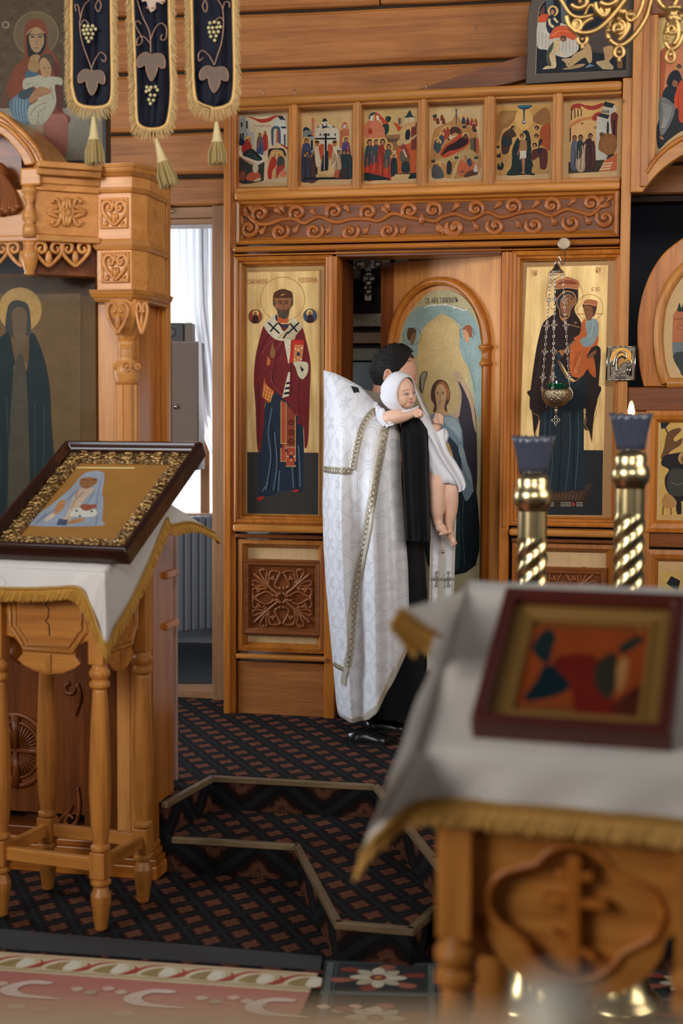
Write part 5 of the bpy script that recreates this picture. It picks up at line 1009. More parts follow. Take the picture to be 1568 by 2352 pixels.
# capital, neck, carved knop and fluted shaft
ca = K.at(287, 760, -.07)[0]; cc = -.085
MB(K).lathe([(.032, kz(780, cc)), (.036, kz(772, cc)), (.06, kz(752, cc)), (.078, kz(728, cc)), (.084, kz(705, cc)), (.086, kz(692, cc))], (ca, 0, cc), 1, 8).build('capital', km, kt, smooth=False)
for xx, w_ in ((262+8, 50), (326, 26)):
    h = MB(K)
    for s in (-1, 1):
        h.ptube([(xx+s*u*w_, 732+v*70) for u, v in ((0, .5), (.3, .15), (.48, -.2), (.4, -.45), (.2, -.5), (.08, -.3), (.2, -.2))], .007, -.01 if xx < 300 else -.03, k=7)
    q = K.at(xx, 738, -.012 if xx < 300 else -.032); h.ell(q, (.013*w_/50, .034, .012)); h.build('capital_leaf', km, kt, smooth=True)
MB(K).lathe([(.030, kz(780, cc)), (.036, kz(788, cc)), (.036, kz(792, cc)), (.031, kz(800, cc)), (.033, kz(812, cc)), (.037, kz(818, cc)), (.030, kz(824, cc)), (.040, kz(832, cc)), (.05, kz(845, cc)), (.05, kz(860, cc)), (.042, kz(876, cc)), (.04, kz(884, cc))][::-1], (ca, 0, cc), 1, 16).build('column_knop', km, kt, smooth=True)
for i, (x, r_) in enumerate(((262, 7), (290, 10), (314, 6))):
    q = K.at(x, 842, -.034); m = MB(K); m.tube([(q[0]+r_/625*cos(t*.5), q[1]+r_/625*1.1*sin(t*.5), -.034-abs(x-288)*.0004) for t in range(13)], .0028, 6, True); m.tube([(q[0]-r_/900, q[1], -.032-abs(x-288)*.0004), (q[0]+r_/900, q[1], -.032-abs(x-288)*.0004)], .003); m.tube([(q[0], q[1]-r_/900, -.032-abs(x-288)*.0004), (q[0], q[1]+r_/900, -.032-abs(x-288)*.0004)], .003); m.build('carved_roundel', km, kt, smooth=True)
shaft = MB(K); ring = []
for j in range(64):
    t = 2*pi*j/64; r_ = .043+.004*(1 if (j % 8) < 5 else -1); ring.append((ca+r_*cos(t), cc+r_*sin(t)))
vprism(shaft, ring, kz(1250, cc), kz(884, cc)); shaft.build('column_shaft', W('y', 'kiot'), kt, bevel=.002)
MB(K).box(aL-.045, K.at(300, 900, -.13)[0], .3, kz(690), -.30, -.14).build('back_post', W('y', 'kiot'), kt, bevel=.003)
# side boards of the case
e0_, e1_, e2_ = K.at(345, 700, -.3)[0], K.at(364, 700, -.3)[0], K.at(383, 700, -.32)[0]
MB(K).box(e0_-.03, e1_, 0.05, kz(432, -.3), -.36, -.30).build('side_board', W('y', 'honey'), kt, bevel=.003); MB(K).box(e1_, e2_, 0.05, kz(432, -.3), -.37, -.325).build('side_board', W('y', 'pine'), kt, bevel=.003)
MB(K).box(K.at(310, 1300, -.1)[0], e1_-.01, .08, kz(690), -.32, -.1).build('side_panel', W('y', 'honey'), kt, bevel=.003)
# bowed frieze over the glazed front
aA = K.at(88, 500, .10)[0]; KF = Fr(K.w((aA, 0, .10)), K.w((aL+.01, 0, -.02))-K.w((aA, 0, .10)))
LF = (K.w((aL+.01, 0, -.02))-K.w((aA, 0, .10))).length
def kf(name, y0, y1, c0, c1, wd='kiot'): return MB(KF).box(-.01, LF, KF.at(150, y1, c1)[1], KF.at(150, y0, c1)[1], c0, c1).build(name, W('x', wd), kt, bevel=.004)
kf('frieze_panel', 438, 541, -.05, 0); kf('frieze_moulding', 541, 556, -.05, .02); kf('frieze_cornice', 422, 440, -.05, .012); kf('frieze_cornice', 402, 424, -.05, .02); kf('frieze_cornice', 385, 404, -.05, .045); kf('frieze_cornice', 372, 387, -.05, .06)
kf('lattice_backing', 556, 634, -.12, -.05, 'dark')
# carved rosette on the frieze panel
ro = MB(KF)
for s in (-1, 1):
    T = lambda pts: [(153+s*u, 487+v) for u, v in pts]
    ro.ptube(T([(32, -26), (26, -31), (20, -26), (14, -10), (14, 10), (20, 26), (28, 31), (34, 26)]), .007, .004, k=7)
    for u, v, a in ((30, -8, .35), (32, 0, 0), (30, 8, -.35), (22, 0, 0)):
        q = KF.at(153+s*u, 487+v, .004); ro.ell((q[0], q[1], .004), (.026, .008, .009), 8, 6, -a*s)
    for u, v in ((32, -24), (32, 24)): q = KF.at(153+s*u, 487+v, .006); ro.ell((q[0], q[1], .006), (.009, .009, .01), 8, 6)
for v in (-18, 18):
    for du in (-7, 0, 7): q = KF.at(153+du, 487+v, .004); ro.ell((q[0], q[1], .006), (.008, .026, .01), 8, 6, du*.03*(1 if v < 0 else -1))
q = KF.at(153, 487, .01); ro.lathe([(.014, 0), (.016, .006), (.012, .012), (.009, .008)], (q[0], q[1], .004), 2, 14); ro.build('carved_rosette', km, kt, smooth=True)
# scroll lattice border: one carved scroll after another
for i, cx in enumerate((112, 173, 50, -12)):
    fr_ = KF if cx > 85 else Fr(K.w((0, 0, .10)), UI)
    for s in (-1, 1):
        m = MB(fr_); m.ptube([(cx+s*u, 556+v) for u, v in ((0, 56), (12, 46), (26, 30), (32, 16), (28, 4), (17, 1), (8, 8), (9, 20), (18, 24), (23, 16), (17, 12))], [.006, .008, .008, .007, .006], .0, k=7); m.build('carved_scroll', km, kt, smooth=True)
    q = fr_.at(cx, 592, 0); MB(fr_).ell((q[0], q[1], .0), (.012, .026, .009), 8, 6).build('carved_bud', km, kt, smooth=True)
# canopy front at the far left: panel, arch, drapery relief, pendants
KC = Fr(K.w((0, 0, .10)), UI); aC = KC.at(90, 500)[0]
MB(KC).box(aC-1.0, aC, KC.at(60, 541)[1], KC.at(60, 432)[1], -.25, -.02).build('canopy_panel', W('x', 'kiot'), kt, bevel=.004)
MB(KC).box(aC-1.0, aC+.008, KC.at(60, 556)[1], KC.at(60, 541)[1], -.25, .015).build('canopy_moulding', W('x', 'kiot'), kt, bevel=.005)
arO = crom([(104, 372), (92, 345), (72, 318), (44, 290), (16, 266), (-20, 250), (-70, 240)], False, 5); arI = crom([(56, 380), (44, 354), (30, 336), (12, 316), (-10, 304), (-70, 296)], False, 5)
MB(KC).pprism(arO+arI[::-1], -.25, .0).build('canopy_arch', W('x', 'kiot'), kt, bevel=.005)
am2 = MB(KC); am2.ptube([(x-5, y+3) for x, y in arO], .012, .004, spl=False, k=8); am2.ptube([(x*.5+X*.5, y*.5+Y*.5) for (x, y), (X, Y) in zip(arO, arI)], .009, .002, spl=False, k=8); am2.build('arch_bead', W('x', 'pine'), kt, smooth=True)
MB(KC).pbox(45, 385, 92, 425, -.1, .03).build('arch_springer', W('x', 'kiot'), kt, bevel=.008)
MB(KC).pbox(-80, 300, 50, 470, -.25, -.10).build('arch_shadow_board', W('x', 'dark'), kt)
rl = MB(KC); rl.ell(KC.at(-6, 410, -.05), (.05, .06, .04), 12, 8)
for i in range(7):
    q0 = KC.at(-4+i*1.5, 400, -.03); q1 = KC.at(-12+i*9, 490-i*1.5+6*(i % 2), .0); mid = [(q0[j]+q1[j])/2 for j in range(3)]; mid[0] += .012
    rl.tube(crom([q0, tuple(mid), q1], False, 5), [.008+.0008*k2 for k2 in range(11)], 7)
rl.build('carved_drapery', W('y', 'dark'), kt, smooth=True)
for nm, y0, prof in (('pendant', 428, [(.026, 0), (.028, -.02), (.02, -.028), (.024, -.04), (.012, -.06), (.026, -.10), (.028, -.115), (.016, -.128), (.022, -.135), (.026, -.15), (.026, -.178)]), ('pendant_drop', 556, [(.026, .0), (.020, -.014), (.018, -.022), (.032, -.04), (.03, -.06), (.02, -.10), (.016, -.104), (.02, -.112), (.004, -.118)])):
    q = KC.at(66, y0, .02); MB(KC).lathe(prof[::-1], (q[0], q[1], .015), 1, 12).build(nm, km, kt, smooth=True)
# glazed saint icon within the case
GF = Fr(K.w((0, 0, -.16)), UI)
gi = thing('glazed_icon', 'dim glazed icon of a haloed monk in a dark mantle inside the icon case', 'icon', GF, GF.at(80, 1240))
MB(GF).pbox(-120, 632, 222, 1240, -.03, 0).build('board', plain('icon_dim_ground', lin((112, 82, 52)), .6, noise=.25, scale=8, Specular_IOR_Level=.1), gi)
P = Pic(GF, .0003, gain=1.0)
P.p((84, 60, 40), -80, 636, 218, 636, 218, 680, -80, 670); P.p((118, 88, 54), -80, 672, 186, 674, 186, 1240, -80, 1240); P.l((84, 62, 44), 2, -40, 674, 186, 674, 186, 1230, sm=False)
P.e((190, 146, 84), 46, 712, 50, 52); P.s((70, 64, 60), 16, 770, 16, 712, 28, 692, 46, 690, 64, 700, 70, 730, 66, 770); P.s((112, 88, 66), 28, 745, 28, 715, 44, 705, 60, 715, 62, 745, 50, 830, 40, 830)
P.s((38, 46, 48), -60, 800, 0, 775, 20, 765, 45, 830, 70, 765, 90, 790, 110, 860, 118, 960, 118, 1240, -60, 1240); P.s((112, 82, 54), 24, 770, 44, 830, 66, 770, 62, 850, 40, 850)
for i in range(7): P.l((56, 66, 66), 3, -30+i*22, 900+i*5, -20+i*20, 1050, -26+i*21, 1220)
P.s((134, 98, 68), 30, 845, 44, 828, 62, 834, 60, 850, 40, 858); P.s((84, 74, 60), 30, 860, 60, 855, 66, 1240, 20, 1240)
P.build('painting', gi)
gp = NT('case_glass'); fz_ = gp.n('ShaderNodeLayerWeight', i_Blend=.055); tr_ = gp.n('ShaderNodeBsdfTransparent', i_Color=(.93, .95, .95, 1)); gg = gp.n('ShaderNodeBsdfGlossy', i_Color=(1, 1, 1, 1), i_Roughness=.04); mx_ = gp.n('ShaderNodeMixShader'); gp.l(fz_.outputs[0], mx_.inputs[0]); gp.l(tr_.outputs[0], mx_.inputs[1]); gp.l(gg.outputs[0], mx_.inputs[2]); gp.l(mx_.outputs[0], gp.t.nodes['Material Output'].inputs[0]); MT['glass'] = gp.m
MB(GF).pbox(-120, 634, 220, 1240, .02, .024).build('glass_pane', gp.m, gi)
# lower body of the case
zb = kz(1240); zf = .10
MB(K).box(-1.3, aL+.02, .2, zb, -.3, -.10).build('front_panel', W('y', 'dark'), kt)
a5, a6 = K.at(190, 1700, -.06)[0], K.at(243, 1700, -.06)[0]
MB(K).box(a5, a6, .13, zb, -.3, -.07).build('panel_stile', W('y', 'dark'), kt, bevel=.004)
for xa, xb, c1 in ((243, 268, -.03), (268, 300, -.005), (300, 312, .004), (312, 340, -.02)): MB(K).box(K.at(xa, 1750, c1)[0], K.at(xb, 1750, c1)[0], .12, zb, -.3, c1).build('pilaster', W('y', 'kiot' if xa != 243 else 'dark'), kt, bevel=.004)
MB(K).box(K.at(340, 1750, -.05)[0], K.at(372, 1750, -.16)[0], .1, zb, -.3, -.06).build('pilaster', W('y', 'honey'), kt, bevel=.006)
for z0, z1, o in ((0, .05, .025), (.05, .075, .02), (.075, .10, .008), (.1, .125, .0)): MB(K).box(-1.35, -.02+o, z0, z1, -.3, -.03+o).build('plinth', W('x', 'honey'), kt, bevel=.005)
MB(K).box(-1.35, a6, .125, .16, -.3, -.045).build('plinth_rail', W('x', 'dark'), kt, bevel=.004)
for z_ in (1320, 1437): q = K.at(380, z_, -.2); MB(K).box(q[0]-.07, q[0]+.015, q[1]-.016, q[1]+.012, -.32, -.18).build('side_ledge', W('x', 'honey'), kt, bevel=.006)
whl = MB(K); wc = K.at(38, 1722, -.1); wr = .125
for rr_, tr2 in ((wr, .011), (wr*.78, .006)): whl.tube([(wc[0]+rr_*cos(t*pi/20), wc[1]+rr_*sin(t*pi/20)*1.1, -.096) for t in range(40)], tr2, 7, True)
for t in range(40):
    a = t*pi/20
    if abs(sin(2*a)) > .28: whl.tube([(wc[0]+.02*cos(a), wc[1]+.02*sin(a), -.097), (wc[0]+wr*.74*cos(a), wc[1]+wr*.8*sin(a), -.094)], [.002, .006], 5)
for a in (0, pi/2, pi, pi*1.5): whl.tube([(wc[0], wc[1], -.09), (wc[0]+wr*cos(a), wc[1]+wr*1.1*sin(a), -.088)], [.008, .018], 6)
whl.build('carved_wheel', W('x', 'dark'), kt, smooth=True)
for pts in ([(178, 1570), (184, 1600), (176, 1630), (172, 1642)], [(160, 1568), (150, 1575), (152, 1590), (166, 1592), (176, 1575)], [(178, 1808), (182, 1850), (176, 1885), (160, 1900), (150, 1888), (158, 1872), (168, 1880)], [(122, 1900), (140, 1880), (158, 1862), (166, 1850)]):
    MB(K).ptube(pts, [.007, .009, .006], -.094, k=7).build('carved_bracket', W('x', 'dark'), kt, smooth=True)
# mauve board beside the case
mv = K.at(386, 1500, -.45)[0]; mv2 = K.at(405, 1500, -.45)[0]
tag(MB(K).box(mv-.12, mv2, Z2, K.at(395, 1190, -.45)[1], -.47, -.45).build('mauve_board', W('y', 'mauve'), bevel=.003), 'narrow mauve painted board standing beside the icon case', 'board')
# ------------------------------------------------------------------ framed print standing on the case
MF = Fr(K.w((0, 0, -.22)), UI); ZM = (0, 0, 6.03)
pt = thing('framed_print', 'glazed print of a seated woman and child in a black frame on the icon case', 'picture', MF, MF.at(120, 378))
MB(MF).pbox(-160, -120, 240, 366, -.02, 0).build('print_sheet', plain('print_ground', lin((150, 122, 84)), .6, noise=.3, scale=18), pt)
m = MB(MF); m.pframe(-175, -135, 248, 378, [(0, -.03), (0, .022), (.012, .024), (.02, .004), (.02, -.005)], .0); m.build('frame', plain('black_lacquer', lin((26, 22, 24)), .3), pt)
P = Pic(MF, .0004, ZM, .66)
P.p((104, 80, 52), -300, -300, 1380, -300, 1400, 1500, -300, 1500); P.p((176, 160, 140), -300, 1500, 1400, 1500, 1400, 2200, -300, 2200)
for i in range(60): P.e([(118, 92, 60), (92, 70, 46)][i % 2], (i*197) % 1000-60, (i*311) % 1450-60, 34, 26, n=8)
P.ring((178, 160, 130), 78, 345, 34, 52, 16); P.e((128, 102, 70), 500, 470, 320, 320)
P.ring((176, 148, 106), 500, 470, 300, 306)
P.s((150, 72, 42), 330, 560, 345, 380, 420, 280, 500, 260, 590, 290, 655, 400, 665, 640, 760, 760, 850, 1000, 860, 1500, 980, 1640, 900, 1800, 920, 2100, 600, 2100, 640, 1700, 200, 1500, 100, 1250, 60, 1500, 40, 1450, 90, 1200, 200, 930, 330, 800)
P.s((112, 50, 42), 700, 780, 800, 900, 850, 1050, 860, 1500, 780, 1500, 760, 1100); P.s((190, 116, 96), 620, 1640, 760, 1580, 930, 1640, 900, 2180, 640, 2180)
P.s((112, 132, 146), 120, 1450, 250, 1300, 400, 1240, 420, 1450, 380, 1760, 250, 1700); 
for i in range(5): P.l((160, 176, 186), 12, 200+i*40, 1360, 190+i*42, 1520, 230+i*36, 1680)
P.s((84, 112, 126), 340, 1060, 400, 960, 520, 1000, 530, 1080, 400, 1110); P.s((72, 80, 84), 250, 1320, 330, 1230, 460, 1220, 440, 1320, 330, 1380)
P.s((40, 34, 30), 370, 560, 380, 470, 440, 410, 540, 400, 630, 470, 630, 640, 560, 760, 460, 760, 390, 780); P.s((196, 150, 106), 400, 540, 430, 430, 510, 400, 590, 450, 610, 580, 570, 680, 510, 730, 440, 680); P.l((206, 160, 110), 16, 370, 480, 430, 410, 520, 390, 620, 460); P.s((190, 142, 92), 390, 950, 430, 780, 540, 760, 560, 900, 500, 1000)
for x in (450, 555): P.l((50, 34, 26), 12, x-42, 488, x, 474, x+36, 488); P.e((34, 24, 20), x, 512, 26, 11)
P.l((150, 104, 70), 10, 505, 520, 510, 610, 498, 622); P.l((150, 72, 58), 12, 478, 664, 540, 662)
P.s((96, 72, 54), 540, 880, 560, 790, 640, 740, 730, 780, 750, 880, 710, 960); P.s((206, 156, 110), 550, 920, 560, 830, 620, 800, 690, 880, 710, 980, 680, 1090, 600, 1090); P.e((50, 34, 28), 610, 940, 14, 7); P.e((50, 34, 28), 672, 938, 12, 7); P.l((160, 80, 64), 9, 635, 1018, 675, 1015)
P.s((206, 192, 164), 330, 1100, 480, 1060, 560, 1040, 620, 1080, 700, 1060, 850, 1080, 860, 1180, 760, 1180, 780, 1400, 720, 1560, 600, 1720, 500, 1730, 440, 1720, 390, 1640, 400, 1480, 520, 1380, 480, 1200, 330, 1240)
for pts in ((420, 1600, 500, 1480, 640, 1420), (520, 1720, 540, 1560, 640, 1480), (700, 1200, 740, 1380), (350, 1180, 460, 1140)): P.l((156, 140, 112), 12, *pts)
P.s((196, 136, 92), 400, 1380, 460, 1270, 560, 1200, 700, 1240, 680, 1300, 560, 1340, 440, 1420); P.s((206, 160, 130), 510, 1740, 580, 1740, 590, 1850, 530, 1860)
P.build('painted_figures', pt)
gp2 = gp.m.copy(); gp2.name = 'print_glass'; gp2.node_tree.nodes['Layer Weight'].inputs[0].default_value = .03; MT['glass2'] = gp2
MB(MF).pbox(-155, -115, 238, 364, .008, .011).build('glass_pane', gp2, pt)
# ------------------------------------------------------------------ church banner: three hanging lobes
BN = Fr((-.6, 4.98, 0), yaw(4))
bn = thing('church_banner', 'navy church banner of three gold-fringed lobes with beaded grapevines', 'banner', BN, BN.at(345, 300))
navy = NT('navy_satin'); tc_ = navy.n('ShaderNodeTexCoord'); mp_ = navy.n('ShaderNodeMapping', i_Vector=tc_.outputs['Object'], i_Scale=(34, 3, 10)); nn_ = navy.n('ShaderNodeTexNoise', i_Vector=mp_.outputs[0], i_Scale=1.0, i_Detail=2.0); navy.bump(nn_.outputs[0], .2, .02); MT['navy'] = navy.set(Base_Color=lin((15, 16, 30)), Roughness=.55, Specular_IOR_Level=.12)
goldth = plain('gold_thread', lin((196, 156, 92)), .5, .25, noise=.35, scale=300); fringem = plain('gold_fringe_thread', lin((190, 158, 104)), .7, 0.0, noise=.4, scale=150); goldsat = plain('old_gold_fringe', lin((204, 152, 66)), .65, 0.0, noise=.35, scale=180)
copper = plain('copper_bead_thread', lin((176, 134, 104)), .35, .4); pearl = plain('pearl_bead', lin((206, 190, 140)), .25, .2)
def fringe(m, fr, pts, ln, c, step, seed=1, r=.0013, out=0.0, droop=None):
    rr = random.Random(seed)
    for i in range(len(pts)-1):
        p, q = Vector(pts[i]), Vector(pts[i+1]); L = (q-p).length; n = max(1, int(L/step))
        d = (q-p).normalized(); nrm = Vector((d.y, -d.x, 0))
        for j in range(n):
            s = p+(q-p)*((j+rr.random())/n); l_ = ln*rr.uniform(.8, 1.12)
            dirn = (nrm*out+Vector((0, -1, 0))*(1-out)).normalized() if droop is None else droop(s, nrm)
            e = s+dirn*l_+Vector((rr.uniform(-.004, .004), rr.uniform(-.003, .003), rr.uniform(0, .008)))
            mid = (s+e)/2+Vector((rr.uniform(-.003, .003), 0, rr.uniform(.001, .006)))
            m.tube([tuple(s), tuple(mid), tuple(e)], [r, r*1.2, r*.8], 3, cap=False)
    return m
LOB = [  # inner navy outline, left side down and up the right side, in pixels
    [(162, -120), (163, 0), (164, 90), (164, 180), (166, 205), (174, 232), (188, 243), (214, 247), (240, 244), (254, 232), (258, 200), (257, 100), (256, 0), (256, -120)],
    [(303, -120), (304, 0), (308, 100), (311, 200), (313, 265), (320, 288), (345, 297), (378, 290), (389, 262), (394, 200), (391, 100), (389, 0), (388, -120)],
    [(438, -120), (439, 0), (441, 100), (443, 180), (447, 220), (455, 236), (478, 246), (498, 249), (520, 243), (534, 228), (539, 180), (538, 100), (536, 0), (535, -120)]]
for li, out in enumerate(LOB):
    sm = crom(out, False, 4); lb = MB(BN); n = len(sm)//2
    rows = []
    for i in range(n):
        L_, R_ = sm[i], sm[-1-i]; rows.append([BN.at(L_[0]+(R_[0]-L_[0])*j/10, L_[1]+(R_[1]-L_[1])*j/10, .012*sin(j*.95+li)+.006*sin(j*2.1+i*.05)) for j in range(11)])
    part = lb.grid(rows[::-1]).build('lobe', MT['navy'], bn, smooth=True, solid=.003)
    tr_m = MB(BN)
    tp = [BN.at(x, y, .012) for x, y in sm]; tr_m.tube(tp, .007, 6, flat=.5); tr_m.build('gold_braid', goldth, part, smooth=True)
    fm = MB(BN); cx = sum(p[0] for p in sm)/len(sm); ctr = Vector(BN.at((out[4][0]+out[-4][0])/2, 0, 0))
    def dr_(s, nrm, ctr=ctr): 
        sd = 1 if s.x > ctr.x else -1; w_ = min(1, abs(s.x-ctr.x)/.055)
        return Vector((sd*.55*w_, -1, 0)).normalized()
    fringe(fm, BN, [p for p in tp if p[1] > BN.at(200, 430)[1]], .042, .01, .0021, li+3, .0015, droop=dr_)
    fm.build('fringe', fringem, part, kind='stuff')
def bead_line(pts, par, beads=True, c=.022, r=.0014):
    MB(BN).ptube(pts, r, c, k=5).build('beaded_stem', copper, par, smooth=True)
lobes = [o for o in bn.children if o.name.startswith('lobe')]
ZL = (120, 0, 5.227)
def leaf(par, cx, cy, w_, h_, c=.022):
    out = [(0, -.42), (-.18, -.5), (-.36, -.44), (-.5, -.24), (-.48, .0), (-.36, .02), (-.24, -.06), (-.2, -.04), (-.18, .1), (-.12, .3), (0, .5), (.14, .34), (.22, .08), (.2, -.04), (.3, .02), (.38, .06), (.48, .04), (.5, -.2), (.4, -.42), (.2, -.46)]
    pts = [(cx+u*w_, cy+v*h_) for u, v in out]
    m = MB(BN); m.pprism(pts, c-.004, c); lf = m.build('bead_leaf', plain('copper_mesh', lin((112, 92, 80)), .5, .3, noise=.5, scale=420, bump=.4), par)
    MB(BN).ptube(pts, .0012, c, k=5, closed=True, sub=3).build('leaf_outline', copper, lf, smooth=True)
def grapes(par, pts, r=.0062):
    for x, y in pts: q = BN.at(x, y, .022); MB(BN).ell(q, (r, r, r), 8, 6).build('grape_bead', pearl, par, smooth=True)
A, B_, C_ = lobes
leaf(A, 210, 189, 62, 60); leaf(B_, 347, 153, 64, 66); leaf(C_, 491, 182, 66, 62)
grapes(A, [za(*p, ZL) for p in ((385, 312), (430, 315), (485, 312), (520, 350), (372, 365), (415, 358), (467, 358), (387, 408), (433, 405), (487, 408), (412, 458), (470, 458), (436, 498))])
grapes(B_, [za(*p, ZL) for p in ((1136, 1048), (1185, 1050), (1240, 1044), (1262, 1082), (1128, 1098), (1165, 1083), (1178, 1142), (1230, 1145), (1160, 1198), (1214, 1205), (1177, 1245))])
grapes(C_, [(482+dx, 56+dy) for dx, dy in ((0, -3), (10, -5), (20, -3), (-3, 8), (6, 8), (16, 7), (24, 6), (-1, 18), (9, 18), (19, 17), (2, 28), (14, 27), (11, 37))])
for par, pts in ((A, ((205, 0), (192, 15), (184, 45), (183, 60), (188, 95), (200, 130), (209, 155), (211, 165))), (A, ((184, 60), (192, 46), (200, 50), (204, 58))), (A, ((184, 40), (180, 14), (172, 12), (175, 26))), (A, ((210, 155), (222, 130), (232, 120), (243, 130), (240, 142), (232, 136))), (A, ((225, 28), (219, 15), (226, 0), (232, 12), (226, 28))),
               (B_, ((315, 0), (326, 35), (340, 65), (345, 85), (346, 122))), (B_, ((346, 90), (356, 65), (370, 53), (382, 65), (380, 90), (369, 90), (372, 78))), (B_, ((345, 100), (330, 84), (316, 88), (315, 104), (325, 98), (325, 85), (310, 56), (317, 48), (324, 56))),
               (C_, ((500, 0), (511, 20), (513, 60), (508, 100), (498, 130), (492, 150))), (C_, ((492, 150), (480, 128), (465, 116), (456, 124), (457, 140), (466, 132))), (C_, ((513, 48), (506, 40), (498, 44), (494, 50))), (C_, ((512, 20), (516, 5), (526, 6), (527, 18))), (C_, ((470, 0), (465, 15), (472, 28), (476, 14), (472, 0)))): bead_line(pts, par)
bt = MB(BN)
bt.pprism([(322, -30), (326, 4), (336, 2), (340, 18), (346, 28), (356, 22), (358, 4), (366, 6), (372, 10), (379, 0), (376, -30)], .016, .022); bt.build('bead_blossom', plain('pale_bead_blossom', lin((196, 170, 150)), .4, .1, bump=.5, scale=300, noise=.3), B_)
for x in (338, 350, 357, 372, 377): q = BN.at(x, 18 if 336 < x < 360 else 4, .024); MB(BN).ell(q, (.004, .004, .004), 8, 6).build('rim_bead', copper, B_, smooth=True)
def tassel(par, x0, y0, x1, y1, seed):
    t0, t1 = Vector(BN.at(x0, y0, .02)), Vector(BN.at(x1, y1, .02)); L = (t1-t0).length; d = (t1-t0).normalized()
    m = MB(BN); P_ = lambda t: tuple(t0+d*L*t)
    m.tube([P_(0), P_(.12), P_(.3), P_(.42), P_(.46), P_(.5)], [.006, .009, .014, .017, .021, .019], 10); tp_ = m.build('tassel', plain('pale_gold_cord', lin((206, 182, 130)), .55, 0, noise=.2, scale=200), par, smooth=True)
    s = MB(BN); rr = random.Random(seed); x_ = d.cross(Vector((0, 0, 1))).normalized()
    for i in range(70):
        a = rr.random()*2*pi; r0 = .018*sqrt(rr.random()); p0 = t0+d*L*.48+x_*r0*cos(a)+Vector((0, 0, 1))*r0*sin(a); p1 = t0+d*L*rr.uniform(.94, 1.02)+x_*(r0*1.7+.004)*cos(a)+Vector((0, 0, 1))*(r0*1.6+.004)*sin(a)
        pm = (p0+p1)/2+x_*.006*cos(a)+Vector((0, 0, .006*sin(a))); s.tube([tuple(p0), tuple(pm), tuple(p1)], .0022, 4)
    s.build('tassel_strands', plain('tassel_thread', lin((172, 146, 92)), .6, 0, noise=.4, scale=200), tp_, kind='stuff')
tassel(A, 215, 268, 217, 378, 1); tassel(B_, 358, 318, 390, 430, 2); tassel(C_, 497, 280, 500, 377, 3)
# ================================================================== lecterns with cloths and icons
damask = NT('white_damask'); tc_ = damask.n('ShaderNodeTexCoord'); sp_ = damask.n('ShaderNodeSeparateXYZ', i_0=tc_.outputs['Object'])
br_ = damask.n('ShaderNodeTexBrick', i_Vector=tc_.outputs['Object'], i_Scale=9.0, i_Mortar_Size=.035); br_.offset = .5
vn = damask.n('ShaderNodeTexVoronoi', i_Vector=tc_.outputs['Object'], i_Scale=16.0, feature='DISTANCE_TO_EDGE', distance='MANHATTAN') if False else damask.n('ShaderNodeTexVoronoi', i_Vector=tc_.outputs['Object'], i_Scale=15.0); vn.distance = 'MANHATTAN'; vn.feature = 'F2'
rp_ = damask.ramp(vn.outputs['Distance'], (.4, (0, 0, 0)), (.44, (1, 1, 1)), (.5, (1, 1, 1)), (.54, (0, 0, 0)))
damask.bump(rp_, .12, .004)
MT['damask'] = damask.set(Base_Color=damask.mix(rp_, lin((214, 206, 200)), lin((198, 190, 184))), Roughness=.45, Sheen_Weight=.15)
def turned_leg(m, a, c, w, zt, top):
    """square upper block, turned shaft, lower block and tapered foot; heights in metres"""
    h = w/2
    m.box(a-h, a+h, .897, top, c-h, c+h)
    m.lathe([(.008, 0), (.020, .01), (.026, .055), (.033, .10), (.034, .125), (.024, .150), (.020, .155), (.034, .162), (.034, .176), (.022, .184)], (a, 0, c), 1, 16)
    m.box(a-h*1.02, a+h*1.02, .184, .272, c-h*1.02, c+h*1.02)
    m.lathe([(.022, .272), (.033, .278), (.033, .292), (.024, .298), (.032, .36), (.037, .47), (.036, .56), (.029, .72), (.024, .805), (.022, .815), (.034, .822), (.034, .838), (.024, .845), (.030, .852), (.035, .862), (.035, .874), (.026, .884), (.026, .897)], (a, 0, c), 1, 16)
def lectern(name, label, fr, w, d, apron, H0):
    t = thing(name, label, 'lectern', fr, (w/2, 0, -d/2))
    wv = W('y', 'pine'); SL = .6
    for a in (0, w):
        for c in (0, -d): m = MB(fr); turned_leg(m, a, c, .055, 0, H0+SL*(-c)-.036); m.build('leg', wv, t, bevel=.003)
    for c in (0, -d): MB(fr).box(.02, w-.02, .205, .25, c-.012, c+.012).build('stretcher', W('x', 'pine'), t, bevel=.003)
    for a in (0, w): MB(fr).box(a-.012, a+.012, .205, .25, -d+.02, -.02).build('stretcher', W('z', 'pine'), t, bevel=.003)
    apron(fr, t, w, d)
    o = .05; m = MB(fr); a0, a1 = -o, w+o; c0, c1 = (o if H0 > 1.21 else .02), -d-.03
    m.add([(a, H0+SL*(-c)+h, c) for h in (-.025, 0) for a, c in ((a0, c0), (a1, c0), (a1, c1), (a0, c1))], [(0, 3, 2, 1), (4, 5, 6, 7), (0, 1, 5, 4), (1, 2, 6, 5), (2, 3, 7, 6), (3, 0, 4, 7)]); m.build('slanted_top', W('x', 'pine'), t, bevel=.004)
    return t, H0, SL, (a0, a1, c0, c1)
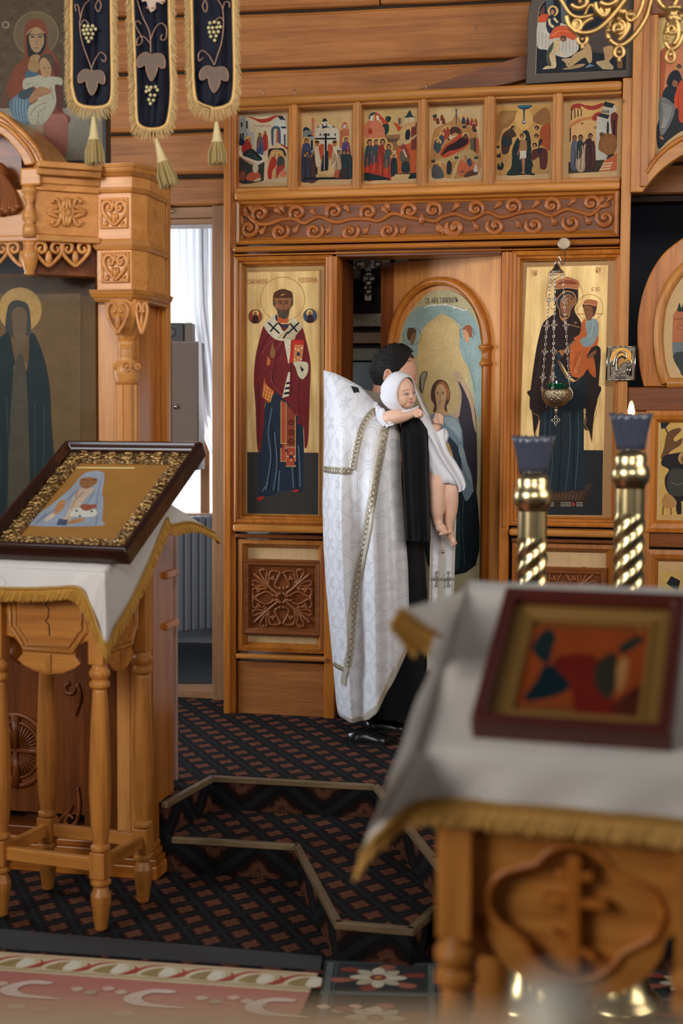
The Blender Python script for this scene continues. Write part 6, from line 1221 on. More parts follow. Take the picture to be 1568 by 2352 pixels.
# ---- left lectern
TL = Fr((-.791-.385*cos(rad(20)), 4.627+.385*sin(rad(20)), 0), yaw(20))
def apron_left(fr, t, w, d):
    for side in range(3):
        if side == 0: f = Fr(fr.w((.025, 0, .0)), fr.u); W_ = w-.05
        elif side == 1: f = Fr(fr.w((w, 0, -.025)), -fr.n); W_ = d-.05
        else: f = Fr(fr.w((.0, 0, -d+.025)), fr.n); W_ = d-.05
        S = lambda pts: [(W_*u, v) for u, v in pts]
        prof = [(0, 1.15), (1, 1.15), (1, .965)]+[(1-.16*sin(i*pi/10), .935-.035*cos(i*pi/10)*1.0-.0) for i in range(0, 1)]+[(.86, .945), (.80, .92), (.82, .905)]
        half = [(.5, .850), (.66, .856), (.80, .876), (.86, .892), (.80, .915), (.815, .945), (.90, .965), (1, .972), (1, 1.15)]
        pts = S([(0, 1.15)]+[(1-u, v) for u, v in half[:-1]][::-1]+half)
        ap = MB(f).prism(pts, -.02, 0).build('apron', W('x', 'pine'), t, bevel=.003)
        band = [(.06, 1.12), (.06, 1.0), (.10, .99), (.2, .945), (.22, .93), (.78, .93), (.8, .945), (.9, .99), (.94, 1.0), (.94, 1.12)]
        m = MB(f); m.tube([(W_*u, v, .002) for u, v in band], .008, 6, flat=.7); m.tube([(W_*u*.86+.07*W_, v*.86+.146, .002) for u, v in band], .005, 6); m.build('apron_moulding', W('x', 'pine'), ap, smooth=True)
        MB(f).box(W_*.465, W_*.535, .856, .92, .0, .006).build('apron_keystone', W('y', 'pine'), ap, bevel=.003)
        if side == 0: MB(f).tube([(W_*(.5+u), 1.10-v, .001) for u, v in ((.0, 0), (-.03, .02), (.01, .03), (0, .06), (-.03, .07), (.01, .085), (.015, .12))], .0022, 4).build('crack', plain('crack_dark', lin((40, 22, 12)), .9), ap)
lt, H0, SL, rc = lectern('lectern', 'pine lectern on turned legs with cracked apron, at the left', TL, .385, .296, apron_left, 1.235)
def slope_frame(fr, lift=0.0):
    v = (fr.v*SL-fr.n).normalized(); return Fr(fr.w((0, H0, 0))+Vector((0, 0, lift)), fr.u, v)
def cloth(name, label, fr, rc, strips, par_c=.004, fr_mat=None, seed=1, fl=.03, mask=None):
    """strips: list of (edge point, hem point) pairs in fr coordinates running round the table; the top is a quad"""
    a0, a1, c0, c1 = rc; t = thing(name, label, 'tablecloth', fr, ((a0+a1)/2, H0, c0))
    m = MB(fr); n = 14; rows = []
    for i in range(n+1):
        c = c0+(c1-c0)*i/n; rows.append([(a0+(a1-a0)*j/n, H0-SL*c+.004+.0012*sin(j*2.1+i), c) for j in range(n+1)])
    m.grid(rows)
    E = [s[0] for s in strips]; Hm = [s[1] for s in strips]; E = crom(E, False, 5); Hm = crom(Hm, False, 5); g = []
    for k2 in range(9):
        q = k2/8; bow = 0.0
        g.append([tuple(e_*(1-q)+h_*q for e_, h_ in zip(e, h)) for e, h in zip(E, Hm)])
        g[-1] = [(p[0], p[1]+bow, p[2]+.004*sin(i*.8)*q) for i, p in enumerate(g[-1])]
    m.grid(g[::-1]); m.build('cloth', MT['damask'], t, smooth=True, solid=.0015)
    b = MB(fr); runs = [(0, len(Hm)-1)] if mask is None else [(i*5, j*5) for i, j in mask]
    for i0, i1 in runs: b.tube([(p[0], p[1], p[2]+.002) for p in Hm[i0:i1+1]], .0055, 6, flat=1.0)
    b.build('gold_braid', plain('gold_braid_woven', lin((176, 132, 60)), .5, .2, noise=.4, scale=260), t, smooth=True)
    f = MB(fr); rr = random.Random(seed)
    for i in [k for i0, i1 in runs for k in range(i0, i1)]:
        p, q = Vector(Hm[i]), Vector(Hm[i+1]); L = (q-p).length; k3 = max(1, int(L/.0016))
        up = (Vector(E[i])-p); up = up.normalized() if up.length > .01 else Vector((0, 1, 0))
        dn = (-up*.6+Vector((0, -1, 0))*.4).normalized()
        for j in range(k3):
            s = p+(q-p)*((j+rr.random())/k3); e = s+dn*fl*rr.uniform(.85, 1.1)+Vector((rr.uniform(-.003, .003), 0, rr.uniform(-.003, .006)))
            f.tube([tuple(s), tuple((s+e)/2+Vector((0, 0, .002))), tuple(e)], .0019, 3, cap=False)
    f.build('fringe', goldsat, t, kind='stuff')
    return t
a0, a1, c0, c1 = rc; zf_ = lambda c: H0-SL*c+.004
FP = Fr(TL.w((0, 0, c0+.012)), TL.u); SP_ = Fr(TL.w((a1+.012, 0, 0)), -TL.n)   # front and right-hand planes
def onF(x, y): p = TL.M.inverted() @ FP.w(FP.at(x, y)); return tuple(p)
def onS(x, y): p = TL.M.inverted() @ SP_.w(SP_.at(x, y)); return tuple(p)
fr_e = lambda u: (a0+(a1-a0)*u, zf_(c0), c0)
sd_e = lambda v: (a1, zf_(c0+(c1-c0)*v), c0+(c1-c0)*v)
tipF = onF(244, 1478)
strips = [(fr_e(-.02), onF(-160, 1352)), (fr_e(.2), onF(-60, 1350)), (fr_e(.5), onF(60, 1352)), (fr_e(.75), onF(130, 1350)), (fr_e(.9), onF(180, 1350)), (fr_e(.97), onF(205, 1385)), (fr_e(1.0), onF(225, 1440)), (fr_e(1.0), (tipF[0]+.008, tipF[1], tipF[2]+.012)), (sd_e(.02), onS(262, 1445)), (sd_e(.15), onS(300, 1380)), (sd_e(.4), onS(338, 1300)), (sd_e(.62), onS(366, 1230)), (sd_e(.8), onS(384, 1190)), (sd_e(.9), onS(392, 1206)), (sd_e(1.0), tuple(x+y for x, y in zip(onS(430, 1200), (.02, 0, 0)))), (sd_e(1.0), tuple(x+y for x, y in zip(onS(472, 1222), (.035, 0, 0)))), (sd_e(1.0), tuple(x+y for x, y in zip(onS(478, 1232), (.0, 0, -.05))))]
cloth('lectern_cloth', 'white damask cloth with gold fringe on the cracked left lectern', TL, rc, strips, seed=4, fl=.046)
# ---- framed icon lying on it
SLF = slope_frame(TL, .012)
def framed_icon(name, label, fr, x0, x1, v0, v1, th, prof, framemat, lipmat):
    t = thing(name, label, 'icon', fr, ((x0+x1)/2, v0, 0))
    m = MB(fr); m.frame(x0, x1, v0, v1, prof); m.box(x0, x1, v0, v1, 0, .006); m.build('frame', framemat, t, bevel=.005, seg=3)
    return t
lacq = plain('dark_lacquered_wood', lin((52, 26, 18)), .22, noise=.2, scale=20, Coat_Weight=.4)
iF = SLF
ax1 = iF.at(288, 1262, .06)[0]; bx1 = iF.at(288, 1262, .06)[1]; bt_ = iF.at(410, 1012, .06)[1]
ix0, ix1, iv0, iv1 = ax1-.56, ax1, bx1, bt_
li = framed_icon('framed_icon', 'dark-framed icon of a white-veiled saint with ornate gilt border, on the left lectern', iF, ix0, ix1, iv0, iv1, .06, [(-.0, 0), (.0, .05), (.006, .06), (.016, .063), (.024, .055), (.03, .045), (.036, .038), (.036, .02)], lacq, None)
orn = NT('chased_gilt'); tco = orn.n('ShaderNodeTexCoord'); vo_ = orn.n('ShaderNodeTexVoronoi', i_Vector=tco.outputs['Object'], i_Scale=60.0); no_ = orn.n('ShaderNodeTexNoise', i_Vector=tco.outputs['Object'], i_Scale=45.0, i_Detail=4.0, i_Distortion=1.5)
orn.bump(orn.math('ADD', vo_.outputs['Distance'], no_.outputs[0]), .9, .02); MT['gilt'] = orn.set(Base_Color=orn.ramp(no_.outputs[0], (.35, lin((80, 54, 30))), (.66, lin((190, 152, 98)))), Roughness=.32, Metallic=.75)
m = MB(iF); m.frame(ix0+.034, ix1-.034, iv0+.034, iv1-.034, [(0, .022), (.005, .030), (.055, .033), (.062, .026), (.066, .022)]); gb = m.build('gilt_border', MT['gilt'], li)
cr = MB(iF); rr = random.Random(3)
for side in range(4):
    n_ = 7 if side % 2 == 0 else 8
    for i in range(n_):
        u = (i+.5)/n_; A0, A1, B0, B1 = ix0+.064, ix1-.064, iv0+.064, iv1-.064
        q = [(A0+(A1-A0)*u, B0), (A1, B0+(B1-B0)*u), (A0+(A1-A0)*u, B1), (A0, B0+(B1-B0)*u)][side]
        s = 1 if i % 2 else -1
        cr.tube([(q[0]+p_[0], q[1]+p_[1], .034) for p_ in spiral(0, 0, .024, .005, side+i*1.1, 1.2*s, 14)], .004, 5)
        for j in range(4): a = rr.random()*6.3; cr.ell((q[0]+.018*cos(a), q[1]+.018*sin(a), .034), (.011, .005, .006), 6, 4, rr.random()*3)
cr.build('gilt_scrollwork', plain('bright_gilt', lin((190, 152, 96)), .34, .85), gb, smooth=True, kind='stuff')
MB(iF).box(ix0+.095, ix1-.095, iv0+.095, iv1-.095, .0, .02).build('gold_panel', plain('gold_panel_leaf', lin((176, 124, 60)), .45, .25, noise=.18, scale=12), li)
P = Pic(iF, .0204, (0, 990, 3.136), .95)
P.l((236, 214, 148), 9, 148, 675, 432, 262, 970, 266, sm=False)
P.s((150, 158, 170), 190, 680, 260, 610, 380, 520, 500, 420, 570, 340, 620, 300, 690, 288, 745, 300, 752, 350, 735, 440, 745, 500, 735, 640, 710, 684)
for pts in ((560, 420, 480, 500, 400, 560, 260, 660), (620, 470, 520, 560, 420, 670), (680, 420, 640, 500, 600, 560), (725, 360, 700, 480, 690, 600), (700, 600, 690, 680), (330, 600, 250, 670)): P.l((112, 120, 138), 7, *pts)
P.s((196, 170, 146), 480, 600, 540, 450, 600, 410, 680, 420, 620, 480, 560, 560, 500, 650, 440, 640); P.s((150, 102, 66), 575, 390, 580, 345, 640, 332, 700, 345, 690, 380, 640, 412, 600, 412); P.l((70, 44, 30), 5, 590, 352, 630, 352); P.l((70, 44, 30), 5, 655, 352, 695, 350); P.l((100, 64, 44), 4, 640, 352, 622, 380); P.l((110, 60, 46), 5, 612, 396, 640, 396)
P.s((176, 126, 80), 385, 600, 420, 510, 470, 500, 460, 550, 420, 590); P.p((76, 80, 106), 405, 676, 425, 630, 490, 640, 475, 680); P.s((176, 126, 80), 480, 665, 520, 640, 600, 625, 600, 645, 540, 665); P.s((206, 184, 160), 320, 640, 360, 600, 400, 600, 350, 645)
P.s((206, 204, 190), 505, 610, 540, 560, 600, 550, 660, 550, 695, 575, 690, 610, 600, 620); P.s((150, 84, 66), 575, 548, 600, 525, 640, 530, 690, 530, 690, 550, 620, 575); 
for x, y in ((552, 575), (575, 612), (660, 578)): P.e((40, 44, 48), x, y, 9, 7)
P.l((120, 84, 56), 4, 545, 490, 510, 560); P.l((120, 84, 56), 4, 560, 430, 545, 490, 600, 440)
P.build('painting', li)
# ---- right lectern, close to the camera
TR = Fr((.183, 2.17, 0), yaw(17))
def apron_right(fr, t, w, d):
    f = Fr(fr.w((.0275, 0, .0)), fr.u); W_ = w-.055
    side = Fr(fr.w((0, 0, -d+.0275)), fr.n); WS = d-.055
    for ff, ww in ((f, W_), (side, WS)):
        pts = [(0, 1.15), (0, .93), (ww*.05, .925)]+[(ww*(.5-.45*cos(i*pi/12)), .925-.11*sin(i*pi/12)) for i in range(1, 12)]+[(ww*.95, .925), (ww, .93), (ww, 1.15)]
        ap = MB(ff).prism(pts, -.05, -.028 if ff is f else -.006).build('apron', W('x', 'pine'), t, bevel=.003)
        if ff is f:
            # front board pierced by a quatrefoil, with its moulding and an eight-pointed cross
            cx, cy = ww*.5, .952; q4 = []
            for ox, oy, st, R, sw in ((0, .045, pi*.13, .056, .74), (-.075, .006, pi*.62, .052, .76), (0, -.036, pi*1.1, .070, .8), (.075, .006, pi*1.62, .052, .76)):
                for i in range(10): a = st+i*pi*sw/9; q4.append((cx+ox+R*1.1*cos(a), cy+oy+R*sin(a)))
            n = len(q4); outr = []
            for qx, qy in q4:
                dx, dy = qx-cx, qy-cy; best = 9
                for (x1, y1), (x2, y2) in zip(pts, pts[1:]+pts[:1]):
                    den = dx*(y2-y1)-dy*(x2-x1)
                    if abs(den) < 1e-9: continue
                    tt = ((x1-cx)*(y2-y1)-(y1-cy)*(x2-x1))/den; uu_ = ((x1-cx)*dy-(y1-cy)*dx)/den
                    if tt > 0 and -1e-6 <= uu_ <= 1+1e-6: best = min(best, tt)
                outr.append((cx+dx*best, cy+dy*best))
            mm = MB(ff); mm.add([(*p, -.004) for p in q4]+[(*p, -.004) for p in outr]+[(*p, -.028) for p in q4]+[(*p, -.028) for p in outr], [(i, (i+1) % n, n+(i+1) % n, n+i)[::-1] for i in range(n)]+[(i, (i+1) % n, 2*n+(i+1) % n, 2*n+i) for i in range(n)]+[(n+i, n+(i+1) % n, 3*n+(i+1) % n, 3*n+i)[::-1] for i in range(n)])
            mm.build('apron_front', W('x', 'pine'), ap)
            MB(ff).tube([(*p, -.002) for p in q4], .006, 8, True).build('quatrefoil_moulding', W('x', 'honey'), ap, smooth=True)
            c = MB(ff); c.box(cx-.010, cx+.010, cy-.095, cy+.085, -.03, -.002); c.box(cx-.05, cx+.05, cy+.004, cy+.019, -.03, -.003); c.box(cx-.028, cx+.028, cy+.046, cy+.06, -.03, -.003)
            c.add([(cx-.034, cy-.042+e, cc2) if i == 0 else (cx+.034, cy-.072+e, cc2) for cc2 in (-.03, -.003) for e in (-.007, .007) for i in (0, 1)], [(0, 2, 3, 1), (4, 5, 7, 6), (0, 1, 5, 4), (2, 6, 7, 3), (0, 4, 6, 2), (1, 3, 7, 5)])
            c.build('orthodox_cross', W('y', 'honey'), ap, bevel=.003)
rt, H0, _, rc2 = lectern('lectern', 'pine lectern with a cross in a quatrefoil, blurred in the right foreground', TR, .36, .30, apron_right, 1.20)
a0, a1, c0, c1 = rc2; c0 = .03; c1 = -.345; a0 = -.06; a1 = .44; rc2 = (a0, a1, c0, c1)
FP2 = Fr(TR.w((0, 0, c0+.01)), TR.u); SP2 = Fr(TR.w((a0-.012, 0, 0)), TR.n)
def on2(f, x, y, d=(0, 0, 0)): p = TR.M.inverted() @ f.w(f.at(x, y)); return tuple(a+b for a, b in zip(p, d))
fe = lambda u: (a0+(a1-a0)*u, zf_(c0), c0); se = lambda v: (a0, zf_(c0+(c1-c0)*v), c0+(c1-c0)*v)
strips = [(se(1.0), on2(SP2, 1012, 1462)), (se(.97), on2(SP2, 985, 1438, (-.01, 0, 0))), (se(.9), on2(SP2, 960, 1402, (-.03, 0, 0))), (se(.78), on2(SP2, 985, 1470, (-.01, 0, 0))), (se(.6), on2(SP2, 992, 1520)), (se(.4), on2(SP2, 958, 1610)), (se(.2), on2(SP2, 925, 1705)), (se(.06), on2(SP2, 895, 1800, (-.0, 0, .01))), (fe(0), on2(FP2, 862, 1890, (-.0, 0, .02))), (fe(0), on2(FP2, 842, 1950, (-.0, 0, .035))), (fe(.02), on2(FP2, 880, 1905, (0, 0, .03))), (fe(.1), on2(FP2, 945, 1852)), (fe(.22), on2(FP2, 1020, 1838)), (fe(.4), on2(FP2, 1150, 1850)), (fe(.6), on2(FP2, 1300, 1862)), (fe(.8), on2(FP2, 1450, 1876)), (fe(1), on2(FP2, 1610, 1892)), (fe(1), on2(FP2, 1690, 1900))]
cloth('lectern_cloth', 'white cloth with deep gold fringe on the blurred foreground lectern', TR, rc2, strips, seed=9, fl=.042, mask=[(0, 3), (9, 17)])
SRF = slope_frame(TR, .006)
redl = plain('red_lacquered_wood', lin((84, 30, 22)), .3, noise=.2, scale=18, Coat_Weight=.3)
p0 = SRF.at(1078, 1650, .04); p1 = SRF.at(1545, 1668, .04); p2 = SRF.at(1150, 1345, .04)
X0, X1, V0, V1 = p0[0], p1[0], p0[1], p2[1]
ri = framed_icon('framed_icon', 'red-framed icon behind glass on the foreground lectern, out of focus', SRF, X0, X1, V0, V1, .04, [(0, 0), (0, .036), (.004, .041), (.016, .041), (.022, .03), (.022, .012)], redl, None)
m = MB(SRF); m.frame(X0+.02, X1-.02, V0+.02, V1-.02, [(0, .016), (.004, .02), (.016, .018), (.022, .014), (.03, .017), (.036, .014), (.036, .006)]); m.build('gilt_slip', plain('matt_gilt', lin((178, 128, 66)), .45, .4), ri)
MB(SRF).box(X0+.05, X1-.05, V0+.05, V1-.05, 0, .008).build('painted_board', plain('icon_rust_ground', lin((140, 72, 34)), .5, noise=.25, scale=14), ri)
P = Pic(SRF, .0083, (800, 1280, 2.0417), 1.0)
P.p((120, 76, 40), 800, 190, 1530, 190, 1500, 300, 790, 300); P.p((40, 34, 30), 840, 265, 1440, 290, 1440, 312, 835, 300)
for i in range(7): P.l((70, 42, 24), 7, 880+i*90, 195, 840+i*85, 265, sm=False)
P.l((176, 112, 60), 14, 1260, 200, 1390, 370, sm=False); P.p((166, 72, 30), 830, 330, 1420, 350, 1400, 700, 770, 690); P.s((38, 50, 50), 920, 340, 970, 360, 960, 420, 930, 500, 860, 430); P.s((24, 42, 50), 820, 670, 880, 580, 930, 500, 1040, 560, 1030, 620, 940, 660); P.s((128, 34, 24), 960, 480, 1150, 460, 1220, 640, 1280, 730, 1080, 740, 1040, 600); P.s((58, 52, 40), 1150, 560, 1180, 480, 1250, 450, 1260, 560, 1230, 660, 1180, 640); P.s((190, 130, 76), 1260, 500, 1310, 470, 1300, 580, 1260, 640); P.s((44, 54, 50), 1270, 420, 1350, 370, 1380, 390, 1290, 450); P.s((92, 40, 26), 1300, 640, 1390, 600, 1400, 740, 1230, 720)
P.build('painting', ri)
MB(SRF).box(X0+.02, X1-.02, V0+.02, V1-.02, .0215, .0235).build('glass_pane', MT['glass'], ri)
# ================================================================== brass candle stands
def stand(x, d, z_top, label, lit, seed):
    fr = Fr((x, d, .0145), (1, 0, 0)); z_top -= .0145; t = thing('candle_stand', label, 'candle stand', fr); t['group'] = 'tall brass candle stands'
    br = BRASS(); zc = z_top
    MB(fr).lathe([(.12, 0), (.125, .012), (.115, .03), (.10, .045), (.085, .06), (.07, .10), (.055, .14), (.034, .17), (.046, .185), (.05, .20), (.04, .215), (.028, .225), (.034, .24), (.028, .255)], (0, 0, 0), 1, 28).build('base', br, t, smooth=True)
    sh = MB(fr); rows = []; n = 150; k = 32; za_, zb_ = .25, zc-.29
    for i in range(n+1):
        z = za_+(zc-.20-za_)*i/n; tw = z*2*pi/.05*.25; amp = .0036 if z < zb_ else 0
        rows.append([((.041+amp*cos(4*(2*pi*j/k)+tw*4))*cos(2*pi*j/k), z, (.041+amp*cos(4*(2*pi*j/k)+tw*4))*sin(2*pi*j/k)) for j in range(k)])
    sh.grid(rows[::-1], closed=True); sh.build('twisted_column', br, t, smooth=True)
    MB(fr).lathe([(.041, zc-.21), (.043, zc-.2), (.052, zc-.19), (.055, zc-.17), (.052, zc-.15), (.044, zc-.142), (.046, zc-.125), (.042, zc-.11), (.03, zc-.105)], (0, 0, 0), 1, 28).build('collar', br, t, smooth=True)
    cu = MB(fr); rows = []
    for r_, z in ((.02, -.105), (.038, -.10), (.042, -.08), (.047, -.05), (.055, -.02), (.062, 0), (.058, 0), (.048, -.03), (.04, -.07), (.02, -.085)):
        rows.append([((r_*(1+.035*cos(14*2*pi*j/56)))*cos(2*pi*j/56), zc+z+(.004*cos(14*2*pi*j/56) if z > -.03 else 0), (r_*(1+.035*cos(14*2*pi*j/56)))*sin(2*pi*j/56)) for j in range(56)])
    cg = NT('ribbed_blue_glass') if 'blueglass' not in MT else None
    if cg: MT['blueglass'] = cg.set(Base_Color=lin((84, 88, 106)), Roughness=.22, Transmission_Weight=.2, Coat_Weight=.4)
    cu.grid(rows[::-1], closed=True); cu.build('glass_cup', MT['blueglass'], t, smooth=True)
    if lit: flame(fr, (0.0, zc-.02, 0), t, .055)
    return t
def flame(fr, p, par, h):
    if 'flame' not in MT:
        f = NT('candle_flame'); f.set(Base_Color=(1, .7, .3), Emission_Color=(1.0, .72, .36), Emission_Strength=9.0); MT['flame'] = f.m
    MB(fr).lathe([(.001, 0), (.006*h/.05, h*.3), (.007*h/.05, h*.5), (.004*h/.05, h*.8), (.0005, h)], p, 1, 12).build('flame', MT['flame'], par, smooth=True)
D = 4.0
for px, py, lit, lb in ((1225, 1003, False, 'shorter unlit brass candle stand with a dark glass cup, left of the pair'), (1449, 951, True, 'taller brass candle stand with a burning wick, right of the pair')):
    g = ray(px, py); s_ = D/g.y; stand(g.x*s_, D, EYE.z+g.z*s_, lb, lit, 1)
# ================================================================== hanging oil lamp
LP = Fr(IC.w((0, 0, .16)), UI); ZO = (1180, 590, 6.358)
lam = thing('hanging_oil_lamp', 'silver oil lamp with green glass cup hung on three chains before the crowned icon', 'oil lamp', LP, LP.at(1276, 925))
gk = LP.at(1297, 562, 0)
kb = IC.at(1296, 562, .075); tag(MB(IC).lathe([(.010, 0), (.010, .03), (.026, .032), (.029, .036), (.029, .044), (.024, .047), (.001, .048)], (kb[0], kb[1], .075), 2, 24).build('round_hook', plain('brushed_nickel', lin((156, 138, 116)), .4, .7), smooth=False, bevel=.001), 'round nickel wall hook holding the oil lamp', 'hook')
si = SILVER()
hk = MB(LP); hk.ptube([(1296, 575, -.045), (1298, 590, -.03), (1296, 602, -.02), (1291, 608, -.01), (1288, 600, 0), (1284, 588, 0), (1281, 594, 0)], .0022, 0, k=6); hk.build('wire_hook', si, lam, smooth=True)
q = LP.at(1279, 604, 0); rg_ = MB(LP); rg_.tube([(q[0]+.010*cos(t*pi/8), q[1]+.010*sin(t*pi/8), 0) for t in range(16)], .0022, 6, True); rg_.build('ring', si, lam, smooth=True)
q = LP.at(1278, 626, 0); MB(LP).lathe([(.031, 0), (.032, .004), (.02, .014), (.014, .026), (.009, .034), (.006, .04)], (q[0], q[1], 0), 1, 18).build('bell_cap', si, lam, smooth=True)
bowl = LP.at(1277, 912, 0); R_ = .068
bm = MB(LP); prof = [(.004, -.062), (.02, -.058), (.045, -.044), (.062, -.02), (.068, .004), (.066, .018), (.06, .026), (.056, .018), (.05, .0)]
bm.lathe(prof, (bowl[0], bowl[1]+.01, 0), 1, 28); bm.build('pierced_bowl', plain('chased_silver_bowl', lin((176, 158, 130)), .25, .95, noise=.4, scale=110, bump=.7), lam, smooth=True)
MB(LP).lathe([(.006, -.02), (.01, -.016), (.006, -.010), (.011, -.004), (.006, .004)], (bowl[0], bowl[1]-.056, 0), 1, 12).build('finial', si, lam, smooth=True)
fc_ = MB(LP); qx, qy = bowl[0]+.0, bowl[1]-.105
for dx, dy in ((0, .014), (0, -.014), (.012, 0), (-.012, 0)): fc_.tube([(qx+dx+.006*cos(t*pi/6), qy+dy+.007*sin(t*pi/6), 0) for t in range(12)], .002, 5, True)
fc_.tube([(qx, qy+.03, 0), (qx, qy+.018, 0)], .002); fc_.tube([(qx, qy-.02, 0), (qx, qy-.03, 0)], .002); fc_.build('pendant_cross', si, lam, smooth=True)
gg_ = NT('green_glass'); MT['green'] = gg_.set(Base_Color=lin((16, 92, 62)), Roughness=.08, Transmission_Weight=.35)
MB(LP).lathe([(.03, 0), (.036, .004), (.044, .03), (.047, .036), (.043, .036), (.034, .008), (.01, .006)], (bowl[0], bowl[1]+.026, 0), 1, 24).build('green_cup', MT['green'], lam, smooth=True)
flame(LP, (bowl[0], bowl[1]+.052, 0), lam, .022)
for sx, sc_ in ((-1, .0), (0.999, .0)):
    pass
arms = [(-.064, .01, .01), (-.012, .012, .066), (.060, .012, -.01)]
caps = [(-.026, 0, .0), (-.006, 0, .026), (.026, 0, .0)]
for ai, ((ax, ay, ac), (kx, ky, kc)) in enumerate(zip(arms, caps)):
    A = Vector((bowl[0]+ax, bowl[1]+.02+ay, ac)); B = Vector((q[0]+kx, q[1]+.002, kc)); L = (B-A).length; d = (B-A).normalized(); n = int(L/.0165)
    side = d.cross(Vector((0, 0, 1))).normalized()
    ch = MB(LP)
    for i in range(n):
        c_ = A+d*(i+.5)*L/n; sd = side if i % 2 == 0 else Vector((0, 0, 1))
        big = (i % 7 == 3)
        if big:
            for ox, oy in ((.0, .009), (.0, -.009), (.008, 0), (-.008, 0)): ch.tube([tuple(c_+side*(ox+.0045*cos(t*pi/4))+d*(oy+.005*sin(t*pi/4))) for t in range(8)], .0016, 4, True)
        else: ch.tube([tuple(c_+sd*.0038*cos(t*pi/5)+d*.0105*sin(t*pi/5)) for t in range(10)], .0014, 4, True)
    ch.build('chain', si, lam, smooth=True, kind='stuff')
sw = MB(LP); sw.ptube([(1314, 900), (1308, 892), (1301, 898), (1302, 908), (1309, 906), (1314, 900), (1313, 912), (1306, 920), (1299, 924), (1296, 922)], .0035, 0, k=6); sw.build('scroll_handle', si, lam, smooth=True)
# ================================================================== chandelier
CH = Fr((1.0, 4.7, 0), (1, 0, 0)); cl = thing('chandelier', 'gilt brass chandelier with scrolled arms hanging at the top right', 'chandelier', CH, CH.at(1430, -60))
ZC = (1200, 0, 5.6); gb_ = plain('gilt_brass', lin((196, 158, 98)), .36, .85, noise=.15, scale=60)
def cz(*pts, z=ZC): return [za(*p, z) for p in pts]
def chp(name, pts, r, c=0.0): return MB(CH).ptube(pts, r, c, k=8, sub=6).build(name, gb_, cl, smooth=True)
chp('arm', cz((470, -40), (530, 60), (610, 180), (720, 225), (860, 205), (980, 165), (1090, 90), (1200, -40)), .0075, .03)
chp('arm', cz((560, 200), (600, 330), (700, 410), (850, 420), (1000, 350), (1150, 200), (1290, 20), (1340, -60)), .0085, .06)
chp('arm', cz((1090, 330), (1100, 480), (1190, 570), (1290, 575), (1420, 470), (1530, 320), (1610, 160), (1660, -60)), .0085, .02)
chp('arm', cz((1340, 160), (1350, 240), (1390, 270), (1460, 220), (1520, 100), (1560, -40)), .007, .04)
chp('scroll', cz(*spiral(735, -10, 130, 40, 2.6, -.9)), .009, .05); chp('scroll', cz(*spiral(1110, -80, 160, 60, 2.4, -.7)), .0105, .08)
chp('scroll', cz(*spiral(705, 310, 70, 22, 1.2, 1.6)), .007, .06); chp('scroll', cz(*spiral(1040, 140, 60, 22, .8, 1.5)), .007, .07)
chp('scroll', cz(*spiral(1230, 360, 100, 24, -1.2, 1.6)), .0075, .03); chp('scroll', cz(*spiral(1390, 190, 55, 18, 1.0, 1.4)), .007, .04)
chp('scroll', cz((1220, 170), (1320, 200), (1360, 330), (1300, 450), (1230, 520)), .0085, .03); chp('scroll', cz((1200, 180), (1130, 260), (1085, 380), (1110, 500)), .0075, .03)
chp('scroll', cz((940, 30), (960, 130), (1040, 210), (1100, 130), (1110, 60)), .008, .07); chp('scroll', cz((560, 200), (590, 300), (640, 380), (700, 410), (780, 300), (900, 230)), .0075, .06)
chp('scroll', cz((800, 190), (830, 110), (880, 60), (930, 120), (960, 180)), .006, .02)
for x, y, r_ in ((765, 500, 58), (1240, 670, 58)):
    q = CH.at(*za(x, y, ZC), .04); s = r_/5.6/695
    m = MB(CH); m.tube([(q[0]+s*cos(t*pi/10), q[1]+s*1.2*sin(t*pi/10), .04) for t in range(20)], .006, 7, True); m.ell((q[0], q[1], .04), (s*.42, s*.42, s*.42)); m.ell((q[0], q[1]-s*1.6, .04), (.006, .012, .006)); m.tube([(q[0], q[1]-s*1.2, .04), (q[0], q[1]-s*2.2, .04)], .003); m.build('ring_drop', gb_, cl, smooth=True)
for x, y, r_ in ((1390, 185, 42), (735, 20, 30), (1105, 390, 26), (1115, 330, 22), (590, 250, 24), (610, 300, 20), (1225, 385, 34), (720, 320, 34), (1045, 150, 30), (1230, 240, 26), (545, 225, 18), (1080, 395, 18)):
    q = CH.at(*za(x, y, ZC), .055); s = r_/5.6/695; MB(CH).ell(q, (s, s, s)).build('bead', gb_, cl, smooth=True)
q = CH.at(*za(1240, 160, ZC), .03); MB(CH).lathe([(.012, -.05), (.02, -.045), (.014, -.03), (.026, -.012), (.034, 0), (.03, .008), (.018, .02), (.03, .035)], (q[0], q[1], .02), 1, 16).build('candle_cup', gb_, cl, smooth=True)
Z2_ = (1440, 0, 5.11)
chp('arm', cz((330, -60), (400, 60), (470, 105), (545, 60), (600, -60), z=Z2_), .009, .05)
q = CH.at(*za(540, 130, Z2_), .05); MB(CH).lathe([(.010, -.06), (.016, -.05), (.02, -.03), (.026, -.02), (.012, -.01), (.03, 0), (.034, .008), (.02, .014)], (q[0], q[1], .05), 1, 16).build('candle_cup', gb_, cl, smooth=True)
chp('scroll', cz((500, 220), (450, 380), (460, 520), (520, 580), (600, 520), (660, 380), z=Z2_), .008, .05); chp('scroll', cz((560, 230), (600, 300), (590, 440), (540, 520), z=Z2_), .0085, .06); chp('scroll', cz(*spiral(520, 340, 60, 20, 0, 1.3), z=Z2_), .006, .06)
for x, y, r_ in ((455, 380, 24), (462, 425, 22), (460, 465, 22), (600, 220, 40), (640, 190, 30), (505, 640, 30), (500, 735, 14)):
    q = CH.at(*za(x, y, Z2_), .06); s = r_/5.11/695; MB(CH).ell(q, (s, s*1.2, s)).build('bead', gb_, cl, smooth=True)
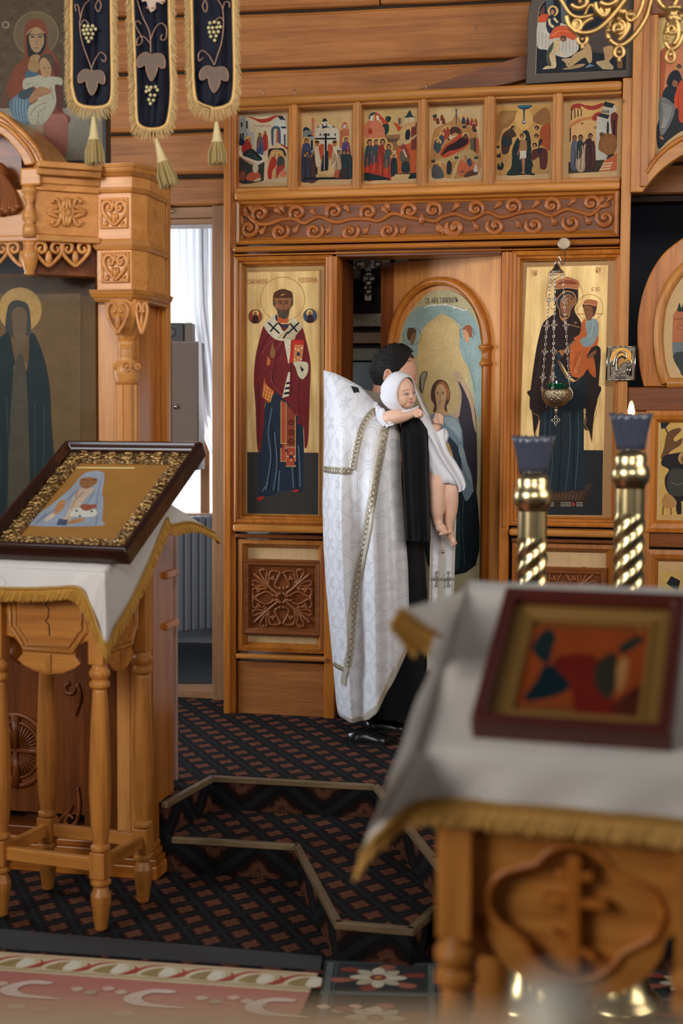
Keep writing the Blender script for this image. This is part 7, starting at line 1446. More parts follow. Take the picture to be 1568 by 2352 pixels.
q = CH.at(*za(505, 660, Z2_), .06); MB(CH).tube([(q[0]+.014*cos(t*pi/8), q[1]+.02*sin(t*pi/8), .06) for t in range(16)], .005, 6, True).build('ring_drop', gb_, cl, smooth=True)
hb = CH.at(1430, -170, -.12)
MB(CH).lathe([(.01, -.09), (.03, -.07), (.022, -.05), (.06, -.02), (.07, .02), (.045, .05), (.02, .07), (.03, .09), (.012, .11), (.012, 1.6)], hb, 1, 20).build('hub', gb_, cl, smooth=True)
for x, y, c in ((1284, -7, .03), (1414, -7, .03), (1439, -11, .06), (1496, -11, .02), (1478, -7, .04), (1504, -12, .05), (1557, -12, .05)):
    q = CH.at(x, y, c); md_ = ((q[0]+hb[0])/2, q[1]+.10, (c+hb[2])/2); MB(CH).tube(crom([q, md_, (hb[0], hb[1]+.02, hb[2])], False, 6), .008, 8).build('arm', gb_, cl, smooth=True)
# ================================================================== altar seen through the doorway
AI = Fr(IC.w((IC.at(840, 700)[0], 0, -1.35)), UI)
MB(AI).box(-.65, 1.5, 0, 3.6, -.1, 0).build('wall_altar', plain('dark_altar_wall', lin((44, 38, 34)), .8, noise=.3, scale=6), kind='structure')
def ap(x, y, c=0.0): return AI.at(x, y, c)
cr_ = thing('silver_cross', 'blurred silver cross on dark cloth seen through the open doorway', 'cross', AI, ap(848, 690, .06))
m = MB(AI); 
for (x0, y0, x1, y1) in ((838, 590, 852, 690), (812, 598, 872, 616)): m.pbox(x0, y0, x1, y1, .03, .05)
for x, y in ((845, 595), (845, 630), (845, 650), (845, 670), (822, 607), (866, 607), (838, 640), (853, 640)): q = ap(x, y, .05); m.ell(q, (.022, .026, .014))
m.build('cross_body', SILVER(), cr_, smooth=False)
for nm, lbl, y0, y1, mat_, cat in (('silver_shelf', 'embossed silver band beneath the cross in the altar', 720, 750, plain('dull_silver_band', lin((150, 138, 116)), .4, .6, noise=.5, scale=60, bump=.5), 'shelf'), ('tan_ledge', 'tan ledge below the silver band in the altar', 764, 788, plain('tan_ledge_cloth', lin((150, 122, 96)), .7), 'ledge'), ('embossed_casket', 'grey embossed casket behind the priest in the altar', 800, 828, plain('grey_casket', lin((124, 118, 108)), .5, .3, noise=.4, scale=50), 'casket'), ('pale_picture', 'pale picture in a gilt edge behind the priest in the altar', 832, 960, plain('pale_picture', lin((120, 132, 140)), .5, noise=.4, scale=12), 'picture')):
    m = MB(AI); m.pbox(805, y0, 890, y1, 0.0, .06); tag(m.build(nm, mat_, bevel=.004), lbl, cat)
for i, (x0, x1, c) in enumerate(((812, 828, (150, 140, 120)), (872, 895, (168, 154, 120)), (908, 936, (150, 140, 124)), (965, 1020, (140, 138, 130)), (1040, 1090, (128, 124, 116)))):
    m = MB(AI); m.pbox(x0, 560, x1, 603 if i else 640, .0, .03); o = m.build('small_framed_icon', plain('altar_picture_%d' % i, lin(c), .6, noise=.5, scale=30), bevel=.003)
    tag(o, ['dim picture left of the silver cross', 'dim small picture right of the silver cross above the door', 'dim small picture, second to the right of the silver cross', 'wide dim picture above the open door leaf', 'dim picture nearest the door hinge'][i], 'picture', 'dim pictures in the altar')
# ================================================================== out-of-focus ledge and candle close to the lens
LG = Fr((0, .62, 0), yaw(2))
zl = LG.at(784, 2302, -.02)[1]
lg = thing('wooden_counter', 'out-of-focus tan wooden counter along the bottom edge', 'counter', LG, (0, 0, 0))
MB(LG).box(-.5, .5, zl-.035, zl, -.02, .3).build('counter_top', wood('wood_pale_counter', lin((255, 222, 186)), lin((240, 196, 152)), 0, .5), lg, bevel=.006)
MB(LG).box(-.46, .46, 0, zl-.035, 0, .28).build('counter_body', W('y', 'log'), lg, bevel=.004)
q = LG.at(1290, 2290, .02)
cd = thing('pillar_candle', 'thick cream candle blurred at the bottom edge, on the tan counter', 'candle', LG, (q[0], zl, .02))
MB(LG).lathe([(.016, 0), (.0165, .002), (.0165, LG.at(1290, 2262, .02)[1]-zl-.003), (.014, LG.at(1290, 2262, .02)[1]-zl), (.004, LG.at(1290, 2262, .02)[1]-zl-.003)], (q[0], zl, .02), 1, 24).build('wax', plain('cream_wax', lin((252, 242, 226)), .5, Subsurface_Weight=.3), cd, smooth=True)
MB(LG).tube([(q[0], LG.at(1290, 2262, .02)[1]-.004, .02), (q[0]+.001, LG.at(1290, 2262, .02)[1]+.006, .02)], .0012).build('wick', plain('charred_wick', lin((40, 34, 30)), .9), cd)
# ================================================================== priest carrying a child
PF = Fr((0, 6.45, 0), (1, 0, 0))
pr_ = thing('person', 'priest in white brocade vestments carrying a child, seen from his right side', 'person', PF, (PF.at(870, 1680)[0], .26, 0))
skin = NT('skin'); tcs = skin.n('ShaderNodeTexCoord'); ns = skin.n('ShaderNodeTexNoise', i_Vector=tcs.outputs['Object'], i_Scale=25.0, i_Detail=3.0)
MT['skin'] = skin.set(Base_Color=skin.mix(ns.outputs[0], lin((206, 150, 122)), lin((224, 172, 146))), Roughness=.5, Subsurface_Weight=.12, Subsurface_Radius=(.02, .008, .005), Subsurface_Scale=.5)
bs = NT('child_skin'); tcs = bs.n('ShaderNodeTexCoord'); ns = bs.n('ShaderNodeTexNoise', i_Vector=tcs.outputs['Object'], i_Scale=18.0, i_Detail=3.0)
MT['bskin'] = bs.set(Base_Color=bs.mix(ns.outputs[0], lin((222, 172, 146)), lin((238, 196, 170))), Roughness=.5, Subsurface_Weight=.12, Subsurface_Radius=(.02, .008, .005), Subsurface_Scale=.5)
def pp(x, y, c=0.0): return PF.at(x, y, c)
PX = 1/506.5
def interp(tab, y):
    for (y0, v0), (y1, v1) in zip(tab, tab[1:]):
        if y <= y1: return v0+(v1-v0)*max(0, (y-y0))/(y1-y0)
    return tab[-1][1]
# ---- body: one continuous surface (head, neck, torso, arms, legs)
def headmesh(m, ctr, fwd, up, rx, ry, rz, k=32, n=24, feat=True, nose=.02, jaw=.34):
    fwd = Vector(fwd).normalized(); up = (Vector(up)-fwd*fwd.dot(Vector(up))).normalized(); sd = fwd.cross(up); rows = []
    for i in range(n+1):
        t = pi*i/n; row = []
        for j in range(k):
            p = 2*pi*j/k; x, y, z = sin(t)*cos(p), cos(t), sin(t)*sin(p)
            r = 1.0
            X, Y, Z = x*rx, y*ry, z*rz
            if y < -.1: Z *= 1-jaw*min(1, (-y-.1)/.8); X = X*(1-.12*min(1, -y)) if x > 0 else X*(1-.3*min(1, -y))
            if feat and x > 0:
                g = lambda cy, cz, sy, sz: math.exp(-((y-cy)/sy)**2-((z-cz)/sz)**2)
                X += nose*g(-.22, 0, .13, .12)+nose*.5*g(-.05, 0, .13, .09)+nose*.3*g(.12, 0, .08, .5)-nose*.45*(g(-.0, .36, .09, .16)+g(-.0, -.36, .09, .16))+nose*.42*g(-.5, 0, .07, .2)+nose*.35*g(-.78, 0, .12, .25)-nose*.2*g(-.62, 0, .04, .25)
                Z += .06*rz*(1 if z > 0 else -1)*(g(-.35, .6, .25, .25)+g(-.35, -.6, .25, .25))
            row.append(tuple(Vector(ctr)+fwd*X+up*Y+sd*Z))
        rows.append(row)
    m.grid(rows, closed=True)
b = MB(PF)
hc = Vector(pp(903, 858, -.02)); hf = Vector((cos(rad(18)), -.10, -sin(rad(18)))); hu = Vector((.12, 1, 0))
headmesh(b, hc, hf, hu, .108, .122, .082, nose=.020)
ear = MB(PF)
b.ell(tuple(Vector(pp(890, 864, .062))), (.016, .031, .014), 12, 8, -.15)
b.tube([pp(892, 880, -.02), pp(880, 920, -.03), pp(866, 970, -.04)], [.062, .064, .085], 16)
b.ell(pp(855, 1010, -.05), (.14, .14, .19), 18, 12); b.ell(pp(852, 1110, -.05), (.15, .30, .17), 18, 12); b.ell(pp(856, 1230, -.05), (.15, .18, .16), 18, 12)
b.tube([pp(850, 985, .05), pp(860, 1080, .06), pp(920, 1050, .07), pp(955, 1010, .05)], [.06, .055, .048, .035], 12)
b.tube([pp(850, 985, -.2), pp(870, 1100, -.24), pp(940, 1090, -.16), pp(985, 1060, -.06)], [.06, .055, .048, .036], 12)
for c in (.06, -.14): b.tube([pp(858, 1260, c), pp(856, 1450, c), pp(848, 1640, c)], [.085, .06, .045], 12)
hand = pp(996, 1052, -.05); b.ell(hand, (.045, .024, .04), 12, 8)
for i in range(5): b.tube([pp(1002, 1046+i*3, -.07+i*.02), pp(1018, 1044+i*4, -.07+i*.021), pp(1026, 1038+i*4, -.06+i*.02)], [.011, .010, .008], 8)
bo = b.build('body', MT['skin'], pr_, smooth=True)
md = bo.modifiers.new('skin_surface', 'REMESH'); md.mode = 'VOXEL'; md.voxel_size = .006; md.use_smooth_shade = True
md = bo.modifiers.new('relax', 'SMOOTH'); md.factor = .5; md.iterations = 3
# ear rim, eyebrow and eye
MB(PF).tube([tuple(Vector(pp(890, 864, .076))+Vector((.013*cos(t), .028*sin(t), .002))) for t in [(-1.2+i*.35) for i in range(14)]], .005, 6).build('ear_rim', MT['skin'], bo, smooth=True)
# ---- hair: cropped cap over the skull
hm = MB(PF); fw = hf.normalized(); uu = (hu-fw*fw.dot(hu)).normalized(); sd = fw.cross(uu); rows = []; K2, N2 = 64, 30
for i in range(N2+1):
    row = []
    for j in range(K2):
        p = 2*pi*j/K2; cp = cos(p)
        tm = .80+.10*(1-abs(sin(p*1.0))) if cp > .62 else (.80+(.62-cp)*1.0 if cp > -.05 else 1.47+(-.05-cp)*1.05)   # hair line: brow in front, nape behind
        if .3 < abs(p-pi/2) % pi < .9 and False: tm -= .2
        t = tm*i/N2; x, y, z = sin(t)*cp, cos(t), sin(t)*sin(p); lift = 1.012+.075*max(0, y)**1.0-(.006*(i/N2)**3)
        X, Y, Z = x*.108, y*.122, z*.082
        if y < -.1: Z *= 1-.34*min(1, (-y-.1)/.8); X = X*(1-.3*min(1, -y)) if x < 0 else X
        row.append(tuple(hc+(fw*X+uu*Y+sd*Z)*lift))
    rows.append(row)
hm.grid(rows, closed=True)
hmat = NT('dark_cropped_hair'); tch = hmat.n('ShaderNodeTexCoord'); nh = hmat.n('ShaderNodeTexNoise', i_Vector=tch.outputs['Object'], i_Scale=260.0, i_Detail=3.0); hmat.bump(nh.outputs[0], .9, .02)
MT['hair'] = hmat.set(Base_Color=hmat.mix(nh.outputs[0], lin((14, 13, 15)), lin((44, 38, 38))), Roughness=.6)
ho = hm.build('hair', MT['hair'], pr_, smooth=True, weld=True)
# stubble band of short hair round the ear and nape
tuft = MB(PF); rr = random.Random(5)
for i in range(900):
    p = rr.uniform(0, 2*pi); cp = cos(p); t = rr.uniform(.05, 1.0)*(.66 if cp > .62 else 1.1 if cp > -.05 else 1.8)
    x, y, z = sin(t)*cp, cos(t), sin(t)*sin(p); base = fw*(x*.111)+uu*(y*.126)+sd*(z*.086)
    if y < -.1: base = fw*(x*.111*(1-.3*min(1, -y) if x < 0 else 1))+uu*(y*.126)+sd*(z*.086*(1-.34*min(1, (-y-.1)/.8)))
    n_ = base.normalized(); tip = base*(1.015+.07*max(0, y))+n_*.004+fw*.012*(1 if cp > 0 else .1)*max(.1, y)-uu*.004*(1-y)
    tuft.tube([tuple(hc+base), tuple(hc+tip)], [.0014, .0006], 3, cap=False)
tuft.build('hair_strands', MT['hair'], ho, kind='stuff')
# ---- brocade
bro = NT('white_brocade'); tcb = bro.n('ShaderNodeTexCoord'); sb = bro.n('ShaderNodeSeparateXYZ', i_0=tcb.outputs['Object'])
U = bro.math('MULTIPLY', bro.math('ADD', sb.outputs[0], bro.math('MULTIPLY', sb.outputs[2], .6)), 6.2); V = bro.math('MULTIPLY', sb.outputs[1], 5.6)
def cell(u, v):
    fu = bro.math('SUBTRACT', bro.math('FRACT', u), .5); fv = bro.math('SUBTRACT', bro.math('FRACT', v), .5)
    r = bro.math('SQRT', bro.math('ADD', bro.math('MULTIPLY', fu, fu), bro.math('MULTIPLY', fv, fv))); a = bro.math('ARCTAN2', fv, fu); return r, a
r1, a1_ = cell(U, V); r2, a2_ = cell(bro.math('ADD', U, .5), bro.math('ADD', V, .5))
q1 = bro.math('ADD', r1, bro.math('MULTIPLY', bro.math('ABSOLUTE', bro.math('COSINE', bro.math('MULTIPLY', a1_, 2.0))), -.09))
ringp = bro.ramp(q1, (.30, (0, 0, 0)), (.315, (1, 1, 1)), (.345, (1, 1, 1)), (.36, (0, 0, 0)))
ring2 = bro.ramp(q1, (.385, (0, 0, 0)), (.395, (1, 1, 1)), (.405, (1, 1, 1)), (.415, (0, 0, 0)))
nb = bro.n('ShaderNodeTexNoise', i_Vector=tcb.outputs['Object'], i_Scale=42.0, i_Detail=2.0)
fl1 = bro.math('ADD', bro.math('ADD', r1, bro.math('MULTIPLY', bro.math('COSINE', bro.math('MULTIPLY', a1_, 6.0)), .06)), bro.math('MULTIPLY', bro.math('SUBTRACT', nb.outputs[0], .5), .35))
fl2 = bro.math('ADD', bro.math('ADD', r2, bro.math('MULTIPLY', bro.math('COSINE', bro.math('MULTIPLY', a2_, 4.0)), .07)), bro.math('MULTIPLY', bro.math('SUBTRACT', nb.outputs[0], .5), .45))
F1 = bro.ramp(fl1, (.13, (1, 1, 1)), (.16, (0, 0, 0))); F2 = bro.ramp(fl2, (.12, (1, 1, 1)), (.15, (0, 0, 0)))
pat = bro.math('MINIMUM', bro.math('ADD', bro.math('ADD', ringp, ring2), bro.math('ADD', F1, F2)), 1.0)
bro.bump(pat, .25, .004)
MT['brocade'] = bro.set(Base_Color=bro.mix(pat, lin((226, 224, 228)), lin((212, 210, 214))), Roughness=bro.math('SUBTRACT', .5, bro.math('MULTIPLY', pat, .22)), Sheen_Weight=.2)
XL = [(840, 742), (900, 743), (1000, 743), (1080, 742), (1150, 740), (1250, 742), (1350, 748), (1450, 757), (1550, 766), (1620, 772), (1660, 780)]
XR = [(850, 846), (890, 858), (920, 872), (950, 893), (970, 915), (1000, 925), (1100, 927), (1200, 938), (1300, 946), (1400, 949), (1470, 950), (1660, 946)]
TOP = [(0, 850), (.25, 858), (.5, 872), (.75, 890), (.9, 918), (1.0, 948)]
HEM = [(0, 1640), (.2, 1640), (.36, 1634), (.5, 1606), (.65, 1566), (.8, 1516), (.92, 1470), (1.0, 1425)]
def S(s, y, side=1, off=0.0):
    """point on the phelonion: s = 0 at the back edge .. 1 at the front edge, y = photo height"""
    xl, xr = interp(XL, y), interp(XR, y); x = xl+(xr-xl)*s; ph = math.acos(max(-1, min(1, 1-2*s)))
    tt = min(1, max(0, (y-900)/700)); dp = .10+.15*min(1, max(0, (y-850)/150))+.02*tt
    fold = (.020*sin(ph*8+.7+(y-1000)*.0012)+.013*sin(ph*15+y*.005))*min(1, max(0, (y-960)/250))*sin(ph)
    fold += (-.045*math.exp(-((s-.42+(y-1250)*.00022)/.07)**2)+.022*math.exp(-((s-.56+(y-1250)*.00022)/.08)**2)-.02*math.exp(-((s-.16)/.05)**2))*min(1, max(0, (y-1000)/220))
    arm = .05*math.exp(-((s-.82)/.22)**2-((y-1000)/120)**2)
    c = (dp*sin(ph)+fold+arm)*(1 if side > 0 else -1.05)-.03
    return (*pp(x, y, 0)[:2], c+off)
ph_ = MB(PF); NR, NC = 60, 72; g = []
def hy(s, t): return interp(TOP, s)+(interp(HEM, s)-interp(TOP, s))*t
for i in range(NR+1):
    row = []
    for j in range(NC+1): s = (1-cos(pi*j/NC))/2; row.append(S(s, hy(s, i/NR), 1))
    for j in range(NC-1, 0, -1): s = (1-cos(pi*j/NC))/2; row.append(S(s, hy(s, i/NR), -1))
    g.append(row)
ph_.grid(g[::-1], closed=True)
pho = ph_.build('phelonion', MT['brocade'], pr_, smooth=True, solid=.004)
trimm = NT('silver_gold_galloon'); tct = trimm.n('ShaderNodeTexCoord'); nt_ = trimm.n('ShaderNodeTexNoise', i_Vector=tct.outputs['Object'], i_Scale=160.0); trimm.bump(nt_.outputs[0], .4, .003); MT['trim'] = trimm.set(Base_Color=trimm.mix(nt_.outputs[0], lin((176, 164, 146)), lin((206, 196, 180))), Roughness=.4, Metallic=.2)
def band_px(name, path, w, off=.006, links=True, par=None):
    path = crom(path, False, 26); m = MB(PF); rows = []; mid = []
    for i, (x, y) in enumerate(path):
        x0, y0 = path[max(i-1, 0)]; x1, y1 = path[min(i+1, len(path)-1)]; dx, dy = x1-x0, y1-y0; L = sqrt(dx*dx+dy*dy) or 1
        row = []
        for e in (-1, -.5, 0, .5, 1):
            X, Y = x-dy/L*w/2*e, y+dx/L*w/2*e; xl, xr = interp(XL, Y), interp(XR, Y); row.append(S(max(.002, min(.998, (X-xl)/(xr-xl))), Y, 1, off))
        rows.append(row); mid.append(row[2])
    m.grid(rows); o = m.build(name, MT['trim'], par or pho, smooth=True, solid=.002)
    if links:
        lk = MB(PF); acc = 0; r_ = w*PX*.30
        for a, b2 in zip(mid, mid[1:]):
            acc += (Vector(b2)-Vector(a)).length
            if acc > r_*2.05:
                acc = 0; lk.tube([(b2[0]+r_*cos(t*pi/6), b2[1]+r_*sin(t*pi/6), b2[2]+.002) for t in range(12)], .0016, 4, True)
        lk.build('ring_embroidery', plain('bronze_thread', lin((132, 116, 92)), .45, .3), o, smooth=True, kind='stuff')
    return o
band_px('front_galloon', [(884, 965), (870, 1040), (850, 1150), (836, 1230), (822, 1310), (810, 1400), (803, 1480), (797, 1515)], 19)
band_px('shoulder_galloon', [(868, 938), (845, 955), (828, 985), (816, 1030), (808, 1075)], 15)
band_px('back_galloon', [(744, 1077), (770, 1078), (806, 1078)], 16); band_px('hem_galloon', [(767, 1520), (778, 1522), (790, 1524)], 13)
he = [(interp(XL, interp(HEM, s))+(interp(XR, interp(HEM, s))-interp(XL, interp(HEM, s)))*s, interp(HEM, s)-5) for s in [i/24 for i in range(25)]]
band_px('hem_binding', he[3:], 13, .005, False); band_px('front_binding', [(947, 1420), (944, 1320), (936, 1220), (926, 1120), (922, 1020), (912, 975)], 12, .006, False)
band_px('lower_galloon', [(796, 1515), (790, 1535), (788, 1560)], 12, .007, False)
# collar lining
cm = MB(PF); rows = []
for i in range(7):
    q = i/6; rows.append([S(s, interp(TOP, s)+2+q*34, sdn, -.012*sdn) for s, sdn in [(k/12, 1) for k in range(12, -1, -1)]+[(k/12, -1) for k in range(1, 13)]])
cm.grid(rows); cm.build('collar_lining', plain('grey_silk_lining', lin((150, 148, 150)), .5), pho, smooth=True)
uc = MB(PF); rows = []
for i, (y, hw) in enumerate(((905, .075), (930, .085), (965, .12))):
    xx = 872-i*6; rows.append([tuple(Vector(pp(xx, y, -.03))+Vector((hw*cos(t*pi/12), .02*cos(t*pi/12)*-1, hw*sin(t*pi/12)))) for t in range(24)])
uc.grid(rows[::-1], closed=True); uc.build('inner_collar', MT['trim'], pr_, smooth=True, solid=.004)
bk = MB(PF); bk.pprism([(806, 886), (822, 890), (828, 908), (812, 902)], .1, .13); bk.build('dark_clasp', plain('black_cloth', lin((20, 21, 24)), .8), pho)
# ---- cassock and hanging sleeve
blk = NT('black_wool'); tcw = blk.n('ShaderNodeTexCoord'); nw = blk.n('ShaderNodeTexNoise', i_Vector=tcw.outputs['Object'], i_Scale=320.0); blk.bump(nw.outputs[0], .4, .004); MT['wool'] = blk.set(Base_Color=lin((19, 20, 23)), Roughness=.85, Sheen_Weight=.1, Specular_IOR_Level=.15)
CL = [(960, 830), (1200, 812), (1400, 800), (1642, 822)]; CR = [(960, 950), (1200, 972), (1400, 985), (1642, 992)]
cs_ = MB(PF); g = []
for i in range(31):
    y = 960+(1642-960)*i/30; row = []
    for j in range(64):
        p = 2*pi*j/64; xl, xr = interp(CL, y), interp(CR, y); fo = 1+.05*sin(p*7+1)*min(1, (y-960)/300)
        x = (xl+xr)/2+(xr-xl)/2*cos(p); row.append((*pp(x, y, 0)[:2], -.06+(.15+.03*(y-960)/680)*sin(p)*fo))
    g.append(row)
cs_.grid(g[::-1], closed=True); cs_.build('cassock', MT['wool'], pr_, smooth=True)
sl = MB(PF); g = []; SLl = [(952, 938), (970, 921), (1000, 921), (1100, 925), (1240, 932)]; SLr = [(952, 958), (962, 972), (985, 983), (1020, 986), (1100, 986), (1240, 989)]
for i in range(33):
    y = 950+292*i/32; row = []; tap = 1-.5*max(0, (i-29)/3)**2
    for j in range(48):
        p = 2*pi*j/48; xl, xr = interp(SLl, y), interp(SLr, y); x = (xl+xr)/2+(xr-xl)/2*cos(p)
        row.append((*pp(x, y, .16)[:2], .15+(.012+.055*min(1, (y-948)/50))*sin(p)*tap+.015*sin(p*7+.6+(y-950)*.004)*min(1, (y-950)/60)*max(0, sin(p))))
    g.append(row)
sl.grid(g[::-1], closed=True); sl.add([p for p in g[0]], [tuple(range(48))]); sl.build('hanging_sleeve', MT['wool'], pr_, smooth=True)
# ---- stole with fringe
stl = thing('x', None, None, PF) if False else None
st = MB(PF); rows = []
for i in range(19):
    y = 1185+(1500-1185)*i/18; xl = 988-(3 if y > 1400 else 0)+(-6*(y-1400)/100 if y > 1400 else 0); xr = 1047-(y-1185)*.03; rows.append([pp(xl+(xr-xl)*j/8, y, .03+.006*sin(j*1.1)) for j in range(9)])
st.grid(rows); so = st.build('stole', MT['brocade'], pr_, smooth=True, solid=.004)
for xs in ((990, 986), (1013, 1008), (1019, 1014), (1044, 1036)):
    rows = [[pp(xs[0]+(xs[1]-xs[0])*i/12-2, 1187+312*i/12, .044), pp(xs[0]+(xs[1]-xs[0])*i/12+2, 1187+312*i/12, .044)] for i in range(13)]; MB(PF).grid(rows).build('stole_binding', MT['trim'], so, solid=.002)
for y in (1330, 1450):
    for x in (1002, 1029):
        m = MB(PF); q = pp(x, y, .046)
        for a in range(4):
            m.tube([q, (q[0]+.018*cos(a*pi/2), q[1]+.026*sin(a*pi/2), .046)], [.002, .003], 6); m.ell((q[0]+.022*cos(a*pi/2), q[1]+.03*sin(a*pi/2), .046), (.006, .007, .004)); m.tube([q, (q[0]+.012*cos(a*pi/2+pi/4), q[1]+.014*sin(a*pi/2+pi/4), .046)], .002, 5)
        m.build('embroidered_cross', plain('silver_grey_thread', lin((158, 150, 142)), .4, .4), so, smooth=True)
q = pp(1017, 1268, .05); MB(PF).ell(q, (.008, .008, .006)).build('button', SILVER(), so, smooth=True)
ff = MB(PF); rr = random.Random(2)
for i in range(46):
    x = 981+i*50/46; q0 = pp(x, 1500, .036); q1 = pp(x-1+rr.uniform(-1, 1), 1538+rr.uniform(-5, 5), .036+rr.uniform(-.004, .006)); ff.tube([q0, q1], .0022, 4)
ff.build('stole_fringe', plain('white_silk_fringe', lin((206, 200, 194)), .6), so, kind='stuff')
# ---- shoes
def shoe(c, dx):
    m = MB(PF); rows = []; zs = .26
    sec = [(800, .012, .05, .0), (806, .030, .055, .0), (822, .036, .07, .0), (840, .037, .075, 0), (858, .041, .06, 0), (876, .042, .045, 0), (888, .032, .034, 0), (893, .012, .02, 0)]
    for x, hw, ht, _ in sec:
        X = pp(x+dx, 1680, c)[0]; rows.append([(X, zs+ht*max(0, .16+.84*sin(t*pi/10)) if t <= 10 else zs+.004, c+hw*cos(t*pi/10)) for t in range(11)]+[(X, zs+.004, c-hw), (X, zs+.004, c+hw)])
    m.grid(rows, closed=True); m.add(rows[0], [tuple(range(13))]); m.add(rows[-1], [tuple(range(12, -1, -1))]); so_ = m.build('shoe', plain('black_leather', lin((18, 18, 20)), .22), pr_, smooth=True)
    s = MB(PF); s.prism([(pp(x+dx, 1680, c)[0], c+w_) for x, w_ in ((798, .03), (840, .04), (880, .046), (895, .0), (880, -.046), (840, -.04), (798, -.03))], zs-.0, zs+.010)
    s.v = [(a, c_, b_) for a, b_, c_ in s.v]; s.build('sole', plain('black_rubber', lin((14, 14, 15)), .5), so_)
shoe(.16, 0); shoe(-.10, 40)
# ================================================================== the child
ch = thing('person', 'infant in a white hooded gown resting on the arm of the priest', 'person', PF, pp(1010, 1100, .1))
b = MB(PF)
bc = Vector(pp(917, 900, .20)); bf = Vector((.72, -.10, .68)); bu = Vector((-.16, 1, .05))
headmesh(b, bc, bf, bu, .068, .076, .062, nose=.011, jaw=.12)
fwb = bf.normalized(); ub = (bu-fwb*fwb.dot(bu)).normalized(); sb_ = fwb.cross(ub)
for s in (-1, 1): b.ell(tuple(bc+fwb*.038-ub*.030+sb_*.028*s), (.028, .027, .027), 12, 8)          # cheeks
b.ell(tuple(bc+fwb*.036-ub*.048), (.030, .024, .032), 12, 8); b.ell(tuple(bc+fwb*.070-ub*.017), (.009, .008, .009), 10, 8); b.ell(tuple(bc+fwb*.066-ub*.004), (.006, .014, .006), 10, 8)
b.tube([tuple(bc-ub*.05), pp(940, 985, .10)], [.034, .036], 12)
b.ell(pp(958, 1000, .10), (.065, .08, .055), 14, 10); b.ell(pp(990, 1055, .09), (.06, .08, .055), 14, 10); b.ell(pp(1012, 1085, .09), (.06, .045, .055), 14, 10)
# near arm lying over the sleeve
arm = [pp(884, 963, .20), pp(893, 960, .225), pp(915, 957, .245), pp(938, 952, .25), pp(950, 949, .25)]
b.tube(crom(arm, False, 4), [.018, .022, .027, .030, .032, .033, .033, .032, .031, .030, .028, .026, .023, .020, .019, .020, .021], 12)
b.ell(pp(956, 946, .252), (.024, .018, .017), 12, 8, -.4)
for i in range(4): b.tube([pp(958+i*2.4, 940+i*1.5, .262-i*.006), pp(968+i*.6, 946+i*3, .266-i*.006), pp(965-i*1.6, 957+i*1.0, .262-i*.006)], [.0075, .0078, .0065], 8)
b.tube([pp(951, 950, .262), pp(957, 956, .272), pp(962, 957, .272)], [.0078, .0075, .006], 8)
# far arm raised, closed fist
b.tube([pp(962, 985, .06), pp(985, 1005, .08), pp(999, 985, .11), pp(1005, 972, .12)], [.032, .03, .024, .018], 12)
b.ell(pp(1007, 963, .125), (.024, .023, .02), 12, 8)
for i in range(4): b.tube([pp(999+i*.8, 953+i*6, .135), pp(1008+i*.8, 952+i*6, .148), pp(1016, 957+i*5.4, .14), pp(1012, 961+i*5, .132)], [.0072, .0078, .0072, .006], 8)
b.tube([pp(1000, 958, .135), pp(996, 965, .146), pp(1000, 973, .148)], [.0078, .0076, .006], 8)
# legs
b.tube(crom([pp(1004, 1085, .11), pp(1004, 1110, .135), pp(1004, 1132, .145), pp(1004, 1165, .14), pp(1004, 1190, .135), pp(1006, 1203, .135)], False, 4), [.046, .046, .045, .044, .042, .040, .038, .036, .034, .034, .034, .034, .033, .032, .030, .027, .024, .022, .022, .022, .022], 14)
b.tube(crom([pp(1030, 1088, .09), pp(1033, 1112, .115), pp(1035, 1135, .125), pp(1035, 1165, .115), pp(1032, 1195, .105), pp(1030, 1212, .10)], False, 4), [.044, .044, .043, .042, .040, .039, .037, .036, .035, .034, .034, .033, .032, .031, .029, .026, .024, .021, .020, .020, .020], 14)
b.ell(pp(1012, 1213, .15), (.028, .022, .024), 12, 8, -.5); b.ell(pp(1020, 1221, .165), (.022, .014, .02), 12, 8, -.4)
for i in range(5): b.ell(pp(1010+i*6.0, 1227-i*1.2-(1 if i == 4 else 0), .178-i*.004), (.0068+.0016*(i == 4), .0078, .0085), 8, 6)
b.ell(pp(1033, 1228, .11), (.020, .035, .020), 12, 8, .25); b.ell(pp(1040, 1243, .125), (.015, .024, .017), 12, 8, .3)
for i in range(5): b.ell(pp(1037+i*2.6, 1253-i*1.5, .13-i*.003), (.0058, .0065, .007), 8, 6)
cbody = b.build('body', MT['bskin'], ch, smooth=True)
md = cbody.modifiers.new('skin_surface', 'REMESH'); md.mode = 'VOXEL'; md.voxel_size = .0034; md.use_smooth_shade = True
md = cbody.modifiers.new('relax', 'SMOOTH'); md.factor = .5; md.iterations = 4
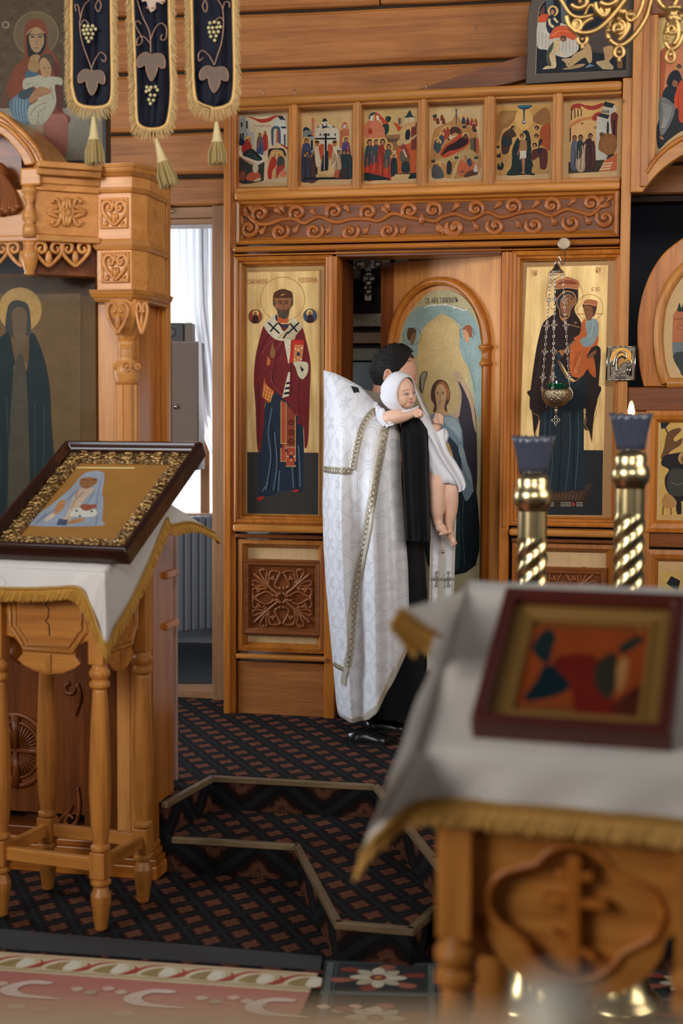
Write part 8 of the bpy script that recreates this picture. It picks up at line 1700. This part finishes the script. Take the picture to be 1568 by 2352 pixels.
# face details
def onface(u, v, lift=0.0):   # u sideways (towards the camera negative), v up, in head units
    d = sqrt(max(0, 1-(u/.062)**2*.8-(v/.078)**2*.8)); return tuple(bc+fwb*(.068*d+lift)+ub*v+sb_*u)
fd = plain('eye_dark', lin((46, 34, 32)), .2); lip = plain('lips', lin((196, 112, 100)), .45)
for s in (-1, 1):
    ec = Vector(onface(s*.026, -.001, -.0015)); e_ = MB(PF); e_.ell(tuple(ec), (.0085, .0042, .006), 12, 8); ey = e_.build('eye', plain('eye_white', lin((206, 196, 190)), .25), ch, smooth=True)
    MB(PF).ell(tuple(ec+fwb*.0045-ub*.0008), (.0040, .0036, .0022), 10, 6).build('iris', fd, ey, smooth=True)
    MB(PF).tube(crom([onface(s*.036, -.002, .0032), onface(s*.027, .003, .0042), onface(s*.016, .0, .0040)], False, 4), [.0006, .0011, .0015, .0017, .0018, .0017, .0015, .0011, .0006], 6).build('upper_lid', plain('lash_brown', lin((96, 62, 50)), .6), ey, smooth=True)
    MB(PF).tube(crom([onface(s*.040, .014, .0006), onface(s*.026, .019, .0012), onface(s*.012, .016, .0015)], False, 4), .0012, 5).build('eyebrow', plain('pale_brow', lin((190, 140, 112)), .7), ch, smooth=True)
MB(PF).tube(crom([onface(-.013, -.0405, .0035), onface(0, -.0375, .0075), onface(.013, -.0405, .0035)], False, 5), [.0006, .0018, .0026, .003, .0032, .0028, .0032, .003, .0026, .0018, .0006], 7).build('mouth', lip, ch, smooth=True)
cott = NT('white_cotton'); tcc = cott.n('ShaderNodeTexCoord'); nc = cott.n('ShaderNodeTexVoronoi', i_Vector=tcc.outputs['Object'], i_Scale=120.0); cott.bump(nc.outputs['Distance'], .25, .003); MT['cotton'] = cott.set(Base_Color=lin((226, 224, 230)), Roughness=.75, Subsurface_Weight=.0)
# hood: shell round the head, open at the face
hd = MB(PF); rows = []; axis = fwb
ex = ub; ey = sb_
for i in range(25):
    th = rad(58)+(pi-rad(58))*i/24
    row = []
    for j in range(48):
        p = 2*pi*j/48; d = fwb*cos(th)+(ub*cos(p)+sb_*sin(p))*sin(th)
        R = 1.0/sqrt((d.dot(fwb)/.076)**2+(d.dot(ub)/.086)**2+(d.dot(sb_)/.071)**2)
        R *= 1+.03*sin(p*5+i*.2)*(i/24)+(.10 if cos(p) < -.3 else 0)*min(1, (24-i)/10)*.4
        back = max(0, (i-12)/12); row.append(tuple(bc+d*R-fwb*.02*back-ub*.012*back))
    rows.append(row)
hd.grid(rows, closed=True); hood = hd.build('hood', MT['cotton'], ch, smooth=True, solid=.003)
rim = MB(PF); rim.tube([tuple(Vector(p)) for p in rows[0]], .0028, 6, True); rim.build('hood_hem', MT['cotton'], hood, smooth=True)
# folds gathered under the chin and the veil edge falling on the far side
gm = MB(PF)
for k2, pts in enumerate((((868, 935, .17), (872, 958, .20), (884, 978, .22)), ((876, 940, .20), (882, 962, .225), (892, 980, .235)), ((890, 950, .235), (896, 966, .245), (900, 976, .245)), ((862, 925, .14), (862, 950, .16), (872, 972, .19)))):
    gm.ptube(pts, [.012, .016, .014, .008], k=8, sub=5)
gm.build('hood_gathers', MT['cotton'], hood, smooth=True)
vm = MB(PF); L1 = [(922, 862, .17), (938, 872, .175), (950, 892, .18), (960, 918, .17), (970, 940, .16), (984, 962, .15)]; L2 = [(925, 866, .13), (946, 880, .11), (960, 902, .10), (972, 930, .10), (984, 952, .10), (996, 978, .10)]
A_ = crom([pp(*p) for p in L1], False, 5); B2 = crom([pp(*p) for p in L2], False, 5); vm.grid([[tuple(a*(1-q)+b_*q for a, b_ in zip(x, y)) for q in (0, .33, .66, 1)] for x, y in zip(A_, B2)]); vm.build('veil_edge', MT['cotton'], hood, smooth=True, solid=.003)
nk = MB(PF); nk.ptube([(906, 950, .245), (922, 945, .262), (938, 944, .268), (950, 939, .262), (960, 934, .25)], [.004, .005, .005, .005, .003], k=8); nk.build('gown_ruffle', MT['cotton'], ch, smooth=True)
# white gown wrapped round the body and hanging to the side
gw = MB(PF); rows = []
for i in range(15):
    q = i/14; y = 946+q*164; cx = 945+(1018-945)*min(1, q*1.08); hw = (.062+.006*sin(q*3))*(1+.1*q); rows.append([(*pp(cx+hw/PX*cos(t*pi/20)*.98, y+4*sin(t*pi/20*3)*(q > .9), 0)[:2], .095+.075*sin(t*pi/20)*(1+.06*sin(t*1.9)*q)) for t in range(40)])
gw.grid(rows[::-1], closed=True); gown = gw.build('gown', MT['cotton'], ch, smooth=True, solid=.003)
dm = MB(PF); L1 = [(984, 1000, .17), (996, 1020, .18), (1008, 1045, .18), (1024, 1072, .175), (1040, 1095, .165), (1052, 1118, .15), (1054, 1130, .14)]; L2 = [(1020, 985, .13), (1022, 1010, .13), (1028, 1035, .13), (1046, 1062, .12), (1060, 1088, .12), (1068, 1112, .12), (1064, 1126, .13)]
A_ = crom([pp(*p) for p in L1], False, 5); B2 = crom([pp(*p) for p in L2], False, 5); dm.grid([[tuple(a*(1-q)+b_*q+(.008*sin(q*9) if k3 == 2 else 0) for k3, (a, b_) in enumerate(zip(x, y))) for q in [i/8 for i in range(9)]] for x, y in zip(A_, B2)]); dm.build('gown_drape', MT['cotton'], gown, smooth=True, solid=.004)
sm_ = MB(PF); sm_.ptube([(1016, 985, .12), (1020, 1000, .12), (1012, 1015, .125), (1000, 1012, .13), (990, 1000, .14)], [.012, .02, .024, .02, .014], k=10); sm_.build('gown_sleeve', MT['cotton'], gown, smooth=True)
